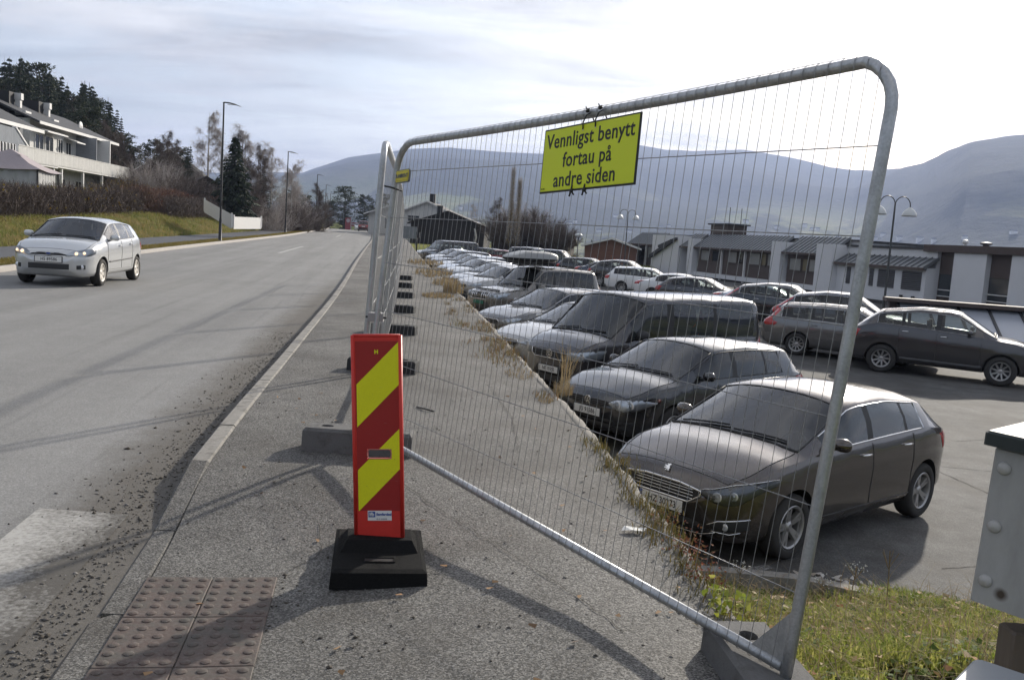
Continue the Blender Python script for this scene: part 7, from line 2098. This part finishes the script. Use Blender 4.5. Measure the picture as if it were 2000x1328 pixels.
# ---- right of the road, beyond the car park
for i, (x, y, k, s_, lab) in enumerate([(-1.5, 104, 5, .95, 'large bare thicket left of the two poplars'), (2.0, 106, 5, 1.08, 'large dark bare thicket right of the two poplars'), (.2, 110, 4, 1.15, 'tall pale bare thicket behind the poplars'), (4.4, 103, 5, .75, 'dark bare thicket at the end of the lawn hedge')]):
    plant_tree('bare_shrub', lab, BU[k], x, y, i*1.7, s_, 'thickets beyond the lawn', 'shrub', z=.2, names=('twigs', 'leaves'))
plant_tree('birch_tree', 'pale bare birch behind the dark barn', BI[1], -6.5, 128, 1.2, .52, z=0)
plant_tree('birch_tree', 'bare tree standing over the thickets near the poplars', BR[2], -3.2, 112, 2.2, .72, z=0)
def poplar(h, seed):
    rs = np.random.RandomState(seed); n = 1500; f = rs.rand(n)**.8; a = rs.rand(n)*6.283; r = .42*(1-f*.7)*rs.rand(n)
    P = np.stack([np.cos(a)*r, np.sin(a)*r, .8+f*(h-1.2)], 1); D = np.stack([np.cos(a)*.25, np.sin(a)*.25, 1+0*a], 1)+rs.randn(n, 3)*.12
    V, F = quads(P, D, .5+.4*rs.rand(n), .018, rs); j = rs.randint(0, n, 900); V2, F2 = quads(P[j], rs.randn(900, 3), .09, .08, rs)
    return np_mesh('crown', V, F, M_TWIG), MB().tube([(0, 0, -.5), (0, 0, h*.9)], [.10, .015], 6).mesh('trunk', M_BARK, True), np_mesh('leaves', V2, F2, M_OCHRE_L)
plant_tree('poplar_tree', 'taller slim columnar poplar over the car park', poplar(9.4, 61), -1.05, 100, 0, 1.0, z=.0)
plant_tree('poplar_tree', 'shorter slim columnar poplar over the car park', poplar(8.2, 62), -.25, 100.6, 1, 1.0, z=.0)
plant_tree('leafy_shrub', 'orange-leaved shrub in front of the brick house', BU[3], 8.8, 88, 0, 1.15, cat='shrub', z=-2.0, names=('twigs', 'leaves'))
plant_tree('leafy_shrub', 'second orange-leaved shrub beside the far twin lamp', BU[3], 10.2, 89, 2, 1.0, cat='shrub', z=-2.0, names=('twigs', 'leaves'))
plant_tree('leafy_shrub', 'yellow-green shrub beside the low globe lamp', BU[2], 5.2, 92, 2, .95, cat='shrub', z=-1.4, names=('twigs', 'leaves'))
for i, (x, y, s_) in enumerate([(7.5, 128, .22), (10.5, 130, .24)]): plant_tree('spruce_tree', ['tiny conifer left above the grey roof', 'tiny conifer right above the grey roof'][i], SP[2], x, y, i, s_, z=-.8)

# ---- hedges
def hedge(name, label, pts, h, w, n, twig, leaf=None, nl=0, seed=3, jag=.25):
    """pts: (x,y,z,height factor) along the foot"""
    rs = np.random.RandomState(seed); p = np.array(pts, float); sL = np.concatenate([[0], np.cumsum(np.hypot(np.diff(p[:,0]), np.diff(p[:,1])))])
    def sample(m):
        s = rs.rand(m)*sL[-1]; c = np.stack([np.interp(s, sL, p[:,k]) for k in range(4)], 1); return s, c
    s, c = sample(n); hh = h*c[:,3]*(1-jag*.5+jag*(.5+.5*np.sin(s*1.3)*np.sin(s*.53+1)))
    q = rs.rand(n); P = np.stack([c[:,0]+rs.randn(n)*w*.32*(1-.3*q), c[:,1]+rs.randn(n)*w*.32, c[:,2]+q**.9*hh*.85], 1)
    D = rs.randn(n, 3)*np.array([[.55, .55, .4]])+np.array([[0, 0, .75]])
    V, F = quads(P, D, (.22+.30*rs.rand(n))*min(1.3, h/1.5), .024, rs)
    t = thing(name, label, 'hedge', (0, 0, 0)); obj('twigs', np_mesh('twigs', V, F, twig), t)
    if nl:
        s, c = sample(nl); hh = h*c[:,3]; q = rs.rand(nl)
        P = np.stack([c[:,0]+rs.randn(nl)*w*.34, c[:,1]+rs.randn(nl)*w*.34, c[:,2]+(.25+.75*q)*hh], 1); V, F = quads(P, rs.randn(nl, 3), .10, .09, rs); obj('leaves', np_mesh('leaves', V, F, leaf), t)
    return t
hp = []
for y in np.arange(34, 71, 3.0):
    d = 9.3; x = float(LK(y))-d; hp.append((x, y, gz(x, y)-.1, 1.0))
hedge('bare_hedge', 'long brown leafless hedge along the top of the bank below the row house', hp, 1.75, 1.4, 36000, M_TWIG_D, M_OCHRE_L, 500, 3)
hp = []
for y in np.arange(66, 87, 3.0):
    x = float(LK(y))-9.3; hp.append((x, y, gz(x, y)-.1, 1.0 if y < 80 else .75))
hedge('red_hedge', 'reddish brown end of the hedge beside the white fence', hp, 1.9, 1.8, 20000, M_TWIG_R, M_RED_L, 900, 4)
hp = [(float(LK(y))-7.6, y, gz(float(LK(y))-7.6, y)-.1, 1.0) for y in np.arange(69, 92, 3.0)]
hedge('dark_hedge', 'dark leafless hedge behind the white fence', hp, 1.6, 2.0, 18000, M_TWIG_D, None, 0, 5)
hp = [(float(LK(y))-6.4, y, gz(float(LK(y))-6.4, y)-.1, 1.0) for y in np.arange(92, 124, 3.0)]
hedge('ochre_hedge', 'ochre and rust coloured hedge past the white fence', hp, 1.7, 1.8, 9000, M_TWIG_R, M_OCHRE_L, 5200, 6)
hp = [(-9, 92.5, -.65, 1), (-4, 93.5, -.65, 1), (2, 93, -.7, 1), (7, 90, -.8, 1)]
hedge('clipped_hedge', 'low dark clipped hedge at the far edge of the lawn', hp, 1.0, .9, 9000, M_TWIG_D, M_SPRUCE, 3000, 7)
# lawn strip at the end of the car park
X, Y = np.meshgrid(np.linspace(-13, 14, 28), np.linspace(84.5, 108, 24))
E_ = zlot(Y)+.05+.85*sstep(84.5, 93, Y)*(1-.6*sstep(2, 12, X))
obj('lawn', grid_mesh('lawn', X.T, Y.T, E_.T, grassy('lawn_turf', (.17,.20,.035), (.24,.235,.055), (.20,.17,.06), .4)), kind='structure')
# garden fence at the lawn and a crooked post
gp = thing('leaning_post', 'crooked pale post standing in front of the dark barn', 'post', (-4.6, 95, .1)); MB().tube([(0, 0, -.3), (-.05, 0, .6), (.12, 0, 1.4), (-.1, 0, 2.3)], [.12, .11, .10, .09], 7).build('shaft', M_BIRCHB, gp, True)
hp_ = thing('parking_post', 'dark post with small box at the far end of the wall', 'post', (-7.0, 62.2, float(zwalk(-7.0, 62.2)))); MB().tube([(0, 0, -.2), (0, 0, 1.1)], .05, 7).build('shaft', M_BLACK, hp_, True); MB().obox((.05, 0, 1.0), (.12, 0, 0), (0, .1, 0), (0, 0, .2)).build('box', M_BLACK, hp_)
nb = thing('notice_board', 'pale notice board on two posts beside the dark barn', 'sign', (-11.9, 98, .2)); MB().box(-.8, .8, -.03, .03, .7, 2.0).build('board', M_GREYW, nb); MB().box(-.75, -.65, 0, .1, -.3, 1.9).build('post', M_BLACK, nb); MB().box(.65, .75, 0, .1, -.3, 1.9).build('post', M_BLACK, nb)

# ================================================================== grass, weeds, litter
rs = np.random.RandomState(77)
def scatter(n, fx, fz, ylo, yhi, power=1.0):
    y = ylo+(yhi-ylo)*rs.rand(n)**power; x = fx(y, rs.rand(n)); return np.stack([x, y, fz(x, y)], 1)
# bank
P = scatter(60000, lambda y, u: LK(y)-3.95-6.3*u, lambda x, y: zbank(x, y)-.02, 26, 120, 1.6)
tall = vnoise(P[:,0]*.35+3, P[:,1]*.35+4, 51)+.5
V, F = blades(P, (.08+.22*rs.rand(len(P)))*(.5+tall), .035, rs, .6); obj('bank_grass', np_mesh('bank_grass', V, F, M_BLADE_B), kind='stuff')
P = scatter(16000, lambda y, u: LK(y)-.16-.97*u, lambda x, y: zroad(y)+.12, 20, 110, 1.5)
V, F = blades(P, .05+.05*rs.rand(len(P)), .02, rs, .5); obj('verge_grass', np_mesh('verge_grass', V, F, leafmat('verge_blades', [(.20,.15,.04),(.26,.20,.07),(.15,.15,.035)], trans=.3)), kind='stuff')
# grass slope below the fence post
P = scatter(42000, lambda y, u: EK(y)+.06+(4.3-EK(y))*u, lambda x, y: zgrass(x, y)-.05, 2.2, 7.25)
dens = vnoise(P[:,0]*2.2+5, P[:,1]*2.2+5, 31)+.5; P = P[dens > .14]
hh = (.035+.075*rs.rand(len(P)))*(.55+.9*(vnoise(P[:,0]*1.3+50, P[:,1]*1.3+9, 32)+.5))
V, F = blades(P, hh, .007+.005*rs.rand(len(P)), rs, .8); obj('slope_grass', np_mesh('slope_grass', V, F, M_BLADE), kind='stuff')
P2 = P[rs.rand(len(P)) < .07]; V, F = blades(P2, .10+.16*rs.rand(len(P2)), .0045, rs, 1.6); obj('dead_grass', np_mesh('dead_grass', V, F, M_STRAW), kind='stuff')
# broad-leaved weeds and fallen leaves in it
def leaves_on(P, size, mat, name, up=.35, kind='stuff'):
    n = len(P); D = rs.randn(n, 3)*np.array([[1, 1, .18]]); face = rs.randn(n, 3)*.35+np.array([[0, 0, 1.0]])
    V, F = quads(P+np.array([[0, 0, 1]])*up*rs.rand(n, 1)*.06, D, size*(.7+.6*rs.rand(n)), size*.75, rs, face); return obj(name, np_mesh(name, V, F, mat), kind=kind)
P = scatter(5200, lambda y, u: EK(y)+.06+(4.3-EK(y))*u, lambda x, y: zgrass(x, y)-.03, 2.4, 7.2); P = P[vnoise(P[:,0]*2.6+2, P[:,1]*2.6+7, 33) > .02]
leaves_on(P, .035, leafmat('weed_leaves', [(.05,.085,.02),(.09,.13,.03),(.13,.16,.04)], trans=.3), 'slope_weeds', 1.0)
P = scatter(520, lambda y, u: EK(y)+.06+(4.3-EK(y))*u, lambda x, y: zgrass(x, y)+.0, 2.4, 7.2)
leaves_on(P, .045, leafmat('fallen_leaves', [(.30,.24,.14),(.34,.22,.10),(.42,.36,.22),(.36,.14,.05)], trans=.2), 'fallen_leaves', .8)
P = np.stack([2.6+2.0*rs.rand(420), 6.7+1.1*rs.rand(420), np.zeros(420)], 1); P[:,1] -= .55*np.maximum(0, P[:,0]-3.0); P[:,2] = zlot(P[:,1])+.012
leaves_on(P, .06, leafmat('pale_leaf_litter', [(.45,.42,.38),(.55,.52,.48),(.30,.24,.17)], trans=.1), 'leaf_litter', .2)
# umbel weeds standing at the kerb
for i, (x, y, h) in enumerate([(2.75, 6.7, .34), (2.55, 6.75, .22), (1.95, 6.9, .26), (2.9, 6.4, .50)]):
    z = float(zgrass(x, y)); t = thing('umbel_weed', ['tallest pale flowering weed at the slope kerb', 'short pale flowering weed beside the tallest', 'pale flowering weed nearest the fence post', 'thin dry weed stalk over the car shadow'][i], 'weed', (x, y, z-.05), i*1.1)
    m = MB(); m.tube([(0, 0, 0), (.01, 0, h*.6), (.03, .01, h)], .004, 4); heads = []
    for k in range(5):
        a = k*1.256; m.tube([(.02, 0, h*.72), (.02+.06*math.cos(a), .06*math.sin(a), h*.98)], .0025, 3)
    m.build('stem', M_STRAW, t)
    q = np.array([(.02+.06*math.cos(k*1.256), .06*math.sin(k*1.256), h) for k in range(5) for _ in range(9)]); V, F = quads(q+rs.randn(45, 3)*.014, rs.randn(45, 3), .012, .010, rs)
    if i < 3: obj('flower_head', np_mesh('flower_head', V, F, flat('umbel_white%d' % i, (.50, .50, .46), .8)), t)
# dry weeds and plants along the retaining edge
def tuft(name, label, x, y, n, h, r, mat, w=.008, z=None, lean=.7):
    a = rs.rand(n)*6.283; q = r*np.sqrt(rs.rand(n)); P = np.stack([x+np.cos(a)*q*.45, y+np.sin(a)*q, 0*a], 1); P[:,2] = (zwalk(P[:,0], P[:,1]) if z is None else z)-.01
    V, F = blades(P, h*(.5+.6*rs.rand(n)), w, rs, lean); o = obj(name, np_mesh(name, V, F, mat)); return tag(o, label, 'weeds', 'dry weeds along the wall edge')
tuft('dry_weeds', 'broad straw-coloured tuft spreading across the far pavement', -1.85, 21.6, 420, .10, .85, M_STRAW, .02)
tuft('dry_weeds', 'tall straw-coloured tuft at the wall beside the broad tuft', -1.62, 23.4, 170, .45, .6, M_STRAW, .018)
tuft('dry_weeds', 'straw-coloured tuft behind the broad tuft', -2.12, 26.8, 150, .26, .9, M_STRAW, .02)
tuft('dry_weeds', 'yellow tuft far along the wall edge', -3.02, 32.5, 240, .30, 1.6, M_STRAW, .025)
tuft('dry_weeds', 'yellow tuft farthest along the wall edge', -4.12, 40.5, 180, .26, 1.8, M_STRAW, .03)
tuft('dry_weeds', 'small isolated straw tuft on the far pavement', -2.95, 30.5, 120, .10, .35, M_STRAW, .02)
tuft('dry_weeds', 'tall seeding grass at the wall by the black hatchback', .60, 9.35, 34, .60, .14, M_STRAW, .008)
tuft('dry_weeds', 'low tuft at the foot of the seeding grass', .54, 8.9, 160, .12, .22, M_STRAW, .008)
rust = leafmat('rust_weeds', [(.19,.11,.05),(.27,.18,.09),(.15,.13,.06),(.25,.21,.10)], trans=.3)
P = []
for k in range(250):
    y = 8.5+14*rs.rand()**1.3; x = float(EK(y))-.02-.55*rs.rand()**2.2*(1 if y > 10.5 else .3); n = rs.randint(4, 22); rr_ = .05+.10*rs.rand()
    if vnoise(np.array([x*2.5+4]), np.array([y*1.1+3]), 37)[0] < -.02: continue
    q = np.stack([x+rs.randn(n)*rr_*.7, y+rs.randn(n)*rr_, np.zeros(n)], 1); P.append(q)
P = np.concatenate(P); P[:,2] = zwalk(P[:,0], P[:,1])-.005; V, F = blades(P, .03+.08*rs.rand(len(P)), .008, rs, .9); obj('edge_weeds', np_mesh('edge_weeds', V, F, rust), kind='stuff')
tuft('dry_weeds', 'lone straw tuft on the pavement near the black hatchback', .36, 8.35, 110, .06, .18, M_STRAW, .006)
tuft('dry_weeds', 'long straw patch beside the wall at the dark van', .12, 9.9, 160, .06, .4, M_STRAW, .007)
P = []
for k in range(90):
    y = 3.2+3.6*rs.rand(); x = float(EK(y))+.02+.05*rs.randn(); n = rs.randint(5, 24)
    P.append(np.stack([x+rs.randn(n)*.035, y+rs.randn(n)*.06, np.zeros(n)+float(zwalk(x, y))-.01], 1))
P = np.concatenate(P); V, F = blades(P, .03+.05*rs.rand(len(P)), .006, rs, .9); obj('edge_moss', np_mesh('edge_moss', V, F, leafmat('moss_blades', [(.10,.10,.03),(.16,.13,.045),(.20,.14,.05)], trans=.3)), kind='stuff')
for i, (x, y, mat, lab, n, s_) in enumerate([(.94, 4.35, M_RED_L, 'red-leaved weed on the wall edge in front of the nearest car', 120, .018), (.97, 4.05, M_RED_L, 'second red-leaved weed on the wall edge', 90, .016), (1.0, 3.72, leafmat('yellow_leaf', [(.34,.33,.05),(.22,.28,.04),(.40,.38,.10)], trans=.4), 'yellow-green leafy weed on the wall edge by the foot block', 60, .035), (.90, 4.75, M_RED_L, 'small reddish weed farthest along the near wall edge', 60, .014)]):
    q = np.stack([x+rs.randn(n)*.05, y+rs.randn(n)*.09, float(zwalk(x, y))+.01+.07*rs.rand(n)], 1)
    V, F = quads(q, rs.randn(n, 3)*np.array([[1, 1, .5]]), s_, s_*.7, rs, rs.randn(n, 3)*.6+np.array([[0, 0, 1.]])); tag(obj('leafy_weed', np_mesh('leafy_weed', V, F, mat)), lab, 'weeds', 'leafy weeds on the near wall edge')['kind'] = 'stuff'

# ---- clods, grit and stones swept against the kerb and across the dropped kerb
def stones(name, P, size, mat):
    n = len(P); base = np.array([(1,0,0),(-1,0,0),(0,1,0),(0,-1,0),(0,0,1),(0,0,-.6)], float); fc = np.array([(0,2,4),(2,1,4),(1,3,4),(3,0,4),(2,0,5),(1,2,5),(3,1,5),(0,3,5)])
    j = base[None]*(1+.45*rs.randn(n, 6, 1)); s = np.minimum(size*2.4, size*.85*np.exp(.6*rs.randn(n)))[:, None, None]*np.array([[[1, 1, .62]]])
    a = rs.rand(n)*6.283; c, sn = np.cos(a), np.sin(a); R = np.zeros((n, 3, 3)); R[:,0,0] = c; R[:,0,1] = -sn; R[:,1,0] = sn; R[:,1,1] = c; R[:,2,2] = 1
    V = np.einsum('nij,nkj->nki', R, j*s)+P[:, None, :]; F = (fc[None]+np.arange(n)[:, None, None]*6).reshape(-1, 3)
    return obj(name, np_mesh(name, V.reshape(-1, 3), F, mat), kind='stuff')
M_GRIT = leafmat('grit', [(.075,.068,.058),(.11,.10,.09),(.15,.14,.125),(.22,.21,.20)], rough=.95)
M_CLOD = leafmat('earth_clods', [(.060,.052,.043),(.085,.075,.062),(.12,.105,.09)], rough=.95)
n = 5200; y = 2.2+11*rs.rand(n)**1.4; x = RK(y)-.02-np.abs(rs.randn(n))*.20*(1+.7*vnoise(y*1.2, y*0+2, 41)); P = np.stack([x, y, zroad(y)+.002], 1); stones('kerb_grit', P, .0048, M_GRIT)
n = 300; y = 2.6+8.5*rs.rand(n)**1.3; x = RK(y)-.05-np.abs(rs.randn(n))*.30; P = np.stack([x, y, zroad(y)+.003], 1); P = P[vnoise(P[:,0]*3+9, P[:,1]*1.4+9, 43) > -.08]; stones('kerb_clods', P, .0065, M_CLOD)
n = 260; y = 3.0+2.6*rs.rand(n); x = RK(y)+.15+1.2*rs.rand(n)**1.2; P = np.stack([x, y, zwalk(x, y)+.002], 1); P = P[vnoise(P[:,0]*2.4+3, P[:,1]*2.4+3, 44) > .02]; stones('pavement_clods', P, .0048, M_CLOD)
n = 2600; y = 2.0+9*rs.rand(n)**1.5; x = RK(y)+.15+(EK(y)-RK(y)-.2)*rs.rand(n); P = np.stack([x, y, zwalk(x, y)+.002], 1); stones('pavement_grit', P, .0035, M_GRIT)
n = 70; y = 2.4+6*rs.rand(n)**1.3; x = RK(y)+.2+(EK(y)-RK(y)-.3)*rs.rand(n); P = np.stack([x, y, zwalk(x, y)+.008], 1); leaves_on(P, .028, leafmat('stray_leaves', [(.24,.13,.06),(.34,.22,.12),(.16,.10,.06)]), 'stray_leaves', .2)
pp = MB(); c0 = Vector((.71, 4.6, float(zwalk(.71, 4.6))+.012)); pp.add([c0+Vector(v) for v in ((-.07,-.02,.0),(-.02,-.035,.012),(.05,-.02,.004),(.075,.01,.016),(.02,.03,.006),(-.05,.025,.014))], [(0,1,5),(1,4,5),(1,2,4),(2,3,4)]); tag(pp.build('paper_scrap', flat('paper_white', (.62, .62, .60), .8), None), 'crumpled white paper scrap on the pavement near the wall edge', 'litter')
bk = MB(); bk.tube([(-.78, 7.6, .112), (-.70, 7.5, .120), (-.62, 7.46, .112)], .007, 5); tag(bk.build('dropped_stick', M_BLACK, None), 'short black stick lying behind the hazard marker', 'litter')

# ---- farms scattered over the far valley side, too small to tell apart
fm = MB(); q_ = random.Random(8)
for k in range(95):
    a_ = math.radians(q_.uniform(-13, 31)); r_ = q_.uniform(1500, 2500); x, y = r_*math.sin(a_), r_*math.cos(a_)
    z = float(ground_z(np.array([[x]]), np.array([[y]]))[0, 0]); w, d, h = q_.uniform(4, 7), q_.uniform(8, 16), q_.uniform(4, 7)
    if z > 95: continue
    fm.cur = 0; fm.box(x-d/2, x+d/2, y-w/2, y+w/2, z-4, z+h)
    fm.cur = 1; fm.add([(x-d/2, y-w/2, z+h), (x+d/2, y-w/2, z+h), (x+d/2, y+w/2, z+h), (x-d/2, y+w/2, z+h), (x-d/2, y, z+h+3), (x+d/2, y, z+h+3)], [(0,1,5,4),(2,3,4,5),(1,2,5),(3,0,4)])
fm.build('far_farms', [M_TRIM, M_ROOFD], None, kind='stuff')
# ================================================================== the valley's air
hz = MB(); hz.box(-7200, 7200, -7200, 7200, -40, 640)
hv = bpy.data.materials.new('haze_volume'); hv.use_nodes = True
nn = hv.node_tree.nodes; nn.clear()
ho = nn.new('ShaderNodeOutputMaterial'); pv_ = nn.new('ShaderNodeVolumePrincipled')
pv_.inputs['Color'].default_value = (.54, .66, 1.0, 1); pv_.inputs['Density'].default_value = 0.00017; pv_.inputs['Anisotropy'].default_value = 0.2
hv.node_tree.links.new(pv_.outputs[0], ho.inputs['Volume'])
haze = hz.build('haze', hv, None, kind='stuff')
